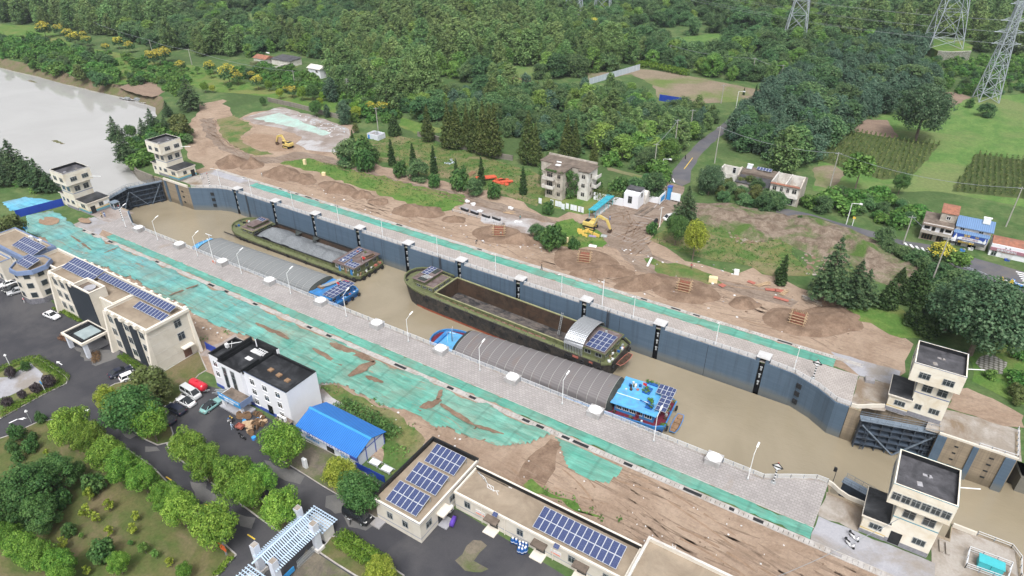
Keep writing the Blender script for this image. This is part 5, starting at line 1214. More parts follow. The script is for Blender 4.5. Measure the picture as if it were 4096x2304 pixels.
def skiff(t,x,y,z,L,w_,rot,mat,inner):
 m=MB();M=Matrix.Rotation(rot,3,'Z');rings=[]
 for zz,sc,e in((0,.6,.78),(.5,1,1),(.5,.84,.94),(.12,.5,.72)):
  ring=[]
  for u,v in((-.5,-.32),(-.2,-.5),(.25,-.5),(.5,-.36),(.5,.36),(.25,.5),(-.2,.5),(-.5,.32)):
   p=M@Vector((u*L*e,v*w_*sc,0));ring.append((x+p.x,y+p.y,z+zz+(.18 if abs(u)>.4 else 0)))
  rings.append(ring)
 MB().loft(rings[:3],cap=False).to('hull',mat,t);MB().loft(rings[2:],cap=False).add(rings[3],[tuple(range(8))]).to('inside',inner,t)
 for u in(-.22,.08,.3):
  a,b=M@Vector((u*L,-w_*.4,0)),M@Vector((u*L,w_*.4,0));MB().bar((x+a.x,y+a.y,z+.4),(x+b.x,y+b.y,z+.4),.22,.05).to('thwart',inner,t)
skiff(t,-127.6,122,-4.05,4.6,1.5,1.3,'wood','hole_rust')
g=np.random.default_rng(4);P=[];nx,ny=90,26;PK=[(-165.2,119.6,4.9),(-156.2,119.3,4.5),(-149.2,119.0,3.9),(-144.7,119.4,3.5),(-139.8,119.2,3.9)]
for j in range(ny):
 for i in range(nx):
  x=-170.4+33.8*i/(nx-1);y=116.15+9.3*j/(ny-1)
  z=max([h-.66*math.hypot((x-px)*.86,(y-py)*1.05)+.25*math.exp(-((x-px)**2+(y-py)**2)/3)*-1 for px,py,h in PK]+[.35+.0*j])
  z=max(z,.5 if y<122 else.2)
  P.append((x,y,-7.4+z+g.normal()*.035))
o=MB().add(P,[(j*nx+i,j*nx+i+1,(j+1)*nx+i+1,(j+1)*nx+i)for j in range(ny-1)for i in range(nx-1)]).to('gravel_load','gravel',None,True);tag(o,'ridge of grey gravel heaps filling the hold of the green barge','gravel')
for k,(x,y)in enumerate(((-160.4,124.2),(-152.6,124.2))):
 MB().add([(x-1.6,y+1.2,-5.4),(x+1.6,y+1.2,-5.4),(x,y-.6,-6.4),(x,y+.6,-4.9)],[(0,2,3),(2,1,3)]).to('netting_flap','tarp_dark',s1)
# ---- arched covers
def arch_cover(t,x0,x1,y0,y1,ze,zr,mat,step,endmat,dip=.0,skirt=.9,linemat='tarp_line',flat=.9):
 n=15;yc=(y0+y1)/2;hw=(y1-y0)/2
 def ring(x,dz=0,grow=0):
  out=[]
  for i in range(n):
   a=math.pi*i/(n-1);c=math.cos(a);s=math.sin(a)
   out.append((x,yc-hw*math.copysign(abs(c)**flat,c)*(1+grow),ze+(zr-ze)*abs(s)**.62*(1+grow)+dz))
  return[(x,out[0][1]-.05,ze-skirt)]+out+[(x,out[-1][1]+.05,ze-skirt)]
 xs=np.linspace(x0,x1,int((x1-x0)/step)*3+1);rings=[ring(x,-.045 if k%3 else 0)for k,x in enumerate(xs)]
 MB().loft(rings,close=False,cap=False).to('cargo_cover',mat,t,True)
 for x in xs[::3]:
  m=MB();q=ring(x,.03,.004)[1:-1]
  for a,b in zip(q,q[1:]):m.bar(a,b,.06,.04)
  m.to('hoop_line',linemat,t)
 for x,s in((x0,-1),(x1,1)):
  q=ring(x);e=ring(x+s*.9);c=[(p[0],yc+(p[1]-yc)*.93,p[2]-.15 if p[2]>ze else p[2])for p in e]
  r=random.Random(3);m=MB();base=[(p[0]+s*r.uniform(.2,.7),p[1],ze-skirt)for p in c]
  mid=[(p[0]+s*r.uniform(-.1,.5),p[1],(p[2]+ze-skirt)/2)for p in c]
  m.loft([q,c,mid,base],close=False,cap=False).to('end_curtain',endmat,t,True)
s2=ship('blue barge under a pale grey arched cover lying along the near quay',-181,-119.6,98.9,109.9,-6.3,-6.6,8,.9,('boat_dark_blue','boat_blue','boat_blue'))
arch_cover(s2,-175.2,-129.4,99.6,109.2,-6.0,-3.5,'tarp_grey',2.35,'tarp_dark')
bx(-179.4,-176,101.6,107.4,-6.4,-5.2)('fore_house','boat_blue',s2);bx(-179.8,-175.8,101.2,107.8,-5.2,-5.08)('fore_roof','boat_light_blue',s2)
cy((-177.6,106,-5.1),(-177.6,106,-2.6),.09,.06)('mast','white_paint',s2);bx(-179,-176.2,105.92,106.08,-2.65,-2.5)('radar_bar','white_paint',s2)
for y in(102.2,104):cy((-178,y,-5.1),(-178,y,-3.6),.04)('antenna','white_paint',s2)
cabin(s2,-128.6,-121.2,99.6,107.9,-6.6,-4.7,'boat_blue','boat_blue',.25,wn=4)
bits(s2,[(-120.8,108.8,-6.4),(-120.8,101,-6.4)],'wire_dark','mooring_bitt');clutter(s2,-121,-120,100.5,108.8,-6.5,10,15)
MB().bar((-126.2,108.6,-4.5),(-121.6,107.6,-3.3),.12).to('boom','red_paint',s2)
spin(s2,1.6)
q=at_ship(s2,-124.0,99.8);solar('solar_array','large solar array with white seams on the stern of the grey covered barge','solar panels',(*q,-4.0),1,1,3,6,1.25,1.45,R(1),rot=R(1.6),legs=.5)
q=at_ship(s2,-126.2,105.2);t=thing('skiff','weathered grey skiff lying on the blue deck of the grey covered barge','small boat',(*q,-4.5));skiff(t,*q,-4.5,6.4,1.3,1.25,'pale_bark','frame_metal')
q=at_ship(s2,-127.5,102.8)
t=thing('timber_bundle','small bundle of brown timber on the blue deck by the grey skiff','timber',(*q,-4.5))
for k in range(6):MB().box(q[0]-1,q[0]+1,q[1]-.6+k*.2,q[1]-.43+k*.2,-4.55,-4.3+.05*(k%3)).to('plank','wood',t)
def flag(t,x,y,z):
 cy((x,y,z),(x,y,z+1.9),.03)('flag_pole','white_paint',t);MB().add([(x,y,z+1.9),(x+.9,y+.15,z+1.6),(x+.8,y+.1,z+.9),(x,y,z+1.2)],[(0,1,2,3)]).to('flag','red_paint',t)
for s_,px,py,pz,lb in((s2,-123.0,104.4,-3.9,'small red flag on the stern of the grey covered barge'),(s1,-127.2,119.5,-4.0,'small red flag on the stern of the gravel barge')):
 q=at_ship(s_,px,py);t=thing('flag',lb,'flag',(*q,pz));flag(t,*q,pz)
for y in(101,103.5,106,108.6):fender(s2,-119.5,y,-7.3,'grey covered barge','x',.55)
# ---- the empty barge riding high
s3=ship('big empty green barge riding high with an open rusty hold',-110.4,-45,113.2,125.4,-3.7,-4.1,11,1.1,('hull_black','hull_black','boat_green','hull_red'),(-97.6,-57.4,115.35,124.6,-2.85,-7.7,'boat_rim_olive','hole_rust','hold_floor_coal'),trim='boat_green')
for a_,b_ in((-110.7,-99),(-61,-44.85)): # green paint round bow and stern rails
 P=[p for p in outline(-110.4,-45,113.2,125.4,11)if a_<p[0]<b_]
 m=MB()
 for p,q in zip(P,P[1:]):
  if math.hypot(p[0]-q[0],p[1]-q[1])<9:m.bar((p[0],p[1],-3.62+1.1*max(0,1-(p[0]+110.4)/17.6)**1.6+.4*max(0,1-(-45-p[0])/8)),(q[0],q[1],-3.62+1.1*max(0,1-(q[0]+110.4)/17.6)**1.6+.4*max(0,1-(-45-q[0])/8)),.34,.5)
 m.to('rail_cap','boat_green',s3)
# green fore and aft decks over the red side decks
MB().sheet([(-98.5,113.5),(-63,113.5),(-63,115.15),(-98.5,115.15)],-3.86).to('side_deck','boat_red_deck',s3);MB().sheet([(-96,124.85),(-63,124.85),(-63,125.1),(-96,125.1)],-3.86).to('side_deck','boat_red_deck',s3)
cabin(s3,-105,-98.8,115.8,122.8,-4,-2.5,'boat_green','boat_roof_brown',.1,wn=3,rim='boat_rim_olive');bx(-105.6,-101.6,115.6,122.8,-2.3,-1.3)('upper_house','boat_green',s3);bx(-105.9,-101.3,115.3,123.2,-1.3,-1.16)('upper_roof','boat_roof_brown',s3)
for(a,b)in((115.8,118.6),(120.4,122.8)):bx(-104.2,-101.8,a,b,-1.14,-1.02)('roof_tarp','tarp_dark',s3)
for k in range(5):MB().bar((-104+k*.5,117.0,-.95),(-103.2+k*.5,118.6,-.9),.07).to('roof_pipe','white_paint',s3)
cabin(s3,-55.6,-47.2,114.8,123.4,-4,-1.5,'boat_green','boat_roof_brown',.45,wn=3,rim='boat_green')
# corrugated arched awning ahead of the wheelhouse
m=MB();rings=[]
for x in np.linspace(-57.2,-52.2,25):
 w2=.10 if int(round((x+57.2)/.2083))%2 else 0
 rings.append([(x,119.2-5.6*math.cos(a),-1.9+3.0*math.sin(a)**.8+w2)for a in np.linspace(0.02,math.pi-.02,17)])
m.loft(rings,close=False,cap=False).to('corrugated_awning','silver_tin',s3)
for k in range(12):MB().bar((-57+k*.42,113.9,-4),(-57+k*.42,113.75,-1.9),.12,.05).to('awning_post','galvanised',s3)
for k in range(20):bx(-96+k*2,-95.88+k*2,114.7,115.05,-4.05,-3.1)('stay','boat_green',s3)
bits(s3,[(-106.5,117,-3.6),(-107.5,120,-3.4),(-95,113.75,-4.05),(-86,113.75,-4.05),(-77,113.75,-4.05),(-68,113.75,-4.05),(-60,113.75,-4.0),(-53,114,-3.9),(-48,114.3,-3.9),(-46.3,122,-3.9)],'wire_dark','mooring_bitt')
clutter(s3,-46.8,-45.7,115,123.6,-3.9,16,25);clutter(s3,-107,-105.4,117,121,-3.7,6,26);clutter(s3,-54.8,-48,115,123,-1.35,8,28,'roof_gear')
for k,(x,wd)in enumerate(((-53.6,1.5),(-49.6,.9))):bx(x-wd/2,x+wd/2,113.05,113.13,-4.3,-3.7)('name_board','dinghy_red',s3)
m=MB();
for q in(-.22,.22):m.bar((-64.0+q,122.9,-7.6),(-64.0+q,124.6,-1.9),.08)
for k in range(13):m.bar((-64.22,122.9+k*.13,-7.4+k*.44),(-63.78,122.9+k*.13,-7.4+k*.44),.05)
m.to('ladder','galvanised',s3)
spin(s3,-2.2)
for x in(-101.2,-99.9,-98.8,-92,-84,-77,-69,-61.5,-56,-55,-51.8,-49.6,-47.3):fender(s3,x,113.0+(.9 if x<-100.5 else.3 if x<-99 else 0),-4.6,'empty barge','y',.56)
for y in(115.5,123.6):fender(s3,-44.9,y,-4.7,'empty barge','x',.65)
fender(s3,-108.6,116.4,-3.6,'empty barge','x',.55);fender(s3,-104.4,114.2,-4.2,'empty barge')
q=at_ship(s3,-52.0,114.7);solar('solar_array','solar array of two blocks beside the corrugated awning of the empty barge','solar panels',(*q,-.95),1,1,4,4,1.22,1.65,R(3),rot=R(-2.2),legs=.4)
q=at_ship(s3,-105.4,118.8);solar('solar_array','four pale solar panels on the bow house of the empty barge','solar panels',(*q,-1.05),1,1,2,4,1.1,1.05,R(1),rot=R(-2.2),legs=.1)
q=at_ship(s3,-43.9,119.0);t=thing('dinghy','red dinghy hung across the stern of the empty barge','dinghy',(*q,-4.6));skiff(t,*q,-4.9,5.6,1.7,1.45,'dinghy_red','hole_rust')
# ---- the brown covered barge
s4=ship('blue barge with a long brown arched cover and a garden on its roof',-88.5,-28.4,99.6,110.6,-5.95,-6.3,9,1.0,('boat_dark_blue','boat_blue','boat_maroon'))
arch_cover(s4,-79.2,-41.2,100.0,110.2,-5.5,-2.75,'tarp_brown',2.2,'tarp_dark',skirt=1.0)
bx(-85.2,-80.4,101.6,107.6,-6.3,-5.0)('fore_house','boat_blue',s4);bx(-85.6,-80.2,101.2,108.0,-5.0,-4.86)('fore_roof','boat_light_blue',s4);bx(-85.9,-85.0,100.8,107.2,-4.9,-4.3)('breakwater','boat_blue',s4)
cy((-82.6,104.6,-4.9),(-82.6,104.6,-2.0),.09,.06)('mast','wire_dark',s4);MB().bar((-83.6,104.6,-2.5),(-81.5,104.6,-2.3),.07).to('crosstree','white_paint',s4)
for y in(103.6,105.4,106):cy((-83.2,y,-4.9),(-83.2,y,-1.6),.03)('antenna','white_paint',s4)
bx(-39.6,-31.0,101.0,109.6,-6.25,-3.75)('cabin','boat_blue',s4);bx(-40.4,-30.4,100.3,110.1,-3.75,-3.6)('cabin_roof','boat_light_blue',s4)
for k in range(4):win(s4,'-y',101.0,-38.6+k*1.5,-4.7,1.3,1.0,2,'white_paint','dark_window')
win(s4,'-y',101.0,-32.2,-4.7,1.6,1.0,2,'white_paint','dark_window');bx(-34.9,-34.1,100.93,101.02,-6.2,-4.2)('door','boat_maroon',s4)
bx(-40.2,-33.2,103.75,103.87,-3.59,-3.5)('roof_pipe','white_paint',s4)
MB().bar((-35.0,103.6,-3.3),(-31.4,101.4,-2.0),.14).to('boom','boat_dark_blue',s4)
clutter(s4,-39.5,-35.5,105.6,108.3,-3.6,9,35,'roof_gear');clutter(s4,-29.6,-28.8,101.5,109.5,-6.2,10,36);clutter(s4,-39.5,-31,99.95,100.7,-6.25,10,37)
spin(s4,4.2)
q=at_ship(s4,-32.6,106.6);solar('solar_array','square solar panel block amid the roof garden of the brown covered barge','solar panels',(*q,-2.6),1,1,3,2,1.0,1.6,R(1),rot=R(4.2),legs=.9)
q=at_ship(s4,-31.2,101.6);solar('solar_array','long double row of solar panels over the stern of the brown covered barge','solar panels',(*q,-2.75),1,1,2,6,1.15,1.35,R(1),rot=R(4.2),legs=.9)
for k,(x,y,sx,sy)in enumerate(((-34.6,107.4,1.6,2.2),(-32.9,104.4,1.1,1.1),(-32.6,102.6,1.5,1.3),(-34.4,110.0,2.6,.7),(-31.6,110.0,2.4,.7),(-28.9,101.3,1.0,1.0))):
 q=at_ship(s4,x,y);zz=-3.58 if x<-29.5 else-6.2
 t=thing('planter',['roof planter by the red flag','small planter beside the boom','planter of bright grass under the long panels','row of shrubs in a trough along the roof edge','second shrub trough at the roof edge nearer the stern','potted shrub at the stern corner'][k]+' of the brown covered barge','planter',(*q,zz),'planters of the brown covered barge')
 bx(q[0]-sx/2,q[0]+sx/2,q[1]-sy/2,q[1]+sy/2,zz,zz+.3)('trough','boat_dark_blue',t)
 o=link('plants',leaf_mesh('plants',[(random.uniform(-sx/2,sx/2),random.uniform(-sy/2,sy/2),.5,.3,.25)for _ in range(9)],260,.2,'leaf_bright',k,.5),t)
q=at_ship(s4,-35.8,107.6);t=thing('flag','red flag by the planter on the brown covered barge','flag',(*q,-3.6));flag(t,*q,-3.6)
for x in(-36,-34.4,-32.6,-30.8,-29.2):fender(s4,x,99.3+(.4 if x>-30 else 0),-6.8,'brown covered barge','y',.62)
for y in(101.8,108.8):fender(s4,-28.2,y,-6.9,'brown covered barge','x',.62)
q=at_ship(s4,-27.0,105);t=thing('dinghy','blue dinghy tied under the stern of the brown covered barge','dinghy',(*q,WZ));skiff(t,*q,WZ-.05,6.4,1.9,1.62,'boat_blue','wood')
def block(t,x0,x1,y0,y1,z1,wall,roof,ph=.6,name='wall',cap='cream_trim',inner=None,z0=-.2):
 bx(x0,x1,y0,y1,z0,z1-ph)(name,wall,t);return parapet_roof(t,x0,x1,y0,y1,z1-ph,ph,wall,roof,.3,cap,inner)
t=thing('office_building','long cream three storey office with charcoal panels and a solar roof','building',(-146,56,0));ob=t
block(t,-167.4,-140.3,57.0,64.6,11.0,'cream_wall','tan_roof');block(t,-140.0,-124.6,54.9,64.4,11.0,'cream_wall','tan_roof')
block(t,-152.6,-145.4,55.3,59.0,12.9,'cream_wall','old_roof',.9,'stair_block')
bx(-152.5,-145.5,55.1,55.28,.0,12.7)('charcoal_panel','charcoal_panel',t)
cy((-149,57.3,12.06),(-149,57.3,12.35),1.3,n=16)('roof_dome','grey_concrete',t)
for x0,x1,y in((-159.6,-156.6,56.8),(-136.6,-134.0,54.7),(-131.2,-128.6,54.7)):
 bx(x0,x1,y,y+.2,.3,10.1)('charcoal_panel','charcoal_panel',t)
for f in range(3):
 z=2.2+f*3.3
 for u in(-165.4,-162.3,-154.4):win(t,'-y',57.0,u,z,1.7,1.8,1,'frame_metal','window_glass')
 for u in(-138.6,-132.6,-127.1):win(t,'-y',54.9,u,z,1.7,1.8,1,'frame_metal','window_glass')
 bx(-166.9,-160,56.9,57.02,z+1.55,z+1.65)('course','cream_trim',t)
for z in(5.6,8.9):win(t,'+x',-124.6,61.6,z,1.6,1.9,1,'frame_metal','window_glass')
door(t,'+x',-124.6,61.9,0,1.8,2.6,'door_brown');bx(-124.55,-123.2,60.6,63.2,2.9,3.15)('door_canopy','cream_trim',t)
for z in(2.2,4.4,6.6,8.8):bx(-124.62,-124.57,54.95,64.3,z,z+.07)('groove','pale_wall',t)
for x,y,d in((-140.2,54.9,-1),(-124.9,54.9,-1),(-167.2,57.0,-1),(-153.4,57,-1)):
 MB().add([(x-.35,y,0),(x+.35,y,0),(x+.35,y,10.5),(x-.35,y,10.5),(x-.35,y-1.5,0),(x+.35,y-1.5,0),(x+.35,y-.2,10.5),(x-.35,y-.2,10.5)],[(4,5,6,7),(0,4,7,3),(1,2,6,5),(2,3,7,6)]).to('buttress','cream_trim',t)
MB().add([(-124.6,64.1,0),(-124.6,64.7,0),(-124.6,64.7,10.5),(-124.6,64.1,10.5),(-123.4,64.1,0),(-123.4,64.7,0),(-124.5,64.7,10.5),(-124.5,64.1,10.5)],[(4,5,6,7),(0,4,7,3),(1,2,6,5)]).to('buttress','cream_trim',t)
for k in range(14):bx(-165.6+k*3.05,-164.8+k*3.05,64.45,65.0,10.6,11.2)('bracket','cream_trim',t)
for k in range(6):bx(-139.3+k*2.7,-138.3+k*2.7,54.35,54.95,10.3,11.2)('bracket','cream_trim',t)
for k in range(5):bx(-166.3+k*2.9,-165.3+k*2.9,56.4,57.05,10.3,11.2)('bracket','cream_trim',t)
bx(-124.75,-124.2,54.6,64.7,10.5,11.14)('cornice','cream_trim',t)
# entrance canopy and ramp
cp=MB();cp.box(-150.6,-142.2,48.9,49.3,3.75,4.3);cp.box(-150.6,-142.2,54.9,55.05,3.75,4.3);cp.box(-150.6,-150.2,49.3,54.9,3.75,4.3);cp.box(-142.6,-142.2,49.3,54.9,3.75,4.3);cp.to('canopy_rim','cream_trim',t)
bx(-150.2,-142.6,49.3,54.9,3.8,4.05)('canopy_roof','black_roof',t);bx(-147.8,-143.6,50.3,54.2,4.1,4.3)('skylight','glass_grey',t)
m=MB()
for k in range(6):m.box(-150.0,-142.8,49.6+k*1.0,49.7+k*1.0,4.07,4.18)
for x in(-149.3,-148.2,-143.3):m.box(x,x+.1,49.4,54.8,4.08,4.19)
m.to('canopy_beam','black_paint',t)
for x in(-150.0,-142.8):bx(x-.4,x+.4,49.3,50.1,0,3.8)('column','shed_white',t)
bx(-149,-144,51,55.2,.05,.6)('step','grey_concrete',t)
block(t,-182.8,-169.0,60.6,66.6,8.6,'cream_wall','tan_roof',.8,'link_wall');block(t,-170.5,-167.4,58.4,64.2,7.2,'cream_wall','tan_roof',.6,'link_wall')
# octagonal corner block and blue-edged wing
def ngon(cx,cy,r,n=8,a0=math.pi/8):return[(cx+r*math.cos(a0+i*2*math.pi/n),cy+r*math.sin(a0+i*2*math.pi/n))for i in range(n)]
t=thing('office_wing','cream octagonal corner block with blue parapet and its wing beside the parked cars','building',(-178.4,57.8,0))
c=(-178.4,57.9);MB().prism(ngon(*c,4.15),-.2,9.0).to('octagon_wall','cream_wall',t);MB().prism(ngon(*c,4.25),-.1,1.5).to('plinth','stone_plinth',t)
MB().loft([[(x,y,z)for x,y in ngon(*c,r)]for r,z in((4.2,8.3),(4.7,8.5),(4.5,9.5),(4.15,9.55),(4.15,9.0))],cap=False).to('parapet','slate_blue',t);MB().prism(ngon(*c,4.16),9.0,9.06).to('roof','tan_roof',t)
for f in range(3):
 for k in range(5):
  a=-math.pi/2-math.pi/4+(k-.0)*math.pi/4;rr=4.15*math.cos(math.pi/8);x,y=c[0]+rr*math.cos(a),c[1]+rr*math.sin(a);z=2.6+f*2.65
  w_=MB().obox((x,y,z-.7),1.5,.16,1.45,a+math.pi/2).to('window','frame_metal',t);MB().obox((x+.05*math.cos(a),y+.05*math.sin(a),z-.62),1.3,.16,1.28,a+math.pi/2).to('pane','window_glass',w_)
block(t,-203,-183.0,58.4,66.0,9.6,'cream_wall','tan_roof',.7,'wing_wall','slate_blue')
bx(-203.3,-182.7,58.1,58.42,8.3,9.5)('blue_fascia','slate_blue',t);bx(-183.0,-182.6,58.42,66.2,8.3,9.5)('blue_fascia','slate_blue',t)
block(t,-206,-191,55.6,58.3,7.0,'cream_wall','tan_roof',.6,'wing_wall','slate_blue');band(t,-206,-191,55.6,58.3,-.1,1.4,'stone_plinth','plinth')
for f in range(3):
 for k in range(3):win(t,'-y',58.4,-189.6+k*2.3,2.4+f*2.7,1.3,1.5,1,'frame_metal','window_glass')
for f in range(2):
 for k in range(5):win(t,'-y',55.6,-204+k*2.7,2.4+f*2.7,1.3,1.5,1,'frame_metal','window_glass')
band(t,-203,-183,58.4,66,-.1,1.4,'stone_plinth','plinth')
solar('solar_array','long double row of solar panels at the back of the cream office roof','solar panels',(-166.6,59.8,11.0),1,1,12,2,1.06,1.95,R(16),legs=.5)
solar('solar_array','single row of solar panels along the back of the cream office roof','solar panels',(-153.6,61.4,11.3),1,1,26,1,1.06,1.95,R(16),legs=.8)
solar('solar_array','short front row of solar panels at the right end of the cream office roof','solar panels',(-135.6,58.8,10.85),1,1,10,1,1.06,2.0,R(16),legs=.4)
solar('solar_array','solar panels above the octagonal corner block','solar panels',(-181.0,56.0,9.7),1,1,5,2,1.06,1.75,R(16),legs=.6)
solar('solar_array','solar panels on the flat roof of the blue edged wing','solar panels',(-192.4,60.2,9.6),1,1,10,2,1.06,1.9,R(16),legs=.7)
for k,q in enumerate(((-193,65.2),(-189,65.5))):
 t=thing('roof_unit',['white fan unit at the back of the wing roof','white fan unit on the wing roof nearest the netting'][k],'air conditioner',(*q,9),'fan units on the wing roof');bx(q[0]-.6,q[0]+.6,q[1]-.35,q[1]+.35,9,9.9)('casing','white_paint',t);cy((q[0],q[1]-.36,9.5),(q[0],q[1]-.4,9.5),.32,n=12)('fan','black_paint',t)
t=thing('office_building','white three storey block with tarred black roof and blue entrance banner','building',(-98,58,0));H=8.5
bx(-110.3,-106.6,58.6,65.2,-.2,H-.7)('left_wall','white_wall',t);parapet_roof(t,-110.3,-106.6,58.6,65.2,H-.7,.7,'white_wall','black_roof',.25,'black_paint','black_paint')
bx(-106.6,-99.6,57.9,66.4,-.2,H-.8)('stair_wall','white_wall',t);parapet_roof(t,-106.6,-99.6,57.9,66.4,H-.8,.8,'white_wall','black_roof',.3,'black_paint','black_paint')
bx(-99.6,-87.35,58.6,66.1,-.2,H-.6)('right_wall','white_wall',t);parapet_roof(t,-99.6,-87.35,58.6,66.1,H-.6,.6,'white_wall','black_roof',.25,'black_paint','black_paint')
bx(-106.75,-106.35,58.2,66.4,H-.75,H+.85)('fire_wall','black_paint',t);bx(-104.6,-98.2,66.05,66.45,H-.75,H+1.15)('fire_wall','black_paint',t);bx(-99.75,-99.4,58.3,62.4,H-.6,H+.55)('fire_wall','black_paint',t)
for x in(-104.65,-98.2):bx(x-.12,x+.12,65.95,66.5,H-.7,H+1.05)('wall_end','white_wall',t)
bx(-99.5,-87.4,58.52,58.6,H-.06,H+.06)('blue_edge','slate_blue',t)
for k in range(3):bx(-96.2+k*2.65,-95.2+k*2.65,61.6-.25*k,62.5-.25*k,H-.56,H-.25)('roof_hatch','wood',t)
for(x0,x1,y0,y1)in((-103.6,-102.0,62.0,62.9),(-104.6,-101.4,64.2,65.4)):bx(x0,x1,y0,y1,H-.75,H-.68)('white_sheet','cloth_white',t)
m=MB()
for k in range(5):m.bar((-102.9+k*.55,64.2,H-.4),(-103.3+k*.55,65.7,H-.4),.1)
m.bar((-103,64.3,H-.4),(-100.2,64.3,H-.4),.1);m.bar((-103.3,65.6,H-.4),(-100.7,65.6,H-.4),.1);m.to('pipe_frame','white_paint',t)
m=MB();m.bar((-109.6,62.5,H+.1),(-107.6,64.9,H+.1),.12);m.box(-109.9,-109.2,62.2,62.8,H-.6,H+.3);m.bar((-108.2,62.4,H-.6),(-108.0,62.9,H+1.3),.08);m.to('roof_pipe','white_paint',t)
for f,z in enumerate((1.7,4.2,6.7)):
 for u in(-97.4,-93.8,-90.1):
  if f==0 and u==-93.8:door(t,'-y',58.6,u+.3,.3,1.4,2.2);continue
  win(t,'-y',58.6,u,z,1.4,1.5,1,'white_paint','window_glass','white_wall')
for z in(3.9,6.5):win(t,'-y',58.6,-108.7,z,1.3,1.5,1,'white_paint','window_glass','white_wall')
for u in(-104.8,-102.3):win(t,'-y',57.9,u,5.0,1.25,5.4,0,'frame_metal','window_glass',None,'stair_window')
for x0,x1,y in((-110.3,-106.6,58.55),(-99.6,-87.35,58.55)):bx(x0,x1,y-.0,y+.06,-.1,.85)('blue_base','shed_blue_trim',t)
bx(-104.1,-97.7,55.0,57.9,2.75,2.95)('canopy','white_wall',t);bx(-103.9,-97.9,55.2,57.88,2.95,3.02)('canopy_roof','old_roof',t)
bx(-104.2,-97.6,54.88,55.0,2.35,3.75)('banner','banner_blue',t);bx(-97.7,-97.58,55.0,57.9,2.35,3.75)('side_panel','slate_blue',t)
for x in(-103.6,-98.2):bx(x-.3,x+.3,55.1,55.7,0,2.75)('column','white_wall',t)
bx(-104.4,-97.4,54.6,57.9,.05,.35)('step','grey_concrete',t)
text('淮阴二号船闸除险保安工程',.50,'sign_white',(-100.9,54.85,3.32),(R(90),0,0),t);text('项目经理部',.56,'sign_white',(-100.9,54.85,2.7),(R(90),0,0),t)
bx(-90.6,-86.9,57.0,58.5,1.6,1.8)('side_canopy','old_roof',t)
for k in range(2):
 q=(-89.6+k*1.2,57.6);a=thing('air_conditioner',['white air conditioner on the small canopy nearer the door','white air conditioner at the end of the small canopy'][k]+' of the white block','air conditioner',(*q,1.8),'air conditioners on the small canopy');bx(q[0]-.45,q[0]+.45,q[1]-.25,q[1]+.25,1.8,2.6)('casing','white_paint',a);cy((q[0]-.1,q[1]-.26,2.2),(q[0]-.1,q[1]-.29,2.2),.28,n=12)('fan','black_paint',a)
t=thing('pole_bundle','bundle of silver pipes leaning beside the entrance canopy of the white block','pipes',(-105.8,56.6,0))
r=random.Random(2)
for k in range(14):MB().bar((-107.6+r.uniform(-.6,.6),56.2+r.uniform(-.4,.4),.5+k*.1),(-104.6+r.uniform(-.3,.3),56.9+r.uniform(-.3,.3),2.0+k*.05),.09).to('pipe','galvanised',t)
t=thing('site_shed','white panel shed with a corrugated bright blue gable roof','shed',(-76.6,57.4,0))
MB().loft([[(x,57.5,-.1),(x,64.4,-.1),(x,64.4,2.9),(x,61,4.25),(x,57.5,2.9)]for x in(-84.1,-69.3)]).to('wall','shed_white',t)
for a,b,nm in((57.0,61.0,'roof'),(64.9,61.0,'roof')):
 z0_=2.86;MB().loft([[(x,a,z0_),(x,b,4.42),(x,b,4.52),(x,a,z0_+.1)]for x in(-84.5,-68.9)]).to(nm,'shed_roof',t)
MB().loft([[(x,60.7,4.38),(x,61,4.56),(x,61.3,4.38),(x,61,4.62),(x,60.7,4.44)][:3]+[(x,61.3,4.46),(x,61,4.64),(x,60.7,4.46)]for x in(-84.6,-68.8)]).to('ridge_cap','banner_blue',t)
bx(-84.5,-68.9,56.9,56.98,2.25,2.95)('fascia_sign','shed_blue_trim',t);text('淮阴二号船闸除险保安工程安全体验馆',.72,'sign_white',(-76.6,56.87,2.6),(R(90),0,0),t)
for y in(57.5,59.7,62.1,64.4):MB().box(-69.3,-69.22,y-.08,y+.08,0,2.9+(1.3 if 58<y<63.5 else 0)*.85).to('trim_post','shed_blue_trim',t)
bx(-69.28,-69.2,57.5,64.4,2.8,2.9)('trim_rail','shed_blue_trim',t)
door(t,'-y',57.5,-76.2,0,1.9,2.1);text('绿色建设',.62,'banner_blue',(-81.2,57.46,1.55),(R(90),0,0),t);text('品质和谐为本',.6,'banner_blue',(-80.8,57.46,.85),(R(90),0,0),t);text('安全第一',.6,'banner_blue',(-72.4,57.46,1.55),(R(90),0,0),t);text('生命至上',.6,'banner_blue',(-72.4,57.46,.8),(R(90),0,0),t)
t=thing('low_building','square single storey cream building with three solar arrays on a tan roof','building',(-54,50.8,0));h=5.2
bx(-58.7,-49.5,50.9,66.2,-.2,h-.5)('wall','cream_wall',t);parapet_roof(t,-59.05,-49.1,50.5,66.5,h-.5,.5,'cream_trim','tan_roof',.3,None,None)
bx(-58.75,-58.7,50.8,66.2,h-.45,h+.02)('lining','black_paint',t);bx(-58.7,-49.4,66.15,66.2,h-.45,h+.02)('lining','black_paint',t)
bx(-59.1,-58.7,50.45,66.55,h,h+.35)('upstand','black_paint',t);bx(-58.7,-49.1,66.2,66.55,h,h+.35)('upstand','black_paint',t)
for z,m_ in((h-.14,'slate_blue'),(h-.9,'slate_blue')):band(t,-59.05 if z>h-.5 else-58.7,-49.1 if z>h-.5 else-49.5,50.5 if z>h-.5 else 50.9,66.5 if z>h-.5 else 66.2,z-.06,z+.06,m_)
band(t,-58.7,-49.5,50.9,66.2,1.0,1.12,'slate_blue')
for u in(-55.8,-52.6):win(t,'-y',50.9,u,2.6,1.2,1.5,1)
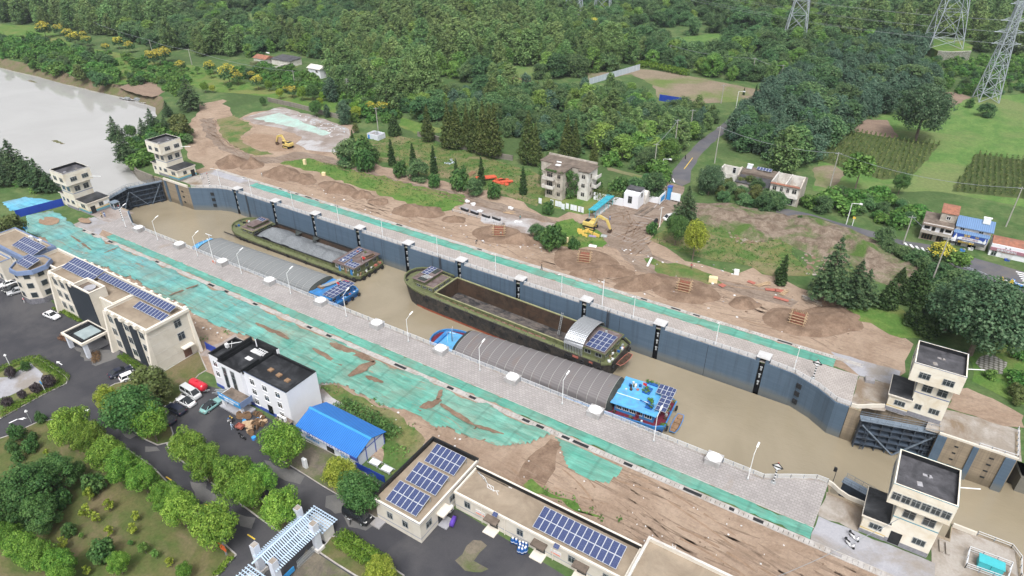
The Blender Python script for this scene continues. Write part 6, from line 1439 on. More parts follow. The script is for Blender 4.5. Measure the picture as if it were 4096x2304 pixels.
for u in(53.0,59.2):win(t,'+x',-49.5,u,2.6,1.4,1.5,1)
door(t,'+x',-49.5,56.0,0,1.5,2.3);bx(-49.5,-48.0,54.9,57.4,2.7,3.0)('door_canopy','cream_trim',t);bx(-49.4,-47.7,55.0,57.2,0,.25)('step','grey_concrete',t)
bx(-58.9,-57.0,49.2,50.9,.0,.3)('step','grey_concrete',t)
for k,(y,lb)in enumerate(((61.3,'back array of the three'),(56.3,'middle array of the three'),(51.4,'front array of the three'))):
 solar('solar_array',lb+' on the square tan roof','solar panels',(-56.9,y,5.15),1,1,6,2,1.06,1.95,R(14),group=None,legs=.4)
a=thing('air_conditioner','white air conditioner on the wall beside the corner of the low cream buildings','air conditioner',(-49.1,58.2,.6));bx(-49.4,-48.9,57.7,58.7,.6,1.6)('casing','white_paint',a);cy((-48.89,58.2,1.1),(-48.86,58.2,1.1),.34,n=12)('fan','black_paint',a)
t=thing('low_building','long single storey cream wing with one big solar array and small door canopies','building',(-34,59.4,0));h=4.4
bx(-49.1,-18.6,59.5,65.4,-.2,h-.45)('wall','cream_wall',t);parapet_roof(t,-49.05,-18.5,59.1,65.7,h-.45,.45,'cream_trim','tan_roof',.3,None,None)
bx(-48.9,-18.6,65.3,65.4,h-.4,h+.3)('lining','black_paint',t);bx(-48.9,-18.6,65.42,65.75,h,h+.3)('upstand','cream_trim',t)
band(t,-49.1,-18.6,59.5,65.4,h-.85,h-.75,'slate_blue');band(t,-49.1,-18.6,59.5,65.4,.95,1.05,'slate_blue')
for u in(-46.6,-36.4,-27.2,-21.4):win(t,'-y',59.5,u,2.3,1.2,1.5,1)
for u in(-41.4,-32.6,-28.6+3.2):
 door(t,'-y',59.5,u,0,1.6,2.2);bx(u-1.2,u+1.2,58.2,59.5,2.5,2.8)('door_canopy','old_roof',t);bx(u-1.1,u+1.1,57.8,59.5,0,.25)('step','cream_trim',t)
for u in(-43.6,-39.2,-30.4):cy((u,59.35,0),(u,59.35,h-.5),.07,n=6)('drainpipe','cream_trim',t)
for u in(-44.0,-29.9):bx(u-.9,u+.9,59.43,59.5,1.5,2.4)('poster','cloth_white',t);bx(u-.8,u+.8,59.40,59.43,1.62,1.78)('poster_band','orange_paint',t)
solar('solar_array','largest array of two by thirteen panels on the long tan roof','solar panels',(-34.4,59.95,4.5),1,1,13,2,1.09,1.95,R(14),legs=.5)
for u in(-40.6,-29.5):
 a=thing('solar_lamp',['single solar panel on the eave above the first door canopy of the long wing','single solar panel on the eave above the posters of the long wing'][u>-35],'solar lamp',(u,59.0,4.4),'eave solar lamps of the long wing');MB().obox((u,58.8,4.5),.9,.7,.04,0,R(25)).to('panel','solar_cell',a);MB().bar((u,59.1,4.1),(u,58.8,4.5),.06).to('arm','white_paint',a)
t=thing('roof_cables','loose white cables lying in loops on the long tan roof corner','cables',(-46,64,4));r=random.Random(5)
for k in range(5):
 m=MB();p=[Vector((-48.4,65.0,4.1))]
 for j in range(5):p.append(p[-1]+Vector((r.uniform(.4,2.0),r.uniform(-.9,.5),0)))
 p=[Vector((min(-41,q.x),min(65,max(62.6,q.y)),4.1))for q in p]
 for a_,b_ in zip(p,p[1:]):
  if(b_-a_).length>.05:m.bar(a_,b_,.07)
 m.to('cable','white_paint',t)
t=thing('low_building','flat tan roofed building with white parapet cut by the picture edge','building',(-9,60,0))
block(t,-18.2,6,50,67.2,5.4,'cream_wall','tan_roof',.7,'wall','pale_wall');m=MB()
for q in(-.25,.25):m.bar((-14.3+q,67.0,4.6),(-14.3+q,67.2,6.2),.06)
for k in range(4):m.bar((-14.55,67.1,4.8+k*.35),(-14.05,67.1,4.8+k*.35),.05)
m.to('roof_ladder','white_paint',t)
t=thing('entrance_gate','entrance gate with pale blue curved slat roof on square stone columns','gate',(-64.8,38,0))
for(x,y)in((-66.9,42.2),(-62.6,41.4),(-67.1,34.0),(-62.6,33.6)):
 bx(x-.5,x+.5,y-.5,y+.5,0,6.1)('column','shed_white',t);bx(x-.72,x+.72,y-.72,y+.72,0,.7)('column_base','pale_wall',t);bx(x-.44,x+.44,y-.44,y+.44,6.1,6.14)('column_top','wood' if 0 else 'old_concrete',t)
xr=-65.0
for k in range(24):
 y=33.4+k*.37;m=MB()
 for s_ in(-1,1):
  L=3.2 if s_>0 else 2.0;p=[(xr+s_*L*q,y,4.35+1.35*(1-q)**1.7)for q in(0,.25,.5,.75,1)]
  for a_,b_ in zip(p,p[1:]):m.bar(a_,b_,.16,.12)
 m.to('roof_slat','gate_blue',t)
cy((xr,31.8,5.72),(xr,43.6,5.72),.14)('ridge_tube','gate_blue',t)
for dx,z in((1.0,4.95),(2.1,4.45),(-1.3,4.55)):MB().bar((xr+dx,33.2,z),(xr+dx,42.2,z),.12).to('purlin','gate_blue',t)
for y0,y1 in((42.4,45.4),(29.2,32.4)):
 m=MB()
 for k in range(7):m.bar((-67.4,y0+(y1-y0)*k/6,3.1),(-62.0,y0+(y1-y0)*k/6,3.1),.13)
 for k in range(11):m.bar((-67.2+k*.5,y0-.2,3.0),(-67.2+k*.5,y1+.2,3.0),.07)
 m.to('side_lattice','gate_blue',t);bx(-66.5,-62.6,y0+.5,y1-.5,0,2.6)('gate_lodge','pale_wall',t)
m=MB()
for k in range(22):m.bar((-62.9,37.2+k*.2,.1),(-62.6,37.4+k*.2,1.4),.05);m.bar((-62.6,37.2+k*.2,.1),(-62.9,37.4+k*.2,1.4),.05)
m.to('folding_barrier','galvanised',t)
bx(-62.75,-62.65,33.9,36.6,.3,1.3)('blue_board','banner_blue',t)
def rbox(t,q,name,mat,m=None):
 return(m or MB()).box(*q).to(name,mat,t)
# abandoned three-storey block with ivy
t=thing('abandoned_house','abandoned three storey block with ivy and a crumbling flat roof','house',(-97,182,0));H=9.6
bx(-106.5,-89.0,186.5,192.5,-.2,H)('rear_wall','dirty_wall',t);bx(-101.2,-94.8,180.2,186.5,-.2,H)('front_wall','dirty_wall',t);bx(-91.4,-87.6,184.4,191.0,-.2,H-.01)('side_wall','pale_wall',t)
bx(-107,-88.6,186.4,193,H,H+.3)('roof','old_roof',t);bx(-101.6,-94.5,179.8,186.39,H,H+.3)('roof','old_roof',t);bx(-91.5,-87.2,184.0,191.3,H+.31,H+.45)('roof','old_roof',t)
bx(-107,-88.6,192.7,193,H+.3,H+.9)('parapet','dirty_wall',t)
for f in range(3):
 z=2.0+f*3.1
 for u in(-96.2,):win(t,'-y',180.2,u,z,1.3,1.5,1,'dirty_wall','dark_window')
 for u in(-89.4,):win(t,'-y',184.4,u,z,1.4,1.5,1,'pale_wall','dark_window')
 win(t,'+x',-87.6,186.3,z,1.2,1.5,1,'dirty_wall','dark_window');win(t,'+x',-94.8,182.6,z,1.0,1.4,1,'dirty_wall','dark_window')
 win(t,'-y',180.2,-99.6,z,2.2,1.7,2,'dirty_wall','dark_window')
 if f:
  b=MB();b.box(-101.6,-97.6,178.7,180.2,z-1.3,z-1.12);b.box(-101.6,-97.6,178.7,178.85,z-1.12,z-.2);b.box(-101.6,-101.45,178.85,180.2,z-1.12,z-.2);b.box(-97.75,-97.6,178.85,180.2,z-1.12,z-.2);b.to('balcony','pale_wall',t)
  b=MB();b.box(-87.6,-86.0,187.2,190.8,z-1.3,z-1.12);b.box(-86.15,-86.0,187.2,190.8,z-1.12,z-.2);b.box(-87.6,-86.15,187.2,187.35,z-1.12,z-.2);b.to('balcony','pale_wall',t)
o=link('ivy',leaf_mesh('ivy',[(random.uniform(-95.2,-91.2)+97,183.2+random.uniform(-.6,1.5)-182,random.uniform(.5,9.0),.75,.8)for _ in range(36)]+[(random.uniform(-101.5,-94.5)+97,-2.1,H+.3,.5,.35)for _ in range(9)]+[(-107+97+random.uniform(-.6,.6),random.uniform(4,10),random.uniform(1,9),1,1)for _ in range(16)],3600,.42,'leaf_deep',3,.2),t)
MB().box(-100.2,-98.5,184.6,186,H+.3,H+.4).cyl((-100.2,185.9,H+1.2),(-98.5,185.9,H+1.2),.25).to('water_heater','white_paint',t)
# white gatehouse with walls, teal canopy, noticeboards
t=thing('gatehouse','small whitewashed gatehouse with a mono pitch roof and tall window','house',(-73,188,0))
MB().loft([[(x,187.2,-.1),(x,192.0,-.1),(x,192.0,5.6),(x,188.9,5.2),(x,187.2,4.6)]for x in(-76.0,-71.0)]).to('wall','white_wall',t)
bx(-76.1,-70.9,188.6,192.1,5.62,5.76)('roof','felt_roof',t);win(t,'-y',187.2,-73.8,2.7,1.4,2.4,1,'frame_metal','dark_window');win(t,'+x',-71,190,4.0,1.4,1.5,1,'frame_metal','dark_window')
MB().loft([[(x,192.2,-.1),(x,195.4,-.1),(x,195.4,3.2),(x,193.8,4.3),(x,192.2,3.2)]for x in(-73.4,-70.2)]).to('side_house','pale_wall',t)
t=thing('compound_wall','whitewashed compound wall between the teal canopy and the gatehouse','wall',(-80,186.6,0));bx(-86.5,-76.05,186.8,187.2,-.1,2.6)('wall','white_wall',t);bx(-82,-78.4,186.7,186.79,.8,2.0)('mural','sign_white',t)
t=thing('compound_wall','roofless white walled yard by the blue gate post','wall',(-69,197,0));MB().box(-70.2,-66.6,200.4,200.7,-.1,2.7).box(-66.9,-66.6,194.8,200.4,-.1,2.5).box(-70.2,-66.9,194.8,195.1,-.1,2.2).to('wall','white_wall',t)
t=thing('display_board','big blue and white display board at the site entrance','sign',(-66.1,196,0));bx(-66.3,-66.1,193.8,198.4,.4,3.4)('board','sign_white',t);bx(-66.09,-66.03,194.5,197.8,1.0,2.6)('picture','banner_blue',t);bx(-66.3,-66.15,194,194.15,-.1,.4)('leg','frame_metal',t)
t=thing('gate_post','square blue gate post beside the display board','post',(-65.4,200.4,0));bx(-66.0,-64.8,199.6,201.0,-.1,4.4)('post','banner_blue',t);bx(-66.15,-64.65,199.45,201.15,4.4,4.65)('cap','shed_blue_trim',t)
t=thing('display_board','glazed white display board beside the gate road near the parked van','sign',(*(-62.8,199),0));q=(-62.8,199);bx(q[0]-1.6,q[0]+1.6,q[1],q[1]+.12,.6,3.2)('board','sign_white',t);MB().box(q[0]-1.5,q[0]-1.35,q[1]+.12,q[1]+.25,-.1,3.2).box(q[0]+1.35,q[0]+1.5,q[1]+.12,q[1]+.25,-.1,3.2).to('post','galvanised',t)
t=thing('shelter','open shelter with a long turquoise sheet roof on thin posts','shelter',(-80.2,179,0))
MB().loft([[(-81.6,y,2.75),(-78.9,y,3.1),(-78.9,y,3.2),(-81.6,y,2.85)]for y in(173.0,186.2)]).to('roof','canopy_teal',t)
m=MB()
for k in range(5):m.box(-81.55,-78.9,173.0+k*3.27,173.12+k*3.27,3.2,3.28)
m.to('roof_rib','teal_paint',t)
for y in(173.3,176.4,179.6,182.8,185.9):
 for x in(-81.3,-79.2):cy((x,y,-.1),(x,y,2.8),.07)('post','teal_paint',t)
bx(-81.2,-79.4,176,185,.0,.5)('bench','cloth_white',t)
BRD=[(-99.5,174),(-95.7,175),(-93.9,175),(-92.7,175),(-91.0,174),(-90.0,175),(-88.3,175),(-87.1,175),(-85.6,175),(-84.7,175)]
for k,q in enumerate(BRD):
 t=thing('notice_board',ORD[k]+' white notice panel along the mud road, counted towards the turquoise shelter','notice board',(*q,0),'white notice panels along the mud road')
 bx(q[0]-.55,q[0]+.55,q[1]-.05,q[1]+.05,.35,2.2)('panel','sign_white',t)
 for s_ in(-.48,.48):cy((q[0]+s_,q[1],-.1),(q[0]+s_,q[1],2.35),.04)('post','galvanised',t)
# ruined houses by the road
t=thing('ruined_house','roofless gable of a ruined white house among trees','house',(-53.5,228,0))
MB().box(-57,-50.2,231.8,232.2,-.1,3.6).box(-57,-56.6,225.5,231.8,-.1,3.9).to('wall','pale_wall',t);MB().loft([[(x,224.5,-.1),(x,232.2,-.1),(x,232.2,3.6),(x,228.4,5.4),(x,224.5,3.6)]for x in(-50.2,-49.8)]).to('gable','dirty_wall',t);bx(-56.6,-50.2,225.2,225.5,-.1,3.0)('wall','pale_wall',t);win(t,'-y',231.8,-53.2,2.2,1.2,2.2,0,'white_wall','dark_window')
t=thing('ruined_house','flat roofed single storey ruin with solar panels between two roofless houses','house',(-43,224,0))
bx(-49.3,-38.0,218.5,232.5,-.1,3.4)('wall','dirty_wall',t);bx(-49.4,-37.9,218.3,226.4,3.4,3.55)('roof','felt_roof',t);bx(-49.4,-37.9,226.4,232.6,3.4,4.4)('upper_roof','old_roof',t)
solar('solar_array','five solar panels in one row on the ruined flat roof','solar panels',(-45.4,230,4.8),1,1,5,1,1.0,1.4,R(25),legs=.3)
a=thing('water_heater','silver solar water heater beside the panels on the ruined flat roof','water heater',(-48,230.4,4.4));MB().loft([[(x,229.6,4.6),(x,231,5.6),(x,231,5.66),(x,229.6,4.66)]for x in(-48.8,-47)]).to('collector','galvanised',a);cy((-48.9,231.1,5.75),(-46.9,231.1,5.75),.25)('tank','white_paint',a);MB().bar((-48.6,231,4.4),(-48.6,231,5.6),.07).bar((-47.2,231,4.4),(-47.2,231,5.6),.07).to('stand','frame_metal',a)
t=thing('ruined_house','two storey white ruin without roof and with broken tiles along its eaves','house',(-33,221,0))
w_=MB();w_.box(-37.4,-28.4,216.2,216.5,-.1,6.4);w_.box(-37.4,-28.4,226.2,226.5,-.1,6.6);w_.box(-37.4,-37.1,216.5,226.2,-.1,7.0);w_.box(-33.0,-32.7,216.5,226.2,3.2,6.9);w_.to('wall','pale_wall',t)
MB().loft([[(x,216.0,-.1),(x,226.6,-.1),(x,226.6,6.5),(x,221.4,8.6),(x,216.0,6.5)]for x in(-28.4,-28.0)]).to('gable','tan_brick' if 0 else 'dirty_wall',t)
bx(-37.1,-28.4,216.5,226.2,3.2,3.35)('floor_slab','dirty_wall',t);bx(-37.5,-28.3,215.6,216.9,6.4,6.55)('eave','red_tiles',t);MB().box(-37.4,-28.4,214.6,216.2,3.0,3.2).box(-37.4,-28.4,214.6,214.75,3.2,4.0).to('balcony','pale_wall',t)
for u,ww in((-36.0,1.3),(-33.8,1.0),(-31.8,1.0),(-29.8,1.5)):win(t,'-y',216.2,u,4.9,ww,1.7,1,'pale_wall','dark_window')
for u in(-35,-30.8):win(t,'-y',216.2,u,1.4,2.4,2.4,3,'galvanised','dark_window')
# shops at the junction
t=thing('old_shop_house','weathered two storey house with a balcony and a brick tower room','house',(11,212,0))
bx(7.3,15.0,212.4,220.8,-.1,5.2)('wall','dirty_wall',t);bx(7.2,15.05,213.2,221,5.2,5.45)('roof','old_roof',t);bx(7.35,15.0,212.3,212.4,3.0,5.15)('white_front','white_wall',t);MB().loft([[(x,211.6,4.8),(x,214.2,5.5),(x,214.2,5.62),(x,211.6,4.92)]for x in(7.1,15.0)]).to('eave','old_roof',t)
MB().box(7.2,15.0,211.0,212.3,2.6,2.75).box(7.2,15.0,211.0,211.12,2.75,3.5).to('balcony','dirty_wall',t)
for u,ww,hh in((8.5,1.5,1.0),(10.2,1.0,1.7),(12.3,1.0,1.7),(13.9,1.6,1.0)):win(t,'-y',212.3,u,4.0,ww,hh,0,'dirty_wall','dark_window')
for u in(9.2,13.0):win(t,'-y',212.4,u,1.3,2.8,2.2,3,'wood','dark_window')
bx(11.0,15.0,215.4,220.4,5.4,8.0)('tower_room','dirty_wall',t);MB().loft([[(x,215.2,8.0),(x,220.6,8.9),(x,220.6,9.02),(x,215.2,8.12)]for x in(10.8,15.2)]).to('tower_roof','red_tiles',t);win(t,'-y',215.4,13.0,6.7,1.1,1.1,1,'white_paint','dark_window')
t=thing('shop','two storey shop with a blue tin roof and a big blue sign with white bottles','shop',(20,213,0))
bx(15.4,24.0,213.4,221.0,-.1,5.9)('wall','pale_wall',t);MB().loft([[(x,212.9,5.75),(x,217.4,7.4),(x,221.4,5.9),(x,221.4,6.0),(x,217.4,7.5),(x,212.9,5.87)]for x in(15.2,24.4)]).to('roof','blue_tin',t)
for u in(17.0,21.6):win(t,'-y',213.4,u,5.15,1.2,.8,1,'white_paint','dark_window')
MB().loft([[(x,212.0,4.25),(x,213.38,4.75),(x,213.38,4.83),(x,212.0,4.33)]for x in(15.2,23.9)]).to('awning','blue_tin',t)
bx(15.3,23.6,212.05,212.2,2.35,4.2)('sign_board','sign_blue',t)
text('蓝瓷',.78,'sign_yellow',(18.6,212.0,3.85),(R(90),0,0),t);text('洋河',.5,'sign_yellow',(21.0,212.0,3.85),(R(90),0,0),t)
MB().add([(16.4,211.98,2.55),(22.8,211.98,2.55),(22.6,211.98,3.1),(22.0,211.98,3.4),(17.2,211.98,3.4),(16.6,211.98,3.1)],[(0,1,2,3,4,5)]).to('sign_panel','sign_white',t);text('新桥中心超市',.66,'sign_mauve',(19.6,211.94,2.97),(R(90),0,0),t)
for x in(16.0,23.1):MB().loft([[(x+w*c,211.97+.0*c,z)for c in(-1,1)]+[(x+w*c,211.90,z)for c in(1,-1)]for w,z in((.22,2.5),(.34,2.8),(.34,3.2),(.12,3.55),(.12,3.9),(.16,4.0))]).to('bottle_emblem','white_paint',t)
bx(15.5,23.4,211.9,212.04,1.55,2.34)('lower_sign','sign_grey',t);text('新桥中心超市',.66,'sign_yellow',(18.9,211.86,1.82),(R(90),0,0),t);text('人生得意时 双河红会',.34,'sign_white',(19.2,211.86,2.2),(R(90),0,0),t)
bx(15.1,16.3,211.7,211.88,1.75,2.75)('white_box_sign','white_paint',t)
for u in(17.0,20.6):win(t,'-y',213.4,u,.75,2.2,1.6,1,'pale_wall','dark_window')
a=thing('water_heater','white solar water heater on the blue tin roof','water heater',(22.2,217.2,7.4));MB().loft([[(x,215.6,7.0),(x,217.2,8.1),(x,217.2,8.2),(x,215.6,7.1)]for x in(21.3,23.1)]).to('collector','galvanised',a);cy((21.2,217.4,8.3),(23.3,217.4,8.3),.26)('tank','white_paint',a);MB().bar((21.4,217.3,7.3),(21.4,217.3,8.1),.06).bar((23,217.3,7.3),(23,217.3,8.1),.06).to('stand','frame_metal',a)
t=thing('repair_shop','low white repair shop with a mauve sign strip and broken tile roof','shop',(29,211,0));rz=-.13
bx(24.8,35.5,211.3,217.5,-.1,3.6)('wall','white_wall',t);MB().loft([[(x,211.6,3.6),(x,214.4,4.6),(x,217.8,3.6)]for x in(24.8,35.6)]).to('roof','red_tiles',t)
bx(24.75,35.5,211.05,211.28,1.75,2.65)('sign_board','sign_mauve',t);text('楚蒲特维修站',.78,'sign_white',(28.6,210.98,2.2),(R(90),0,0),t)
for u in(28.2,29.2):win(t,'-y',211.3,u,3.05,.5,.5,0,'white_wall','dark_window')
win(t,'-y',211.3,26.0,.9,1.3,1.6,1,'galvanised','window_glass');bx(27.8,30.4,211.2,211.28,.0,1.7)('shutter','cloth_white',t);bx(27.6,30.6,211.0,211.26,1.66,1.74)('lintel','wood',t)
for k,(q,mt,lb)in enumerate((((29.3,210),'sign_blue','blue bench of tools in front of the repair shop'),((18.6,210),'car_blue','blue crate in front of the shop with the bottle sign'),((20.5,212),'cloth_white','white cooler box in front of the shop with the bottle sign'),((15.9,213),'galvanised','scrap metal leaning by the old shop house'))):
 t=thing('street_clutter',lb,'clutter',(*q,0));MB().obox((*q,.0),1.2,.7,.55,.3).to('box',mt,t);MB().obox((q[0]+.3,q[1]-.2,.55),.6,.5,.3,.9).to('bundle','frame_metal',t)
# far farmhouses
t=thing('farmhouse','farmhouse with a black sheet roof and walled yard at the wood edge','house',(-328,258,0));rz=-.12
bx(-331,-315.5,262,270.5,-.1,3.2)('wall','pale_wall',t);MB().loft([[(x,261.5,3.2),(x,271,3.9),(x,271,4.05),(x,261.5,3.35)]for x in(-331.5,-315)]).to('roof','felt_roof',t);MB().box(-330,-315.3,250.5,251,-.1,2.6).box(-315.8,-315.3,251,262,-.1,2.6).to('yard_wall','pale_wall',t)
bx(-343,-333,259,266,-.1,3)('side_wall','pale_wall',t);MB().loft([[(x,258.5,2.9),(x,262.5,4.4),(x,266.5,2.9)]for x in(-343.5,-332.5)]).to('tile_roof','red_tiles',t);bx(-338,-334,252,256,0,2.4)('shed','boat_green',t)
cy((-337,264,5.4),(-334.5,264,5.4),.35)('water_tank','white_paint',t)
t=thing('farmhouse','small white two storey house with a pitched pale roof in the wood','house',(-285,254,0))
bx(-290.5,-281.5,252.5,258.5,-.1,5.0)('wall','white_wall',t);MB().loft([[(x,251.8,4.9),(x,255.5,6.4),(x,259.2,4.9)]for x in(-291,-281)]).to('roof','pale_wall',t);win(t,'-y',252.5,-284,3.6,1.6,1.2,1,'dirty_wall','dark_window');win(t,'-y',252.5,-288,1.4,1.4,1.6,1,'dirty_wall','dark_window')
t=thing('pump_hut','tiny open topped concrete hut with a blue door in the grass','hut',(-190,194,0));MB().box(-193,-187,193.2,193.5,-.1,2.2).box(-193,-187,197.2,197.5,-.1,2.2).box(-193,-192.7,193.5,197.2,-.1,2.2).box(-187.3,-187,193.5,197.2,-.1,2.2).to('wall','shed_white',t);bx(-192.7,-187.3,193.5,197.2,1.6,1.7)('roof','grey_concrete',t);cy((-190,195.6,1.7),(-190,195.6,2.8),.6)('tank','galvanised',t);bx(-192.6,-191.6,193.12,193.2,0,1.7)('door','car_blue',t)
for q,lb,mt in(((-303,425),'dark roofed hut with a red door deep in the wood','dirty_wall'),((-164.4,400),'white walled ruin half hidden behind the great tree','white_wall'),((-182,294),'low house with broken red tiles among bushes','pale_wall'),((-188,287),'tiny ruin with red tiles at the garden edge','dirty_wall'),((-523,265),'grey shed under the tall poplars by the river meadow','dirty_wall')):
 t=thing('farm_hut',lb,'hut',(*q,0));bx(q[0]-5,q[0]+5,q[1]-3,q[1]+3,-.1,3.2)('wall',mt,t);MB().loft([[(x,q[1]-3.4,3.1),(x,q[1],4.6),(x,q[1]+3.4,3.1)]for x in(q[0]-5.4,q[0]+5.4)]).to('roof','red_tiles' if 'red' in lb else 'old_roof',t);win(t,'-y',q[1]-3,q[0]-2,1.8,1.4,1.4,1,'pale_wall','dark_window')
# hoardings and fences
def hoarding(label,pts,h,mat,group=None,z=0,top=None):
 t=thing('hoarding',label,'fence',(*pts[0],0),group);m=MB()
 for a,b in zip(pts,pts[1:]):m.bar((*a,z+h/2),(*b,z+h/2),.08,h)
 m.to('panel',mat,t)
 for a,b in zip(pts,pts[1:]):
  L=math.hypot(b[0]-a[0],b[1]-a[1]);k=max(1,int(L/3));m=MB()
  for i in range(k+1):m.box(a[0]+(b[0]-a[0])*i/k-.08,a[0]+(b[0]-a[0])*i/k+.08,a[1]+(b[1]-a[1])*i/k-.08,a[1]+(b[1]-a[1])*i/k+.08,z,z+h+.08)
  m.to('post','rail_paint' if top is None else top,t)
 return t
hoarding('bright blue hoarding beside the tower on the near bank',[(-234,77.8),(-231,90.6)],2.5,'hoarding_blue',top='hoarding_blue')
hoarding('low blue hoarding behind the tree left of the solar wing',[(-224,69.5),(-222,75.0)],2.2,'banner_blue',top='banner_blue')
hoarding('short dark blue hoarding between the cream office and the white block',[(-123.4,65.6),(-110.5,65.4)],1.9,'hoarding_blue',top='hoarding_blue')
hoarding('dark blue hoarding scrap by the end of the blue roofed shed',[(-69.4,57.1),(-63.0,57.3)],1.6,'hoarding_blue',top='hoarding_blue')
hoarding('long pale grey corrugated hoarding along the fenced field',[(-153.9,318),(-144.2,361)],3.2,'hoarding_grey')
hoarding('short dark blue hoarding at the near edge of the fenced field',[(-111.9,309),(-97.6,309)],3,'hoarding_blue',top='hoarding_blue')
for lb,pts in(('old stone garden wall behind the conical redwoods',[(-177,206),(-168,206),(-151.7,203),(-136.1,202),(-128.5,203)]),('old stone wall between the meadow and the concrete yard',[(-271,208),(-252,208),(-221,206)]),('old stone retaining wall along the junction road',[(5.1,201),(8.0,198),(11.5,195),(14.2,189)]),('stone block wall of the platform under the tall pylon',[(-5.9,476),(1.8,478),(10.5,486)])):
 t=thing('stone_wall',lb,'wall',(*pts[0],0));wall_run('wall',pts,-.2,2.0 if 'pylon' not in lb else 5.1,'bank_stone' if 'pylon' not in lb else 'pale_wall',t,1,.5)
MB().prism([(-5.9,476),(1.8,478),(10.5,486),(10.6,504),(2.6,520),(-14.3,509),(-15.0,495)],0,5).to('terrain','meadow')['kind']='structure'
railing('blue grey road guard railing by the zebra crossing',[(14.7,201),(18.3,199),(23.9,197),(27.5,194),(31.3,192)],None,(.4,.75),3,False,'hoarding_grey')
def car(label,cat,p,q,paint,L=4.6,W=1.82,H=1.48,van=False,suv=False,roofglass=False,name='parked_car'):
 """p = front, q = rear point on the ground"""
 a=Vector(p[:2]);b=Vector(q[:2]);c=(a+b)/2;rz=math.atan2(a.y-b.y,a.x-b.x);t=thing(name,label,cat,(0,0,0),'cars parked around the offices' if name=='parked_car' else None)
 h=H;w=W/2
 if van:prof=[(-.5,.35),(-.5,.95),(-.49,1.0),(.30,1.0),(.44,.62),(.495,.52),(.5,.30)];body_top=.55
 # lower body: rounded loft along length
 st=[(-.5,.30,.52,.80),(-.485,.22,.60,.93),(-.40,.2,.63,.99),(-.1,.18,.62,1.0),(.2,.18,.60,1.0),(.40,.2,.55,.98),(.48,.22,.48,.88),(.5,.28,.42,.74)]if not van else[(-.5,.25,.56,.92),(-.48,.2,.60,.98),(0,.18,.60,1),(.38,.18,.58,1),(.48,.2,.5,.94),(.5,.26,.42,.85)]
 rings=[]
 for u,z0,z1,ww in st:
  x=u*L;z0*=1.0;z0=z0+.02;z1=z1*h
  rings.append([(x,-w*ww*.94,z0),(x,-w*ww,z0+(z1-z0)*.5),(x,-w*ww*.9,z1-.03),(x,-w*ww*.7,z1),(x,w*ww*.7,z1),(x,w*ww*.9,z1-.03),(x,w*ww,z0+(z1-z0)*.5),(x,w*ww*.94,z0)])
 MB().loft(rings).to('body',paint,t,True)
 if van:g0,g1,r0,r1=-.485,.40,-.47,.24
 elif suv:g0,g1,r0,r1=-.47,.22,-.40,.06
 else:g0,g1,r0,r1=-.40,.22,-.22,.06
 zb=.58*h;zt=h-.03
 def sec(u0,u1,wb,z):return[(u0*L,-wb,z),(u1*L,-wb,z),(u1*L,wb,z),(u0*L,wb,z)]
 MB().loft([sec(g0,g1,w*.90,zb),sec(r0,r1,w*.72,zt)]).to('windows','car_glass',t)
 MB().loft([sec(r0-.012,r1+.012,w*.74,zt-.06),sec(r0+.01,r1-.01,w*.68,zt+.04)]).to('roof','car_glass' if roofglass else paint,t)
 m=MB()
 for s_ in(-1,1):
  for(u0,u1)in((g0,r0),((g0+g1)/2-.02,(r0+r1)/2-.02),(g1,r1)):m.bar((u0*L,s_*w*.905,zb),(u1*L,s_*w*.735,zt-.02),.09,.05)
 m.to('pillars',paint,t)
 for ux in(-.31,.31):
  for s_ in(-1,1):
   x=ux*L;y=s_*(w-.1);wh=cy((x,y-.12,.33),(x,y+.12,.33),.34,n=14)('wheel','tyre_rubber',t);cy((x,y+s_*.10,.33),(x,y+s_*.135,.33),.2,n=10)('rim','galvanised',wh)
 for s_ in(-1,1):
  MB().obox((L*.478,s_*w*.62,.58*h-.16),.12,.34,.12).to('headlight','lamp_lens',t);MB().obox((-L*.482,s_*w*.66,.5*h),.1,.34,.14).to('tail_light','rear_lens',t);MB().obox((L*.17,s_*(w+.06),.62*h),.12,.2,.12).to('mirror',paint,t)
 MB().obox((L*.492,0,.28),.06,.5,.13).to('number_plate','banner_blue',t)
 t.location=(c.x,c.y,.05);t.rotation_euler=(0,0,rz);return t
V4=4.7704
car('white sedan with a dark sunroof driving on the yard near the entrance canopy','car',(-163.7,54.1),(-169,53.5),'car_white',4.7,roofglass=False)
car('white sedan parked farthest from the yard beside the octagonal block','car',(-192,53.9),(-191,57.3),'car_white',4.8)
car('black sedan parked between the white and the silver sedan','car',(-188,53.4),(-188,56.9),'car_black',4.7)
car('silver grey sedan parked nearest the person by the octagonal block','car',(-186,53.6),(-185,56.4),'car_grey',4.6)
car('black car parked at the end of the hedge by the cream office','car',(-130.9,52.1),(-131.7,48.1),'car_navy',4.8)
car('white car beside the black one at the tree of the cream office','car',(-127.7,52.4),(-128.6,48.8),'car_white',4.6,suv=True)
car('silver and white minivan parked next to the red tank trailer','van',(-110.1,53.8),(-114.5,53.9),'car_silver',5.1,1.85,1.95,van=True)
car('white coupe with black sunroof parked beside the minivan','car',(-112.6,51.6),(-109.2,51.7),'car_white',4.6,roofglass=True)
car('dark navy estate parked with its boot to the yard','car',(-112.6,49.0),(-108.5,49.2),'car_navy',4.8,1.9,1.62,suv=True)
car('dark car half hidden under the bright round tree','car',(-111.0,46.4),(-108.3,46.4),'car_navy',4.7)
car('light teal fastback with a black glass roof standing in the open yard','car',(-105.7,55.4),(-105.4,51.9),'car_teal',4.8,1.9,1.42,roofglass=True)
car('black minibus under the dark green tree by the square low building','van',(-59.3,49.2),(-64.0,49.1),'car_black',5.3,1.9,1.95,van=True)
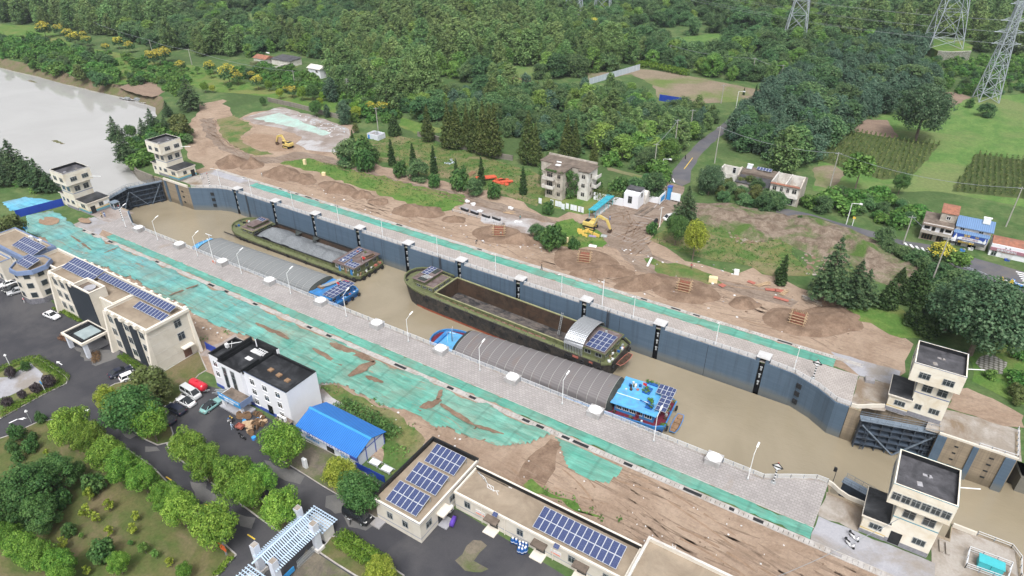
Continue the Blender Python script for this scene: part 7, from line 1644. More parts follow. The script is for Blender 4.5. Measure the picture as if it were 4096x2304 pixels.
car('white van by the site entrance under the tall cedar','van',(-60.4,184),(-58.3,187),'car_white',4.6,1.8,1.85,van=True)
t=thing('blue_tricycle_van','small blue and white cargo tricycle on the junction road','tricycle',(0,0,0));bx(-1.6,.5,-.7,.7,.5,1.3)('cargo_box','car_blue',t);MB().loft([[(.5,-.65,.4),(1.7,-.6,.4),(1.7,.6,.4),(.5,.65,.4)],[(.5,-.6,1.7),(1.2,-.5,1.7),(1.2,.5,1.7),(.5,.6,1.7)]]).to('cab','car_white',t);bx(.55,1.25,-.7,.7,1.7,1.78)('cab_roof','car_blue',t)
for x,y in((-1,-.65),(-1,.65),(1.4,0)):cy((x,y-.07,.3),(x,y+.07,.3),.3,n=12)('wheel','tyre_rubber',t)
t.location=(*(30.8,194),.07);t.rotation_euler=(0,0,R(150))
t=thing('tank_trailer','glossy red water tank trailer behind the minivan','trailer',(0,0,0));MB().loft([[(x,.95*r_*math.cos(a),1.45+.85*r_*math.sin(a))for a in[k*math.pi/8 for k in range(16)]]for x,r_ in((-2.2,.6),(-2.0,.95),(-1.6,1),(1.5,1),(1.9,.92),(2.05,.6))]).to('tank','car_red',t,True)
bx(-2.2,2.6,-.5,.5,.5,.7)('chassis','wire_dark',t);cy((0,0,2.25),(0,0,2.45),.3)('hatch','car_red',t)
for s_ in(-1,1):
 for x in(-.5,.4):cy((x,s_*.75,.42),(x,s_*.98,.42),.42,n=14)('wheel','tyre_rubber',t)
m=MB();r=random.Random(4)
for k in range(8):m.bar((-2.2,r.uniform(-.5,.5),.7),(-2.9,r.uniform(-.6,.6),r.uniform(.5,1.6)),.07)
m.to('spray_gear','galvanised',t)
a,b=Vector((-114.5,55.7)),Vector((-110.3,55.8));t.location=(*((a+b)/2),.05);t.rotation_euler=(0,0,math.atan2(a.y-b.y,a.x-b.x))
def bike(label,p,q,paint,cover=None,group=None):
 t=thing('scooter',label,'scooter',(0,0,0),group);a=Vector(p[:2]);b=Vector(q[:2])
 for x in(-.62,.62):cy((x,-.06,.26),(x,.06,.26),.26,n=14)('wheel','tyre_rubber',t)
 MB().loft([[(x,-w_,z0),(x,w_,z0),(x,w_*.8,z1),(x,-w_*.8,z1)]for x,w_,z0,z1 in((-.85,.1,.55,.7),(-.6,.17,.3,.74),(-.2,.17,.28,.66),(0,.18,.24,.32),(.3,.18,.24,.32),(.42,.18,.26,.9),(.58,.12,.4,1.0),(.68,.05,.5,.8))]).to('body',paint,t,True)
 bx(-.8,-.1,-.15,.15,.72,.84)('seat','black_paint',t,bevel=.04);MB().bar((.5,-.36,1.05),(.5,.36,1.05),.05).bar((.62,0,.3),(.48,0,1.05),.06).to('handlebar','wire_dark',t);MB().obox((-.92,0,.72),.3,.34,.3).to('top_box','black_paint',t)
 if cover:MB().loft([[(x*s_,y*s_,z)for x,y in((-.95,-.3),(.85,-.35),(.85,.35),(-.95,.3))]for s_,z in((1.05,.25),(1.0,.7),(.8,1.1),(.5,1.3))]).to('rain_cover',cover,t,True)
 t.location=(*((a+b)/2),.06);t.rotation_euler=(0,0,math.atan2(a.y-b.y,a.x-b.x));return t
bike('black motor scooter standing in the open yard near the cable drums',(-91.8,51.1),(-94.1,51.2),'car_black')
bike('white electric scooter parked nearer the drain by the nearest tower',(8.8,86.3),(7.6,87.0),'car_white',None,'white scooters by the nearest tower')
bike('white electric scooter parked nearer the nearest tower wall',(9.2,88.1),(7.9,88.8),'car_white',None,'white scooters by the nearest tower')
bike('scooter under a purple rain cover beside the square low building',(-47.3,55.9),(-47.7,57.3),'car_black','purple_cloth')
bike('dark motorbike on the road bend near the crossing',(-73.2,238),(-74.4,241),'car_black')
bike('red dark scooter beside the person at the octagonal block',(-180,54.1),(-180,54.6),'car_red')
t=thing('cargo_tricycle','small red cargo tricycle with an open box by the cable drums','tricycle',(0,0,0));m=MB();m.box(-1.1,.5,-.55,.55,.5,.56);m.box(-1.1,.5,-.55,-.5,.56,.95);m.box(-1.1,.5,.5,.55,.56,.95);m.box(-1.1,-1.05,-.5,.5,.56,.95);m.box(.45,.5,-.5,.5,.56,1.15);m.to('cargo_box','dinghy_red',t);bx(.6,1.3,-.15,.15,.55,.75)('seat','black_paint',t);MB().bar((1.5,-.35,1.05),(1.5,.35,1.05),.05).bar((1.7,0,.3),(1.45,0,1.05),.06).to('handlebar','wire_dark',t)
for x,y in((-.6,-.6),(-.6,.6),(1.75,0)):cy((x,y-.05,.28),(x,y+.05,.28),.28,n=12)('wheel','tyre_rubber',t)
a,b=Vector((-94.5,52.8)),Vector((-95.9,52.6));t.location=(*((a+b)/2),.05);t.rotation_euler=(0,0,math.atan2(a.y-b.y,a.x-b.x))
def excavator(label,loc,rz,arm):
 t=thing('excavator',label,'excavator',(0,0,0),'yellow excavators on the site')
 for s_ in(-1,1):
  P=[(-1.9,.45),(-1.6,.1),(1.6,.1),(1.9,.45),(1.6,.85),(-1.6,.85)];y0,y1=sorted((s_*.85,s_*1.4))
  tr=MB().loft([[(x,y,z)for x,z in P]for y in(y0,y1)]).to('track','tyre_rubber',t);bx(-1.4,1.4,y0-.02,y1+.02,.3,.65)('track_frame','machine_yellow',tr)
 cy((0,0,.8),(0,0,1.1),.8,n=14)('turntable','wire_dark',t)
 MB().loft([[(-2.3,-1.2,1.1),(1.2,-1.25,1.1),(1.2,1.25,1.1),(-2.3,1.2,1.1)],[(-2.35,-1.2,2.1),(1.1,-1.25,2.1),(1.1,1.25,2.1),(-2.35,1.2,2.1)],[(-2.1,-1.05,2.35),(.2,-1.15,2.35),(.2,1.15,2.35),(-2.1,1.05,2.35)]]).to('body','machine_yellow',t);bx(-1.9,-.5,-.9,.9,2.36,2.5)('engine_cover','black_paint',t)
 c=bx(-.1,1.5,.25,1.22,1.12,2.95)('cab','machine_yellow',t);bx(.02,1.53,.32,1.25,1.75,2.75)('cab_glass','car_glass',c)
 P=arm
 def beam(i,j,w0,w1,nm):
  (x0,z0),(x1,z1)=P[i],P[j];d=Vector((x1-x0,0,z1-z0)).normalized();n=Vector((-d.z,0,d.x))
  MB().loft([[(x0+n.x*w0*k,y,z0+n.z*w0*k)for y,k in((-.28,-1),(.28,-1),(.28,1),(-.28,1))],[((x0+x1)/2+n.x*max(w0,w1)*1.2*k,y,(z0+z1)/2+n.z*max(w0,w1)*1.2*k)for y,k in((-.26,-1),(.26,-1),(.26,1),(-.26,1))],[(x1+n.x*w1*k,y,z1+n.z*w1*k)for y,k in((-.22,-1),(.22,-1),(.22,1),(-.22,1))]]).to(nm,'machine_yellow',t)
 beam(0,1,.3,.38,'boom');beam(1,2,.38,.28,'boom');beam(2,3,.3,.18,'dipper_arm')
 cy((P[0][0]+.3,-.5,P[0][1]),(P[1][0],-.5,P[1][1]-.2),.1)('ram','galvanised',t);MB().cyl(((P[1][0]+P[2][0])/2,0,(P[1][1]+P[2][1])/2+.5),(P[2][0]+.3,0,P[2][1]+.3),.1).to('ram','galvanised',t)
 x,z=P[3];MB().loft([[(x+.15,y,z+.1),(x+.35,y,z-.7),(x-.2,y,z-1.1),(x-.9,y,z-.8),(x-.5,y,z-.35)]for y in(-.55,.55)]).to('bucket','hole_rust',t)
 t.location=(*loc,.05);t.rotation_euler=(0,0,rz);return t
excavator('yellow excavator with its bucket on the mud road by the turquoise shelter',(-77.5,167),R(2),[(1.0,1.8),(2.4,4.6),(4.9,4.0),(6.3,1.2)])
excavator('yellow excavator on the cleared ground by the wet concrete yard',(-212,168),R(178),[(1.0,1.8),(2.8,4.4),(5.2,3.8),(6.6,1.2)])
def person(label,loc,rz,top,legs,hat=None,pose='stand',vest=None):
 """one skinned body in legs/skin colours with clothing shells, head with hair or helmet"""
 t=thing('person',label,'person',(0,0,0));st=.18 if pose!='walk' else.32;bend=.55 if pose=='bend' else 0
 def chain(name,pts,rad,mat):
  me=bpy.data.meshes.new(name);me.from_pydata(pts,[(i,i+1)for i in range(len(pts)-1)],[]);o=link(name,me,t);me.materials.append(MATS[mat])
  o.modifiers.new('skin','SKIN');sk=me.skin_vertices[0].data
  for i,r_ in enumerate(rad):sk[i].radius=(r_,r_)
  sk[0].use_root=True;o.modifiers.new('sub','SUBSURF').levels=1;o.modifiers['sub'].render_levels=1;return o
 hx=bend*.55;sz=1.42-bend*.35;hd=(hx+.05+bend*.12,0,sz+.2-bend*.1)
 # body: pelvis root, spine, neck, head, both legs and arms in one mesh
 V=[(0,0,.93),(hx*.5,0,1.15-bend*.12),(hx,0,sz),(hx+.02+bend*.06,0,sz+.1-bend*.04),hd,(hd[0]+.01,0,hd[2]+.1)]
 E=[(0,1),(1,2),(2,3),(3,4),(4,5)];Rr=[.13,.125,.13,.055,.095,.07]
 for s_,f in((1,1),(-1,-1)):
  k=len(V);V+=[(0,s_*.1,.86),(st*f*.5,s_*.11,.48),(st*f*.6-.04,s_*.11,.09),(st*f*.6+.12,s_*.12,.05)];E+=[(0,k),(k,k+1),(k+1,k+2),(k+2,k+3)];Rr+=[.095,.065,.045,.04]
  k=len(V);ax=hx+(.22 if pose in('bend','point')and s_>0 else.05)-st*f*.4;V+=[(hx,s_*.2,sz-.04),(hx+.02-st*f*.3,s_*.25,sz-.30),(ax+.08,s_*.24,sz-.52),(ax+.12,s_*.23,sz-.60)];E+=[(2,k),(k,k+1),(k+1,k+2),(k+2,k+3)];Rr+=[.06,.045,.035,.038]
 me=bpy.data.meshes.new('body');me.from_pydata(V,E,[]);o=link('body',me,t);me.materials.append(MATS[legs]);o.modifiers.new('skin','SKIN')
 for i,r_ in enumerate(Rr):me.skin_vertices[0].data[i].radius=(r_,r_)
 me.skin_vertices[0].data[0].use_root=True;s2_=o.modifiers.new('sub','SUBSURF');s2_.levels=1;s2_.render_levels=1
 for s_ in(1,-1):
  f=s_;ax=hx+(.22 if pose in('bend','point')and s_>0 else.05)-st*f*.4;chain('sleeve',[(hx,s_*.17,sz-.02),(hx+.02-st*f*.3,s_*.25,sz-.30),(ax+.05,s_*.245,sz-.46)],[.075,.06,.05],top);chain('hand',[(ax+.08,s_*.24,sz-.53),(ax+.12,s_*.23,sz-.61)],[.042,.03],'skin')
 chain('shirt',[(0,0,.90),(hx*.5,0,1.15-bend*.12),(hx,0,sz+.01)],[.155,.15,.165],vest or top)
 chain('head',[(hx+.02+bend*.06,0,sz+.1),hd,(hd[0]+.015,0,hd[2]+.07)],[.06,.105,.08],'skin');cy((hd[0]+.1,0,hd[2]),(hd[0]+.13,0,hd[2]-.01),.02,n=6)('nose','skin',t)
 MB().loft([[(hd[0]-.01+r_*math.cos(a),r_*.92*math.sin(a),z)for a in[k*math.pi/5 for k in range(10)]]for r_,z in((.118,hd[2]+.03),(.118,hd[2]+.09),(.085,hd[2]+.145),(.02,hd[2]+.165))]).to('helmet' if hat else 'hair',hat or 'hair',t,True)
 t.location=(*loc,.06);t.rotation_euler=(0,0,rz);return t
person('person in a white shirt and dark trousers walking on the mud near the excavator',(-75.0,175),R(200),'cloth_white','boat_dark_blue',None,'walk')
person('person in grey standing on the bare soil by the earth heaps near the closed gate',(-196,141.8),1.2,'rail_paint','frame_metal')
person('person in dark clothes carrying a white bag along the back of the far quay',(-77.3,136.8),R(190),'sign_grey','black_paint',None,'walk')
person('person in black bending beside a yellow box on the bare soil',(-101.1,139.8),1.0,'black_paint','black_paint',None,'bend')
person('person in dark clothes standing by the earth heap near the foundation beams',(-100.2,153.4),1.9,'black_paint','dirty_wall')
person('worker in a yellow helmet and dark clothes in front of the near tower annex',(-211,91.8),.3,'cloth_white','black_paint','sign_yellow','stand','sign_yellow')
person('worker in a pale blue shirt beside the one in a yellow helmet',(-211,92.8),2.6,'gate_blue','boat_dark_blue')
person('worker in light blue overalls and white helmet pointing at the cable drums',(-96.7,51.7),R(35),'gate_blue','gate_blue','white_paint','point')
person('worker in a blue helmet standing behind the one in overalls',(-98.2,52.3),R(-20),'cloth_white','sign_grey','car_blue')
person('worker in a bright yellow vest crouching by the cable drums',(-98.3,53.2),R(-150),'sign_grey','black_paint','sign_yellow','bend','barrier_yellow')
person('person in a grey shirt walking beside the black minibus',(-61.8,47.6),R(100),'rail_paint','black_paint',None,'walk')
person('person in a dark red top standing by the silver sedan',(-179,53.5),1.4,'red_paint','cloth_white')
person('person in red stooping on the dirt track beside the lone slim tree',(-43.2,159.1),2.0,'red_paint','sign_grey',None,'bend')
person('worker in white standing inside the timber formwork pit below the beams',(-97.7,147.9),2.2,'cloth_white','sign_grey','sign_yellow')
person('worker in dark blue climbing on the first formwork by the mud track',(-71.1,149.6),.5,'sign_grey','black_paint')
person('person in teal walking along the mud road beside the notice panels',(-98.9,160.6),.2,'teal_paint','sign_grey',None,'walk')
def formwork(label,q,n=9,rz=0):
 t=thing('formwork',label,'formwork',(0,0,0),'timber formwork standing in pits')
 for i in range(n):
  for j in(0,1):MB().bar((-1.4+2.8*i/(n-1),-.9+1.8*j,-.4),(-1.4+2.8*i/(n-1),-.75+1.5*j,2.9+.25*((i*7+j)%3)),.12).to('stud','wood',t)
 for k in range(4):
  for j in(0,1):MB().bar((-2.0,-1.02+2.04*j,.3+k*.75),(2.0,-1.02+2.04*j,.3+k*.75),.14).to('waler','pale_wood',t)
  for s_ in(-1,1):MB().bar((s_*1.55,-1.5,.4+k*.75),(s_*1.55,1.5,.4+k*.75),.12).to('waler','pale_wood',t)
 MB().box(-1.3,1.3,-.75,-.68,.0,2.4).box(-1.3,1.3,.68,.75,0,2.4).to('shutter_panel','dinghy_red',t)
 t.location=(*q,.1);t.rotation_euler=(0,0,rz);return t
formwork('timber formwork in the pit by the mud track fork',(-69.7,147.3),8,.3);formwork('timber formwork in the pit in the middle of the bare soil',(-41.0,147.1),9,.1);formwork('timber formwork in the pit nearest the cedar trees',(-13.0,147.2),8,0);formwork('small red timber formwork in the pit below the concrete beams',(-98.7,148.3),6,.5)
def planks(name,label,q,n,L,mat,rz,seed,group=None,w_=.18,h_=.08):
 t=thing(name,label,'timber',(*q,0),group);r=random.Random(seed)
 for k in range(n):
  a=rz+r.gauss(0,.22);c,s_=math.cos(a)*L/2,math.sin(a)*L/2;x,y=q[0]+r.gauss(0,.35),q[1]+r.gauss(0,.35);z=.08+.06*k*(.6)
  MB().bar((x-c,y-s_,z),(x+c,y+s_,z+r.uniform(0,.15)),w_,h_).to('plank',mat,t)
planks('plank_pile','fan of pale planks beside the dead tree at the site edge',(-24.6,160.9),9,4,'pale_wood',1.0,3,'plank piles at the site edge');planks('plank_pile','heap of splayed pale planks next to the red sheets',(-18.6,159.5),12,2.6,'pale_wood',1.3,4,'plank piles at the site edge')
planks('plank_pile','loose brown planks on the soil by the red formwork',(-97.7,144.4),6,2.4,'pale_wood',.6,6,'plank piles at the site edge');planks('plank_pile','pale planks stacked on the concrete pad by the foundation beams',(-104.6,162.8),6,3,'pale_wood',.1,8,'plank piles at the site edge')
for k,(q,sx,sy,lb)in enumerate((((-22.1,159.1),2.6,1.2,'red shuttering sheet on a low table by the planks'),((-19.9,159.8),2.4,1.5,'red shuttering sheet under the splayed planks'),((-18.7,155.9),3.6,1.0,'red shuttering sheets nearest the bare soil'),((-27.3,160.2),2.0,1.2,'red sheet lying by the grass at the site edge'),((-33.3,154.6),1.5,1.6,'red sheet standing by the pale yellow box'))):
 t=thing('shutter_sheet',lb,'sheet',(*q,0),'red shuttering sheets');MB().obox((*q,.25),sx,sy,.06,.4-k*.2).to('sheet','dinghy_red',t);MB().obox((*q,.05),sx*.8,.1,.2,.4-k*.2).to('batten','wood',t)
t=thing('concrete_beams','pair of long concrete kerb beams lying at the foot of the cedar','beams',(*(-12.8,160.2),0));a,b=(-14.6,160.2),(-9.7,158.9)
for k in range(2):MB().bar((a[0]+.3*k,a[1]-1.1*k,.3),(b[0]+.3*k,b[1]-1.1*k,.3),.6,.5).to('beam','old_concrete',t)
# yellow water barriers heap
BAR=None
for k,(rz,z)in enumerate(((.1,0),(.12,0),(.15,0),(.6,0),(1.2,.2),(-.25,0),(0,0),(-.3,0),(-.2,0))):
 if BAR is None:
  q_=thing('plastic_barrier','x','barrier',(0,0,0),'yellow plastic barriers heaped on the grass');MB().loft([[(x,-w_,z_),(x,w_,z_),(x,w_*.6,z_+h_),(x,-w_*.6,z_+h_)]for x,w_,z_,h_ in((-.75,.22,0,.8),(-.3,.22,0,.85),(-.29,.22,.2,.6),(.29,.22,.2,.6),(.3,.22,0,.85),(.75,.22,0,.8))]).to('shell','barrier_yellow',q_)
  for s_ in(-.5,0,.5):bx(s_-.12,s_+.12,-.16,.16,.8,.92)('filler_cap','barrier_yellow',q_)
  BAR=Proto(q_)
 LBL=['back yellow barrier of the stack','middle yellow barrier of the stack','front yellow barrier of the stack','yellow barrier leaning against the stack','yellow barrier standing on end in the heap','yellow barrier at the excavator end of the heap','single yellow barrier in front of the heap','small tipped yellow barrier by the purple sheet','last tipped yellow barrier beyond the purple sheet']
 BQ=[(-79.4,163.2),(-79.0,162.5),(-78.2,161.8),(-77.6,163.2),(-77.3,163.8),(-76.0,163.7),(-76.5,161.0),(-74.1,163.0),(-73.4,162.9)][k]
 BAR.put((*BQ,z+.05),rz,1.0,LBL[k]+' on the grass')
for q,sx,sy,sz,mt,nm,lb,c_ in(((-74.6,162.2),2.2,.9,.2,'purple_pale','folded_sheet','faded purple folded sheet lying by the yellow barriers','sheet'),((-71.7,164.0),1.8,1.2,.35,'galvanised','metal_frame','grey metal frame dumped at the grass corner','scrap'),((-71.8,156.7),2.3,1.3,.12,'white_paint','foam_board','white board lying at the edge of the grass','board'),((-79.3,154.7),1.0,.7,1.6,'pale_yellow','cabinet','cream cabinet box between two round bushes','cabinet'),((-192,158.4),1.0,.9,2.0,'pale_yellow','cabinet','tall cream cabinet box at the tip of the green meadow','cabinet'),((-178,154.4),1.3,.9,1.2,'pale_yellow','cabinet','low cream cabinet box in the middle of the green meadow','cabinet'),((-36.0,155.3),2.2,1.2,1.5,'pale_yellow','cabinet','cream cabinet box near the middle formwork pit','cabinet'),((-32.0,162.7),1.3,1.3,1.2,'white_paint','water_tank','white plastic water tank cube on the dirt track','tank'),((4.8,132.7),1.8,1.4,.8,'grey_concrete','concrete_block','grey concrete block by the far tower at the open gate','block')):
 t=thing(nm,lb,c_,(*q,0));MB().obox((*q,.05),sx,sy,sz,.25).to('body',mt,t,bevel=.05);MB().obox((q[0],q[1],sz+.03),sx*.9,sy*.9,.08,.25).to('top',mt,t)
t=thing('pipe','white plastic pipe lying across the muddy verge','pipe',(*(-54.0,156.2),.3));MB().cyl((*(-53.7,153.8),.35),(*(-54.5,158.6),.35),.32,n=14).to('pipe','white_paint',t)
t=thing('pipe','short black drain pipe lying by the white lamp pole at the entrance','pipe',(*(-62.4,181),.3));MB().cyl((*(-62.1,179),.6),(*(-62.4,182),.6),.55,n=16).to('pipe','black_paint',t)
for k in range(2):
 t=thing('timber_strip',['dark timber strip in the mud nearer the gatehouse','dark timber strip in the mud nearer the excavator'][k],'timber',(*(-69.0,187),0),'dark strips by the gatehouse');a,b=((-69.8,183),(-68.8,191))if k==0 else((-67.9,183),(-66.9,191));MB().bar((*a,.12),(*b,.12),.9,.2).to('strip','old_roof',t)
# foundation beams on the concrete pad
for k,p in enumerate(((-117.6,157.0),(-113.5,156.7),(-109.0,156.5),(-105.2,156.7))):
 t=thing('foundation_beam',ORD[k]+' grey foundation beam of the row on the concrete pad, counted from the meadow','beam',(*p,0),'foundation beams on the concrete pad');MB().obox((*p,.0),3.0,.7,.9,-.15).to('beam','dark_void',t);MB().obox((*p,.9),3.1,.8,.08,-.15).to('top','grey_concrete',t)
railing('low pipe railing on the far side of the concrete pad',[(-120.4,154.1),(-101.5,154.5)],None,(.5,.95),3,False)
for k,(q,lb)in enumerate((((-121.0,162.9),'white sheet on the pad beside the meadow corner'),((-117.9,162.3),'white folded tarp on the concrete pad'),((-112.9,158.8),'white sacks on the concrete pad'),((-105.7,166),'white tent box at the end of the concrete pad'),((-98.5,158.7),'white slab lying by the yellow excavator pad'))):
 t=thing('sheet_bundle',lb,'sheet',(*q,0),'white bundles on the concrete pad');r=random.Random(k)
 for j in range(3):MB().obox((q[0]+r.uniform(-.6,.6),q[1]+r.uniform(-.4,.4),.06),r.uniform(.8,1.7),r.uniform(.6,1.2),r.uniform(.15,.5),r.uniform(0,2)).to('bundle','cloth_white',t,bevel=.05)
def litter(name,label,polys,n,seed,mats,sz=(.2,.9)):
 r=random.Random(seed);k=0
 for mt in mats:
  m=MB()
  for p in polys:
   for(x,y)in scatter_in(p,max(1,n//len(mats)//len(polys)),seed+k):m.obox((x,y,.06),r.uniform(*sz),r.uniform(*sz),r.uniform(.03,.14),r.uniform(0,3),r.uniform(-.2,.2));k+=1
  o=m.to(name,mt);tag(o,label[mats.index(mt)],'litter',None,'stuff')
SOILZ=[(-170,138.5),(-60,139),(-10,141),(2,150),(-30,166),(-70,160),(-120,150),(-170,148)]
litter('litter',['white scraps of rubbish scattered on the bare soil','grey stones scattered on the bare soil','dark clods scattered on the bare soil'],[SOILZ],170,5,['cloth_white','grey_concrete','mound'],(.15,.6))
litter('litter',['pale scraps strewn over the soil below the low buildings','dark clods strewn over the soil below the low buildings'],[[(-50,67),(-10,68),(20,70),(14,82),(-40,82)]],90,9,['cloth_white','mound'],(.1,.3))
litter('net_weights',['stones and clods weighing down the green netting','pale scraps lying on the green netting'],[[(-200,74),(-130,70),(-60,68.5),(-46,80),(-120,82.5),(-200,82.5)]],240,51,['mound','cloth_white'],(.12,.5))
litter('rubble',['pale stones strewn over the spoil heap and weedy ground','brown lumps strewn over the weedy ground'],[[(-20.1,185),(-6.6,200),(1.4,192),(1.0,182),(-7.5,183),(-15.4,171)],[(-50.2,195),(-37.8,198),(-31.2,185),(-36.6,180)]],320,19,['old_concrete','mound'],(.3,1.1))
litter('litter',['blue scraps lying on the wet concrete yard','white scraps lying on the wet concrete yard'],[[(-247,202),(-214,199),(-205,195),(-207,186)]],60,29,['hoarding_grey','cloth_white'],(.2,.8))
t=thing('red_panels','stack of orange red steel panels in the weeds by the thin cypress','panels',(*(-123.6,183),0));r=random.Random(6)
for k in range(7):q=(-123.3,183);MB().obox((q[0]+r.uniform(-6,6),q[1]+r.uniform(-2.5,2.5),.1+.15*k*(k%2)),r.uniform(4,7),r.uniform(1.0,1.6),.35,r.choice((-.1,.9,.8,0))).to('panel','orange_red',t)
t=thing('timber_rack','brown timber leaning in the weeds next to the orange red panels','timber',(*(-133.8,184),0));q=(-133.5,183)
for k in range(4):MB().bar((q[0]-1+k*.5,q[1]-1.5,.1),(q[0]-.4+k*.5,q[1]+1.5,1.0),.3,.15).to('board','wood',t)
t=thing('net_heap','heap of teal sheet scraps in the weeds under the cypresses','netting',(*(-150.3,187),0));r=random.Random(8);q=(-149.9,188)
for k in range(9):MB().obox((q[0]+r.gauss(0,3),q[1]+r.gauss(0,1.4),.15),r.uniform(.8,2),r.uniform(.5,1),.1,r.uniform(0,3),r.uniform(-.3,.3)).to('scrap','hoarding_grey',t)
# cable drums heap beside the white block
SP=[(1.25,0,0,0),(1.2,.2,0,0),(.6,0,1,1),(.75,0,1,1),(.9,0,2,0),(1.1,0,2,0),(.8,0,2,0),(1.15,0,2,0),(1.2,.4,0,0),(.95,0,2,0),(.9,.3,0,0),(1.,1.2,0,0),(.8,.7,0,0),(1.,.7,0,0),(.9,.7,0,1),(.6,0,1,1),(.8,0,2,0),(.8,.2,0,0),(.7,0,1,1),(.7,0,2,0),(.9,.9,0,0),(.55,.3,0,0)]
DP=[(-98.0,54.7),(-96.8,55.4),(-96.4,54.3),(-97.6,56.0),(-95.7,53.9),(-94.9,54.1),(-94.9,54.8),(-94.1,53.6),(-93.5,54.6),(-93.4,53.1),(-92.6,52.8),(-92.8,54.2),(-96.1,56.8),(-95.2,56.9),(-94.1,56.7),(-94.5,56.1),(-93.6,55.8),(-94.1,55.6),(-91.1,52.2),(-93.0,56.5),(-92.6,55.4),(-91.7,52.4)]
nd=0
for(q,(R0,rz,kd,pl))in zip(DP,SP):
 R0*=.62;w_=R0*.9
 if kd==1:
  t=thing('plastic_tub','blue tub '+['in front of the white wound drum','by the entrance column behind the drums','between the drums by the blue wall base','at the road end of the drum heap'][nd],'tub',(*q,0),'blue tubs among the drums');cy((*q,.05),(*q,.5),R0,R0*.95,14)('tub','car_blue',t);cy((*q,.5),(*q,.56),R0*1.02,n=14)('lid','banner_blue',t);nd+=1;continue
 t=thing('cable_drum','wooden cable drum in the heap beside the entrance of the white block','cable drum',(0,0,0),'wooden cable drums heaped by the white block')
 for s_ in(-1,1):cy((0,s_*w_*.5-.04,0),(0,s_*w_*.5+.04,0),R0,n=18)('flange','pale_wood' if kd==2 else 'wood',t)
 cy((0,-w_*.45,0),(0,w_*.45,0),R0*.6,n=14)('core','white_paint' if pl else('pale_wood' if kd==2 else 'black_paint'),t)
 if kd==2:t.rotation_euler=(R(90),0,rz);t.location=(*q,w_*.5+.1)
 else:t.rotation_euler=(0,0,rz+.9);t.location=(*q,R0+.05)
# water bottles by the long wing
WB=[(-37.3,58.8),(-36.7,58.9),(-36.0,58.8),(-35.5,59.0),(-35.0,59.1),(-35.7,58.4),(-35.2,58.4),(-34.7,58.5),(-35.5,57.8),(-35.0,57.9),(-34.7,58.3)]
wb=thing('water_jug','dark blue water jug with a white cap in the cluster by the long wing','water jug',(0,0,0),'dark water jugs by the long wing wall');MB().cyl((0,0,0),(0,0,.62),.3,n=14).cyl((0,0,.62),(0,0,.8),.3,.12,14).to('bottle','boat_dark_blue',wb,True);cy((0,0,.3),(0,0,.42),.306,n=14,cap=False)('label_band','white_paint',wb);cy((0,0,.8),(0,0,.92),.13,n=10)('cap','white_paint',wb);WBP=Proto(wb)
for q in WB:WBP.put((*q,.05),0,1.25)
# switchgear cabinet in a railed pen
q=(26.9,93.7);t=thing('switch_cabinet','turquoise switchgear cabinet inside a white pipe pen','cabinet',(*q,0));bx(q[0]-1.6,q[0]+1.6,q[1]-.8,q[1]+.8,.1,1.5)('cabinet','teal_paint',t);bx(q[0]-1.7,q[0]+1.7,q[1]-.9,q[1]+.9,1.5,1.6)('cabinet_top','teal_paint',t);bx(q[0]-.02,q[0]+.02,q[1]-.84,q[1]-.8,.2,1.45)('door_gap','dark_void',t)
railing('white pipe pen around the turquoise cabinet',[(24.1,95.5),(29.7,95.7),(29.1,92.2),(23.8,91.8),(24.1,95.5)],None,(.4,.8,1.2),2,False)
for k,(p,lb)in enumerate((((20.9,94.2),'pair of narrow concrete slabs standing on the apron behind the nearest tower'),)):
 t=thing('slab_pair',lb,'slabs',(*p,0));MB().obox((p[0]-.5,p[1],.05),.5,2.4,.35,.1).to('slab','old_concrete',t);MB().obox((p[0]+.4,p[1],.05),.5,2.4,.35,.1).to('slab','old_concrete',t)
for q,h_,lb in(((-77.4,52.4),1.9,'white standing sign beside the forecourt of the blue roofed shed'),((-74.0,32.9),3.0,'brown direction sign with orange boards at the lawn corner'),((-138.9,38.3),3.0,'blue round traffic sign on a white post by the hedge'),((-154.3,38.7),3.0,'white garden lamp on the hedge island'),((-131.5,32.0),3.0,'slim dark lamp with a white top by the lawn corner')):
 t=thing('sign_post',lb,'sign',(*q,0));
 if 'standing' in lb:bx(q[0]-.45,q[0]+.45,q[1]-.25,q[1]+.25,0,2.2)('box','white_paint',t);bx(q[0]-.3,q[0]+.3,q[1]-.28,q[1]-.25,.5,1.9)('panel','rail_paint',t)
 elif 'orange' in lb:
  bx(q[0]-.12,q[0]+.12,q[1]-.12,q[1]+.12,0,3.2)('post','frame_metal',t)
  for k in range(3):MB().box(q[0]-1.0+.2*(k%2),q[0]+.5+.2*(k%2),q[1]-.18,q[1]-.12,1.2+k*.5,1.6+k*.5).to('board','orange_paint',t)
 elif 'round' in lb:cy((*q,0),(*q,2.6),.06)('post','white_paint',t);cy((q[0],q[1]-.1,2.5),(q[0],q[1]-.04,2.5),.45,n=18)('disc','banner_blue',t)
 else:cy((*q,0),(*q,h_),.07)('post','white_paint' if 'hedge' in lb else 'frame_metal',t);cy((*q,h_),(*q,h_+.3),.3,.12,10)('lamp','white_paint',t)
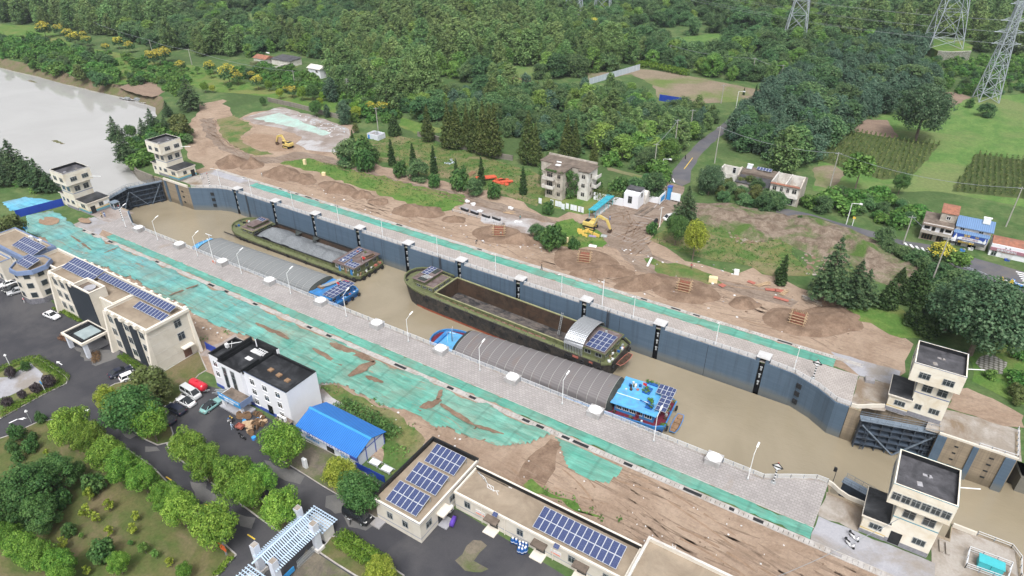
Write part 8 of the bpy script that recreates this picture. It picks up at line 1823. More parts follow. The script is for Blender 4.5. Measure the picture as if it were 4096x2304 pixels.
# sample frames on the grass beside the shed
for k,q in enumerate(((-67.3,59.7),(-64.4,59.6))):
 t=thing('sample_bed',['white sample bed on a grey frame nearer the shed','white sample bed on a grey frame nearer the square building'][k],'test bed',(*q,0),'sample beds by the shed');MB().obox((*q,.5),2.0,1.1,.12,.05).to('tray','white_paint',t)
 for a_ in(-.9,.9):
  for b_ in(-.6,.6):MB().bar((q[0]+a_,q[1]+b_,0),(q[0]+a_,q[1]+b_,.5),.09).to('leg','galvanised',t)
 MB().bar((q[0]-1.3,q[1]-.7,.5),(q[0]+1.3,q[1]-.65,.5),.12).bar((q[0]-1.3,q[1]+.7,.5),(q[0]+1.3,q[1]+.65,.5),.12).to('frame','galvanised',t)
def lattice(label,c,h,b,top,arms,rz):
 t=thing('pylon',label,'pylon',(0,0,0),'steel lattice pylons');ww=.36;kz=.30
 W_=lambda z:b+(top*1.6-b)*min(1,z/(h*.72))if z<h*.72 else top*1.6+(top-top*1.6)*(z-h*.72)/(h*.28)
 m=MB();zs=[0,h*.10]
 zz=h*.10
 while zz<h*.97:zz+=max(1.6,W_(zz)*.85);zs.append(min(zz,h))
 C=lambda z,i:(W_(z)/2*(1,1,-1,-1)[i],W_(z)/2*(1,-1,-1,1)[i],z)
 for a,d in zip(zs,zs[1:]):
  for i in range(4):m.bar(C(a,i),C(d,i),ww)
 m.to('leg_members','pylon_steel',t);m=MB()
 for a,d in zip(zs,zs[1:]):
  for i in range(4):j=(i+1)%4;m.bar(C(a,i),C(d,j),ww*.5);m.bar(C(a,j),C(d,i),ww*.5);m.bar(C(d,i),C(d,j),ww*.5)
 m.to('bracing','pylon_steel',t)
 for z,L in arms:
  for s_ in(-1,1):
   m=MB();e=(s_*L,0,z+.2)
   for i in range(4):
    if C(z,i)[0]*s_>0:m.bar(C(z,i),e,ww*.6);m.bar((C(z,i)[0],C(z,i)[1],z+1.4),e,ww*.5)
   m.to('crossarm','pylon_steel',t);cy((e[0]-1.0,0,z+.1),(e[0]+1.0,0,z+.1),.16,n=6)('insulator','hoarding_grey',t)
 t.location=(*c,5 if 'platform' in label else 0);t.rotation_euler=(0,0,rz);return t
lattice('complete lattice pylon with six insulator arms at the edge of the green field',(20.8,392),45,8.6,2.0,((26,5.2),(31,5.6),(36,4.6),(43,3.0)),.35)
lattice('largest lattice pylon standing on the walled platform',(-5.3,494),60,18,4.0,((44,9),(52,9)),.3)
lattice('lattice pylon with its foot on the brown plot behind the wood',(-89.9,492),56,13.5,3.2,((40,8),(48,8)),.3)
lattice('distant lattice pylon nearest the golden tree',(-233,497),60,13,3.5,((44,8),(52,8)),.3)
lattice('distant lattice pylon beside the poplar rows',(-242,467),60,13,3.5,((44,8),(52,8)),.3)
def pole(label,q,h,arm=1,group='concrete utility poles',rz=0,lean=0,kindn='utility_pole'):
 t=thing(kindn,label,'utility pole',(*q,0),group);x,y=q
 cy((x,y,0),(x+lean,y,h),.2,.13,8)('pole','pole_concrete',t)
 for k in range(arm):MB().bar((x+lean-1.1*math.cos(rz),y-1.1*math.sin(rz),h-.5-k*.9),(x+lean+1.1*math.cos(rz),y+1.1*math.sin(rz),h-.5-k*.9),.13).to('crossarm','frame_metal',t)
 return(x+lean,y,h-.3)
PL=[('utility pole on the riverside meadow among young trees',(-369,236),9),('utility pole behind the yellow flowering trees upstream',(-535,261),11),('utility pole with three crossarms above the square trimmed tree',(-238,229),11),('utility pole beside the open topped concrete hut',(-196,203),10),('utility pole near the small white house in the wood',(-282,235),8),('utility pole at the upstream end of the meadow',(-418,243),8),
('tall utility pole behind the dark wood near the road bend',(-78.1,238),15),('utility pole close to the road end of the lane',(-78.7,220),11),('utility pole at the far edge of the road wood',(-82.8,270),10),('utility pole at the field side of the crossing',(-63.0,241),14),('utility pole in the hedge at the back of the fenced field',(-85.6,374),11),('utility pole at the corner of the fenced field hedge',(-136.4,386),10),('pale pole in the woodland plot left of the great tree',(-233,390),10),('double pole by the vine covered hedge',(-141.7,374),6),('thin pole at the near edge of the fenced field',(-85.2,320),9),
('leaning utility pole in the bare plot below the corn',(-22.0,238),13),('leaning utility pole by the shops',(29.1,235),13),('utility pole with a transformer beside the junction',(12.2,179),16),('old utility pole at the roadside bend',(3.9,206),9),('utility pole at the dark hedge near the distant pylon',(-63.3,405),10),('utility pole in the purple hedge',(-71.0,375),9),('bare pole before the largest pylon',(-27.6,573),14),('second bare pole before the largest pylon',(-34.8,549),12),('pole with a white box at the far wood',(-52.3,469),9)]
TOP={}
for lb,q,h in PL:TOP[lb]=pole(lb,q,h,3 if 'three' in lb else 1,rz=.4)
for k,q in enumerate(((-298,447),(-302,465),(-277,399),(-275,395),(-318,516),(-274,482),(-271,502),(-334,490),(-334,506),(-262,406),(-331,517))):pole('short white concrete pole among the far garden plots',q,8,0,'white poles in the far garden plots',kindn='plot_pole')
def wire(label,a,b,sag,n=10,r_=.05,group='power lines'):
 t=MB();a=Vector(a);b=Vector(b);p=[a.lerp(b,i/n)-Vector((0,0,sag*4*(i/n)*(1-i/n)))for i in range(n+1)]
 for x,y in zip(p,p[1:]):t.bar(x,y,r_)
 o=t.to('overhead_wire','wire_dark' if r_<.06 else 'wire_pale',None);tag(o,label,'wire',group)
K=list(TOP)
P_=lambda s_:TOP[[k for k in K if s_ in k][0]]
wire('pale cable sagging from the field side pole over the ruins to the bare plot pole',P_('field side of the crossing'),P_('bare plot below'),2.0,14,.09);wire('pale cable from the bare plot pole over the corn to the shop pole',P_('bare plot below'),P_('by the shops'),2.5,14,.09)
wire('pale cable from the shop pole out of the picture',P_('by the shops'),(60,215,13),1.5,10,.09);wire('cable from the old roadside pole to the transformer pole',P_('old utility pole'),P_('transformer'),1.0,10,.09);wire('cable along the back hedge of the fenced field',P_('corner of the fenced'),P_('back of the fenced'),1.5,12,.1);wire('cable from the hedge pole to the purple hedge pole',P_('back of the fenced'),P_('in the purple hedge'),1.2,10,.1)
wire('cable from the pole near the lane to the tall pole in the dark wood',P_('road end of the lane'),P_('tall utility pole'),.5,8,.09);wire('cable over the riverside meadow',P_('upstream end'),P_('riverside meadow'),1,10,.1);wire('cable from the riverside meadow to the square trimmed tree',P_('riverside meadow'),P_('small white house'),2,12,.1);wire('cable above the upstream flowering trees',P_('upstream end'),P_('behind the yellow'),1.5,12,.1)
wire('dark service cable hanging over the wet apron to the nearest tower',(13.5,90.5,6.2),(-5,66,3.2),1.2,12,.06)
for k,(z,L)in enumerate(((26,5.2),(31,5.6),(36,4.6))):
 for s_ in(-1,1):
  c=(20.8,392);d=(-5.6,523);e=(c[0]+s_*L,c[1],z);f=(c[0]+s_*L-90,c[1]+75,z+14)
  wire('high voltage line strung between the pylons',e,(c[0]+s_*L-210,c[1]+60,z+6),5,14,.07,'high voltage lines between the pylons');wire('high voltage line strung between the pylons',e,(c[0]+s_*L+160,c[1]-20,z+8),4,10,.07,'high voltage lines between the pylons')
for k in range(5):
 wire('high voltage line strung between the pylons',((-89.9,492)[0]-7+k*3.5,(-89.9,492)[1],40+k*2),((-233,497)[0]-7+k*3.5,(-233,497)[1],44+k*2),8,14,.07,'high voltage lines between the pylons');wire('high voltage line strung between the pylons',((-89.9,492)[0]-7+k*3.5,(-89.9,492)[1],40+k*2),((-5.6,523)[0]-7+k*3.5,(-5.6,523)[1],44+k*2),6,12,.07,'high voltage lines between the pylons')
for q,h,lb,ty in(((-12.3,211),7,'white road camera pole beside the shrubs',0),((30.2,175),10,'white gantry pole with two yellow warning triangles',1),((-76.3,222),5,'white traffic camera at the lane junction',0),((-76.7,315),8,'white road camera pole at the dark wood',0),((-10.6,211),3,'short sign post with a yellow plate by the roadside',2),((-60.2,179),6.5,'thin white lamp pole by the black drain pipe',3)):
 t=thing('road_pole',lb,'pole',(*q,0));cy((*q,0),(*q,h),.13,.1)('pole','white_paint',t)
 if ty==0:MB().bar((*q,h),(q[0]+2.6,q[1]+.4,h+.3),.12).to('arm','white_paint',t);MB().obox((q[0]+2.4,q[1]+.4,h),.9,.4,.4).to('camera','white_paint',t)
 if ty==1:
  MB().bar((*q,h),(q[0]-6,q[1],h+.2),.14).to('arm','white_paint',t)
  for k in(3.2,5.2):MB().add([(q[0]-k-.7,q[1]-.1,h-.2),(q[0]-k+.7,q[1]-.1,h-.2),(q[0]-k,q[1]-.1,h+1.0),(q[0]-k-.7,q[1],h-.2),(q[0]-k+.7,q[1],h-.2),(q[0]-k,q[1],h+1.0)],[(0,1,2),(5,4,3),(0,3,4,1),(1,4,5,2),(2,5,3,0)]).to('warning_triangle','sign_yellow',t)
 if ty==2:bx(q[0]-.4,q[0]+.4,q[1]-.1,q[1],h-.7,h)('plate','sign_yellow',t)
 if ty==3:MB().bar((*q,h),(q[0]+.7,q[1],h+.2),.09).to('lamp_arm','white_paint',t)
# fishing boats and raft upstream
for k,(p,L,rz,lb)in enumerate((((-345,181),11,.1,'dark fishing boat at the reed clump in the inlet'),((-339,183),17,-.1,'pale work boat moored in the river inlet'),((-324,186),9,.2,'small dark boat under the inlet bank'))):
 t=thing('fishing_boat',lb,'boat',(*p,-3.6),'boats in the river inlet');skiff(t,*p,-3.75,L,L*.2,rz,'hole_rust' if k!=1 else 'pale_wall','frame_metal');MB().obox((*p,-3.4),L*.25,L*.12,1.0,rz).to('shelter','frame_metal',t)
for q,lb in(((-425,174),'raft of green weed drifting on the river'),((-309,127.7),'small drifting branch on the river')):
 o=MB().prism(rough_poly([(q[0]-4,q[1]-.5),(q[0]+4,q[1]-.6),(q[0]+5,q[1]+.6),(q[0]-3,q[1]+.7)],1,.3,3),RZ-.05,RZ+.1).to('drifting_weed','bank');tag(o,lb,'weed')
WIDE={'camphor':.78,'yellowcamphor':.8,'deep':.8,'bush':.64,'purple':.66,'pagoda':.85,'olive':.8}
def put(k,name,spec,label,group=None,wide=1.,i=0,z=.08):wide*=WIDE.get(k,1);kind(k,name,i).put(spec[0],spec[1],spec[2],label,group,wide,z=z)
rowA=[(-116.7,33.2,9.4),(-112.3,33.7,7.7),(-105.5,33.3,7.7),(-99.9,33.1,7.8),(-95.7,33.6,6.6),(-89.0,33.2,6.3),(-84.1,32.9,7.6),(-75.6,33.2,9.4)]
for j,s in enumerate(rowA):put('camphor','camphor_tree',s,ORD[j]+' camphor tree along the lawn edge, counted from the hedge island','camphor trees along the lawn edge',1.1,j%3)
rowB=[(-95.0,41.8,8.1),(-89.0,41.0,7.9),(-81.8,41.3,8.9),(-77.8,41.2,7.3),(-78.3,44.0,6.7),(-70.0,41.2,8.5)]
for j,s in enumerate(rowB):put('camphor','camphor_tree',s,ORD[j]+' camphor on the strip beside the yard, counted from the parked cars','camphor trees on the strip between road and yard',1.1,(j+1)%3)
put('yellowcamphor','camphor_tree',(-120.1,41.9,6.8),'yellow green tree at the rear of the parking island',None,1.1);put('deep','camphor_tree',(-109.6,41.2,11.8),'big dark green tree in the middle of the parking island',None,1.1);put('camphor','camphor_tree',(-105.9,42.0,8.7),'bright round tree at the tip of the parking island',None,1.1)
put('camphor','camphor_tree',(-79.7,50.6,10.1),'bright camphor tree in front of the cable drums and blue shed',None,1.1,1);put('yellowcamphor','camphor_tree',(-67.3,51.8,7.5),'yellow leaved tree in front of the blue shed corner',None,1.1);put('deep','camphor_tree',(-61.6,50.6,8.5),'dark green tree above the black minibus',None,1.15,1)
put('yellowcamphor','camphor_tree',(-49.1,41.2,6.9),'pale yellow tree at the end of the clipped hedge',None,1.0,1);put('olive','garden_tree',(-116.4,48.8,9.1),'dull green tree beside the white car at the cream office',None,1.2);put('olive','garden_tree',(-114.6,48.8,6.1),'dull yellowish tree behind the minivan on the island',None,1.2)
for j,s in enumerate(((-107.1,21.2,10.6),(-106.5,18.4,9.7),(-108.5,23.9,8.4),(-109.1,26.6,7.8),(-102.6,20.5,7.3),(-105.2,18.1,6.1))):put('pagoda','pagoda_tree',s,['broad feathery tree in the middle of the dark clump on the lawn','feathery tree of the lawn clump at the picture edge','feathery tree of the lawn clump above the small standard tree','upper feathery tree of the lawn clump','lower feathery tree of the lawn clump','lowest feathery tree of the lawn clump'][j],'feathery trees in a clump on the lawn',1.15,j%2)
put('deep','garden_tree',(-108.7,29.0,4.3),'very dark small tree between the clump and the camphor row');put('bush','garden_tree',(-105.5,24.5,3.8),'small standard tree at the foot of the feathery clump',None,1.1);put('bush','garden_tree',(-103.8,29.1,4.3),'round dark bush tree near the camphor row',None,1.1,1)
for j,s in enumerate(((-103.4,15.9,5.5),(-98.3,15.8,6.3),(-94.0,16.3,6.8),(-91.0,17.5,6.1),(-89.3,16.7,5.6))):put('camphor','camphor_tree',s,['topmost','second','third','fourth','lowest'][j]+' camphor tree of the group in the lower corner of the garden','camphor trees in the garden corner',1.05,j%3)
put('camphor','camphor_tree',(-84.5,22.3,4.4),'small camphor tree alone on the lower lawn',None,1.,2);put('camphor','camphor_tree',(-75.4,26.9,3.4),'small camphor tree near the lawn edge by the gate',None,1.,1)
sap=[((-102.4,27.6,3.2),'yellow sapling under the round dark bush tree'),((-97.6,28.0,3.0),'golden sapling in the open upper lawn'),((-99.1,25.3,3.3),'yellow sapling on the lawn left of a twin'),((-97.0,25.6,2.6),'yellow sapling beside its bigger twin'),((-91.8,29.3,2.4),'thin green sapling on the middle lawn'),((-89.7,27.5,2.7),'bare yellowish sapling on the middle lawn'),((-92.6,25.2,2.6),'flowering sapling with orange leaves'),((-95.9,22.4,1.5),'slender upright dark sapling'),((-96.6,20.1,2.6),'spreading green sapling below the feathery clump'),((-88.1,25.9,1.4),'tiny dark sapling'),((-84.8,26.3,2.6),'leaning green sapling on the lower lawn'),((-82.5,26.6,2.0),'oval green sapling on the lower lawn'),((-79.4,26.9,2.2),'yellow sapling near the lawn edge'),((-88.8,19.4,2.1),'faint sapling at the bottom of the lawn'),((-119.3,29.0,2.0),'orange tinted sapling by the paved slab'),((-116.3,29.1,2.2),'golden sapling behind the upper clump')]
for j,(s,lb)in enumerate(sap):put('sapling' if j not in(7,9,11,10)else 'young','garden_sapling',s,lb+' of the office garden','young trees planted in the office garden',.9,0)
for j,(s,lb)in enumerate((((-89.2,22.3,4.4),'biggest bushy shrub on the lower lawn'),((-98.3,21.9,2.8),'shrub under the feathery clump'),((-128.6,28.5,3.7),'shrub beneath the lamp at the lawn corner'),((-123.3,28.2,3.1),'shrub on the upper lawn nearer the camphors'),((-122.6,25.6,2.5),'shrub at the middle of the upper lawn'),((-126.3,26.4,2.5),'shrub at the left of the upper lawn'),((-126.1,29.8,2.0),'clipped oval shrub on the upper lawn'),((-130.0,33.2,2.4),'flowering shrub at the lawn hedge'))):put('bush','garden_shrub',s,lb+' of the office garden','shrubs of the office garden',1.1,j%2)
for j,(s,lb)in enumerate((((-149.6,37.0,2.7),'dark clipped ball shrub by the plaza'),((-149.6,40.0,2.5),'green clipped ball shrub at the top of the hedge island'),((-139.3,39.7,3.2),'biggest dark ball shrub on the hedge island'),((-139.8,37.3,2.5),'dark ball shrub beside the traffic sign'),((-140.3,34.8,2.2),'dark ball shrub lower on the hedge island'),((-140.2,32.0,2.4),'reddish ball shrub at the corner of the hedge island'))):put('purple' if j not in(1,)else 'bush','ball_shrub',s,lb,'clipped ball shrubs on the hedge island')
def hedge(label,pts,w_,h_,mat='leaf_hedge',leaf=.22,per=80):
 a=Vector(pts[0]);o=thing('hedge',label,'hedge',(a.x,a.y,.05));C=[]
 for p,q in zip(pts,pts[1:]):
  L=math.hypot(q[0]-p[0],q[1]-p[1]);k=max(2,int(L*2.2))
  for i in range(k):
   for s_ in((-1,1)if w_>.8 else(0,)):
    n=Vector((-(q[1]-p[1]),q[0]-p[0])).normalized()*s_*w_*.28;C.append((p[0]+(q[0]-p[0])*i/k+n.x-a.x+random.gauss(0,.06),p[1]+(q[1]-p[1])*i/k+n.y-a.y+random.gauss(0,.06),h_*.5,w_*.36,h_*.5))
 link('foliage',leaf_mesh('foliage',C,len(C)*per//2,leaf,mat,4,.4),o);cy((a.x,a.y,0),(a.x,a.y,h_*.7),.05)('stem','bark',o)
hedge('bright clipped hedge band along the curved edge of the hedge island',[(-154.8,36.8),(-153.9,41.2),(-152.6,42.8),(-150.2,43.0),(-140.4,42.9),(-138.8,41.9),(-139.2,38.1),(-139.0,33.4),(-138.8,29.6)],2.0,.7)
hedge('inner hedge band behind the ball shrubs of the island',[(-150.6,36.8),(-151.5,41.3)],.8,.6)
hedge('bright grass hedge strip at the foot of the cream office nearer the octagon',[(-170,56.6),(-158.5,56.8)],1.6,.5);hedge('bright grass hedge strip at the foot of the cream office beside the ramp',[(-137.3,53.7),(-128.4,53.4)],1.6,.5)
hedge('red leaved hedge block in front of the entrance ramp',[(-142.8,51.1),(-139.4,49.5)],1.5,.9,'leaf_rust');hedge('red leaved hedge block left of the entrance canopy',[(-155.7,50.2),(-152.8,50.8)],1.5,.9,'leaf_rust')
hedge('tall clipped hedge block along the drive below the low building',[(-60.8,44.4),(-56.6,44.2),(-52.3,44.1),(-51.5,44.0)],2.6,1.9,'leaf_hedge',.26,200);hedge('planting bed of shrubs behind the entrance gate column',[(-64.1,43.3),(-63.9,44.6)],1.6,1.3,'leaf_rust');hedge('row of lush shrubs behind the blue roofed shed',[(-83.8,67.7),(-79.7,67.9),(-76.2,67.9),(-71.3,67.0),(-68.2,66.5)],3.0,1.8,'leaf_deep',.34)
hedge('vine hedge at the back of the fenced field',[(-145.7,365),(-145.3,371),(-129.2,366),(-116.8,363)],5,3.2,'leaf_hedge',.6,40);hedge('dark purple hedge row beside the far road',[(-70.2,373),(-67.2,391),(-63.7,418),(-57.9,445),(-53.8,460)],6,5,'leaf_purple',.8,40)
hedge('ivy covered shrubs on the gatehouse roof and wall',[(-86,188),(-82,188.6),(-77.5,188.8)],3.6,3.6,'leaf_olive',.5,70);hedge('clipped low hedge along the lawn edge by the gate',[(-72.3,29.9),(-72.8,33.1)],1.0,.6)
put('olive','garden_tree',(-213,68.4,10.0),'green tree between the solar wing and the blue hoarding',None,1.3)
# weeds near the offices
weeds('weeds',[[(-41.6,70.2),(-41.5,71.7),(-38.6,71.0),(-32.8,71.6),(-30.7,70.6),(-33.7,69.7),(-37.5,70.0)],[(-30.2,70.6),(-29.2,71.5),(-28.5,70.1),(-29.5,69.7)],[(-28.5,71.0),(-27.2,71.5),(-27.1,70.3)],[(-25.3,72.1),(-24.4,72.7),(-24.0,70.7)]],1.6,1.1,'leaf_bright',.4,'bright green weeds growing behind the long low building','weeds',5)
weeds('weeds',[[(-92.0,69.8),(-88.3,72.2),(-83.9,71.5),(-87.1,69.4)],[(-81.2,72.2),(-79.1,73.0),(-72.3,70.8),(-75.2,70.3)],[(-69.7,70.6),(-67.1,71.8),(-66.8,70.3)],[(-130.8,67.4),(-128.6,69.3),(-124.9,67.3),(-128.9,66.7)],[(-127.0,71.0),(-123.8,73.0),(-123.2,70.3)],[(-68.7,63.7),(-64.2,68.6),(-62.9,59.3),(-65.8,60.8)]],.9,.8,'leaf_bright',.4,'weeds sprouting on the rubble strip between netting and offices','weeds',7)
weeds('weeds',[[(-201,154.2),(-196,163.9),(-170,163.7),(-138.3,165.0),(-123.5,164.3),(-124.3,153.4),(-161.0,153.7),(-185,155.7)],[(-90.4,154.0),(-88.3,164.9),(-85.5,170),(-72.2,165),(-69.2,157.7),(-76.1,152.4)]],1.0,.5,'leaf_bright',.32,'tufts of tall grass on the green meadow of the far bank','weeds',9)
weeds('weeds',[[(-192,176),(-201,193),(-174,204),(-144.7,203),(-110.1,195),(-103.8,189),(-99.5,172),(-125.4,175),(-164.4,175)],[(-59.2,170),(-56.5,183),(-52.2,193),(-36.2,198),(-23.2,187),(-15.0,173),(-29.6,169),(-39.1,167),(-50.4,167)]],1.1,.6,'leaf_bright',.34,'rank weeds over the rough ground between mud road and garden wall','weeds',11)
for j,(s,lb)in enumerate((((-169,203,15.7),'slim pointed redwood alone near the lawn path'),((-157.2,201,18.7),'first redwood of the tall group, beside the slim gap'),((-153.9,202,19.1),'second redwood of the tall group'),((-150.3,204,19.3),'narrow redwood in the middle of the tall group'),((-146.4,203,18.2),'broad low redwood of the tall group'),((-141.2,202,21.3),'tallest redwood of the group'),((-138.2,202,20.4),'redwood in front of the tallest one'),((-136.1,202,21.3),'last redwood of the tall group at the stone wall'),((-121.6,203,20.5),'big redwood left of the abandoned block'),((-118.6,203,16.5),'shorter redwood leaning on the big one'),((-113.0,217,16.9),'first of the redwood pair behind the abandoned block'),((-109.6,217,15.9),'second of the redwood pair behind the abandoned block'),((-100.9,216,9.7),'small redwood at the corner of the abandoned block'),((-181,317,8.0),'young conical tree by the far garden plot'),((-295,319,12.8),'pale pointed tree deep in the wood'))):put('redwood','redwood_tree',s,lb,'conical redwoods behind the stone wall',.95 if j!=3 else.6,j%2)
for j,(s,lb)in enumerate((((-190,182,7.3),'short cypress rising from the thicket'),((-163.7,175,10.4),'tallest first cypress of the row along the mud road'),((-153.4,175,10.8),'second tall cypress of the row along the mud road'),((-145.6,177,10.7),'third tall cypress of the row along the mud road'),((-136.4,178,7.2),'short cypress of the row along the mud road'),((-124.8,177,10.6),'cypress next to the orange red panels'),((-108.5,178,10.1),'last cypress of the row beside the ivy block'),((-80.2,340,3.9),'small brown cypress at the fenced field'),((-75.7,345,4.9),'taller brown cypress at the fenced field'))):put('cypress','cypress_tree',s,lb,'thin cypresses of the far bank',1.05,0)
for j,(s,lb)in enumerate((((-9.1,160.7,18.2),'tall cedar above the last formwork pit'),((-3.6,162.8,12.5),'dark spreading cedar beside the tall one'),((-1.4,164.8,9.6),'low cedar merged with the spreading one'),((-54.2,184,12.7),'cedar over the white van at the site entrance'),((-290,180,15.4),'big layered cedar at the river inlet'),((-290,168,7.2),'small cedar beside the river inlet'),((-275,135.4,10.9),'cedar nearest the river at the far tower'),((-250,124.1,12.5),'broad cedar left of the far tower'),((-273,150.2,10.7),'flat topped cedar behind the far tower'),((-268,143.1,9.4),'cedar in the middle of the clump behind the far tower'),((-267,152.1,8.4),'cedar at the road side of the clump behind the far tower'),((-281,95.6,11.3),'first cedar of the near river row'),((-273,95.7,8.5),'second cedar of the near river row'),((-265,93.7,15.2),'tallest cedar of the near river row'),((-258,93.7,10.7),'fourth cedar of the near river row'),((-249,93.4,11.7),'cedar nearest the near tower'),((-266,88.5,10.2),'low cedar at the start of the near river row'),((-246,94.3,7.6),'small cedar against the near tower'))):put('cedar','cedar_tree',s,lb,'layered dark cedars',1.0 if j!=0 else.8,j%2)
for j,(s,lb)in enumerate((((9.0,172,11.4),'conical juniper behind the low cedar'),((10.7,161.4,9.3),'vine hung juniper above the green bank'),((4.1,166,8.4),'dull pointed juniper on the rubble heap'),((13.6,158.1,8.4),'dark conical juniper beside the nearest big tree'),((7.2,171,7.3),'juniper at the edge of the rubble heap'),((5.6,180,5.2),'broad juniper at the stone retaining wall'))):put('cone','juniper_tree',s,lb,'junipers between the site and the junction',1.15,j%2)
put('bigpoplar','great_tree',(-203,244,26.8),'great spreading pale tree rising out of the wood',None,1.0);put('bigpoplar','great_tree',(-159.3,355,25.0),'great tree in front of the golden flowering tree',None,1.0,1)
put('bigdark','round_tree',(-2.0,309,24.1),'big lone round tree between corn and green field',None,.98);put('bigdark','round_tree',(22.3,154.6,19.9),'huge dark tree behind the tower at the open gate',None,1.1,1);put('bigdark','round_tree',(17.0,162.1,12.7),'dark tree merging with the huge one by the tower',None,1.1)
put('bigdark','round_tree',(-55.5,211,10.6),'round dark tree beside the roofless gable',None,.9,1);put('poplar','roadside_tree',(-39.3,243,18.5),'tall bare stemmed tree behind the ruins',None,1.25,1);put('poplar','roadside_tree',(-37.1,254,15.5),'second tall tree behind the ruins',None,1.2)
put('deep','lone_tree',(-51.9,170,9.7),'round green tree on the verge beside the yellowing one',None,1.0);put('yellowcamphor','lone_tree',(-44.5,163.5,12.0),'yellowing slim tree alone on the verge',None,.75)
put('young','lone_tree',(-14.3,239,14.0),'slim loose tree in front of the corn',None,1.1);put('deep','lone_tree',(-1.5,245,7.6),'dark tree at the edge of the bright field',None,1.1);put('cypress','dead_tree',(-20.7,163.3,9.1),'ivy wrapped dead tree at the site edge',None,1.3)
put('golden','golden_tree',(13.0,195,7.3),'yellow flowering tree in front of the shops',None,.95);put('young','lone_tree',(17.0,194,6.9),'young green tree on the traffic island',None,1.3)
gold=[(-524,233,10.3),(-523,242,7.4),(-504,238,6.8),(-481,230,8.2),(-495,243,5.5),(-472,233,6.5),(-446,230,4.8),(-447,239,7.2),(-430,236,6.7),(-385,223,8.5),(-388,232,8.3),(-385,227,8.5),(-360,223,5.8),(-341,228,6.8),(-313,219,10.1),(-309,221,6.8),(-312,232,4.2),(-292,220,7.3),(-276,224,3.3),(-266,219,5.5),(-214,218,5.7),(-209,221,6.0),(-208,226,4.3),(-209,431,11.9),(-195,445,7.3),(-261,84.9,4.8)]
gl=['farthest upstream','second upstream','third upstream','dense low','wide','lower','pale','tallest of the middle pair','brightest of the middle pair','tall one of the lower group','wide crowned','leaning','small green headed','sparse','large one by the inlet road','green sided','edge','old','orange tinted','trimmed','golden headed','short','flat','huge golden','half hidden golden']
for j,s in enumerate(gold[:25]):put('golden','golden_tree',s,gl[j]+' flowering tree '+('of the riverside meadow' if j<17 else 'of the lane in the wood' if j<23 else 'beside the distant pylon'),'yellow flowering trees',1.05,j%2)
for j,(s,lb)in enumerate((((-285,221,5.6),'round trimmed tree left of the lane'),((-269,214,5.4),'yellow green tree of the lane row'),((-258,218,6.7),'bright tree of the lane row'),((-254,221,7.6),'darker tree of the lane row'),((-249,223,4.5),'bright twin tree of the lane row'),((-244,216,4.1),'lower bright tree of the lane row'),((-219,214,6.3),'first bright topped tree by the yellow one'),((-215,210,5.9),'second bright topped tree by the yellow one'),((-310,202,5.3),'small bright tree by the inlet cedar'),((-307,204,4.0),'yellow topped tree by the inlet cedar'),((-304,212,4.0),'small trimmed tree in the riverside meadow'),((-267,202,4.1),'round bush tree at the stone wall'))):put('yellowcamphor' if j in(1,5,9,7)else 'deep' if j in(3,10,11)else 'camphor','lane_tree',s,lb,'small trimmed trees along the lane',1.1,j%2)
for j,(s,lb)in enumerate((((-244,224,11.9),'square trimmed dense tree by the lane'),((-214,202,10.7),'square topped dark tree at the yard end'),((-186,202,9.5),'dense pointed tree beside the pump hut'),((-233,203,7.2),'dark tree at the stone wall'),((-228,205,6.0),'slim dark tree at the stone wall'),((-202,196,4.3),'pale loose tree above the thicket'),((-255,151.2,11.3),'yellowish tree beside the cedars of the far tower'),((-273,140.5,6.4),'round bright tree amid the cedars'),((-268,145.2,5.6),'round dark tree amid the cedars'),((-387,182,9.0),'pale green tree on the river bank'))):put(['blue','blue','cone','deep','blue','olive','olive','deep','deep','olive'][j],'bank_tree',s,lb,'mixed trees round the yard',1.1)
for j,s in enumerate(((-177,167,9.6),(-173,169,10.1),(-172,172,9.0),(-178,166,6.7),(-168,166,8.3),(-153.7,168,6.0),(-146.1,169,7.5),(-128.9,170,7.8),(-114.7,170,6.0),(-122.3,169,5.6),(-137.5,167,5.2),(-81.2,149.1,7.4),(-87.6,151.8,4.9),(-75.5,151.8,3.9),(-80.1,153.4,3.5),(-70.2,199,8.5),(-87.6,191,5.1),(-80.2,192,7.5),(-75.6,195,7.0),(-93.6,169,4.3),(-60.4,173,4.1),(-53.4,184,4.6),(-21.9,167,3.2),(-18.3,203,2.3),(21.0,361,6.1),(14.6,374,4.2))):
 put('bush' if j%3 else 'forest','thicket_shrub',s,['rounded dark shrub in the thicket by the first cypress','shrub at the foot of the cypress row','round bush beside the cream cabinet and mud road','shrub in the overgrown garden by the gatehouse','shrub in the weeds near the site entrance','lone round shrub under the complete pylon'][0 if j<5 else 1 if j<11 else 2 if j<15 else 3 if j<19 else 4 if j<24 else 5],['shrubs of the cypress thicket','shrubs at the foot of the cypress row','round bushes by the mud road','shrubs round the gatehouse','shrubs near the site entrance','shrubs under the pylon'][0 if j<5 else 1 if j<11 else 2 if j<15 else 3 if j<19 else 4 if j<24 else 5],1.15,j%2)
for j,s in enumerate(((-29.0,204,1.2),(-27.8,204,1.2),(-26.3,204,1.5),(-16.1,203,1.4),(-12.8,202,1.6),(-24.9,205,2.3),(-22.5,204,1.9),(-14.1,200,2.5))):put('sapling' if j not in(5,7)else 'bush','roadside_shrub',s,'small clipped shrub planted along the junction road','shrubs along the junction road',1.2)
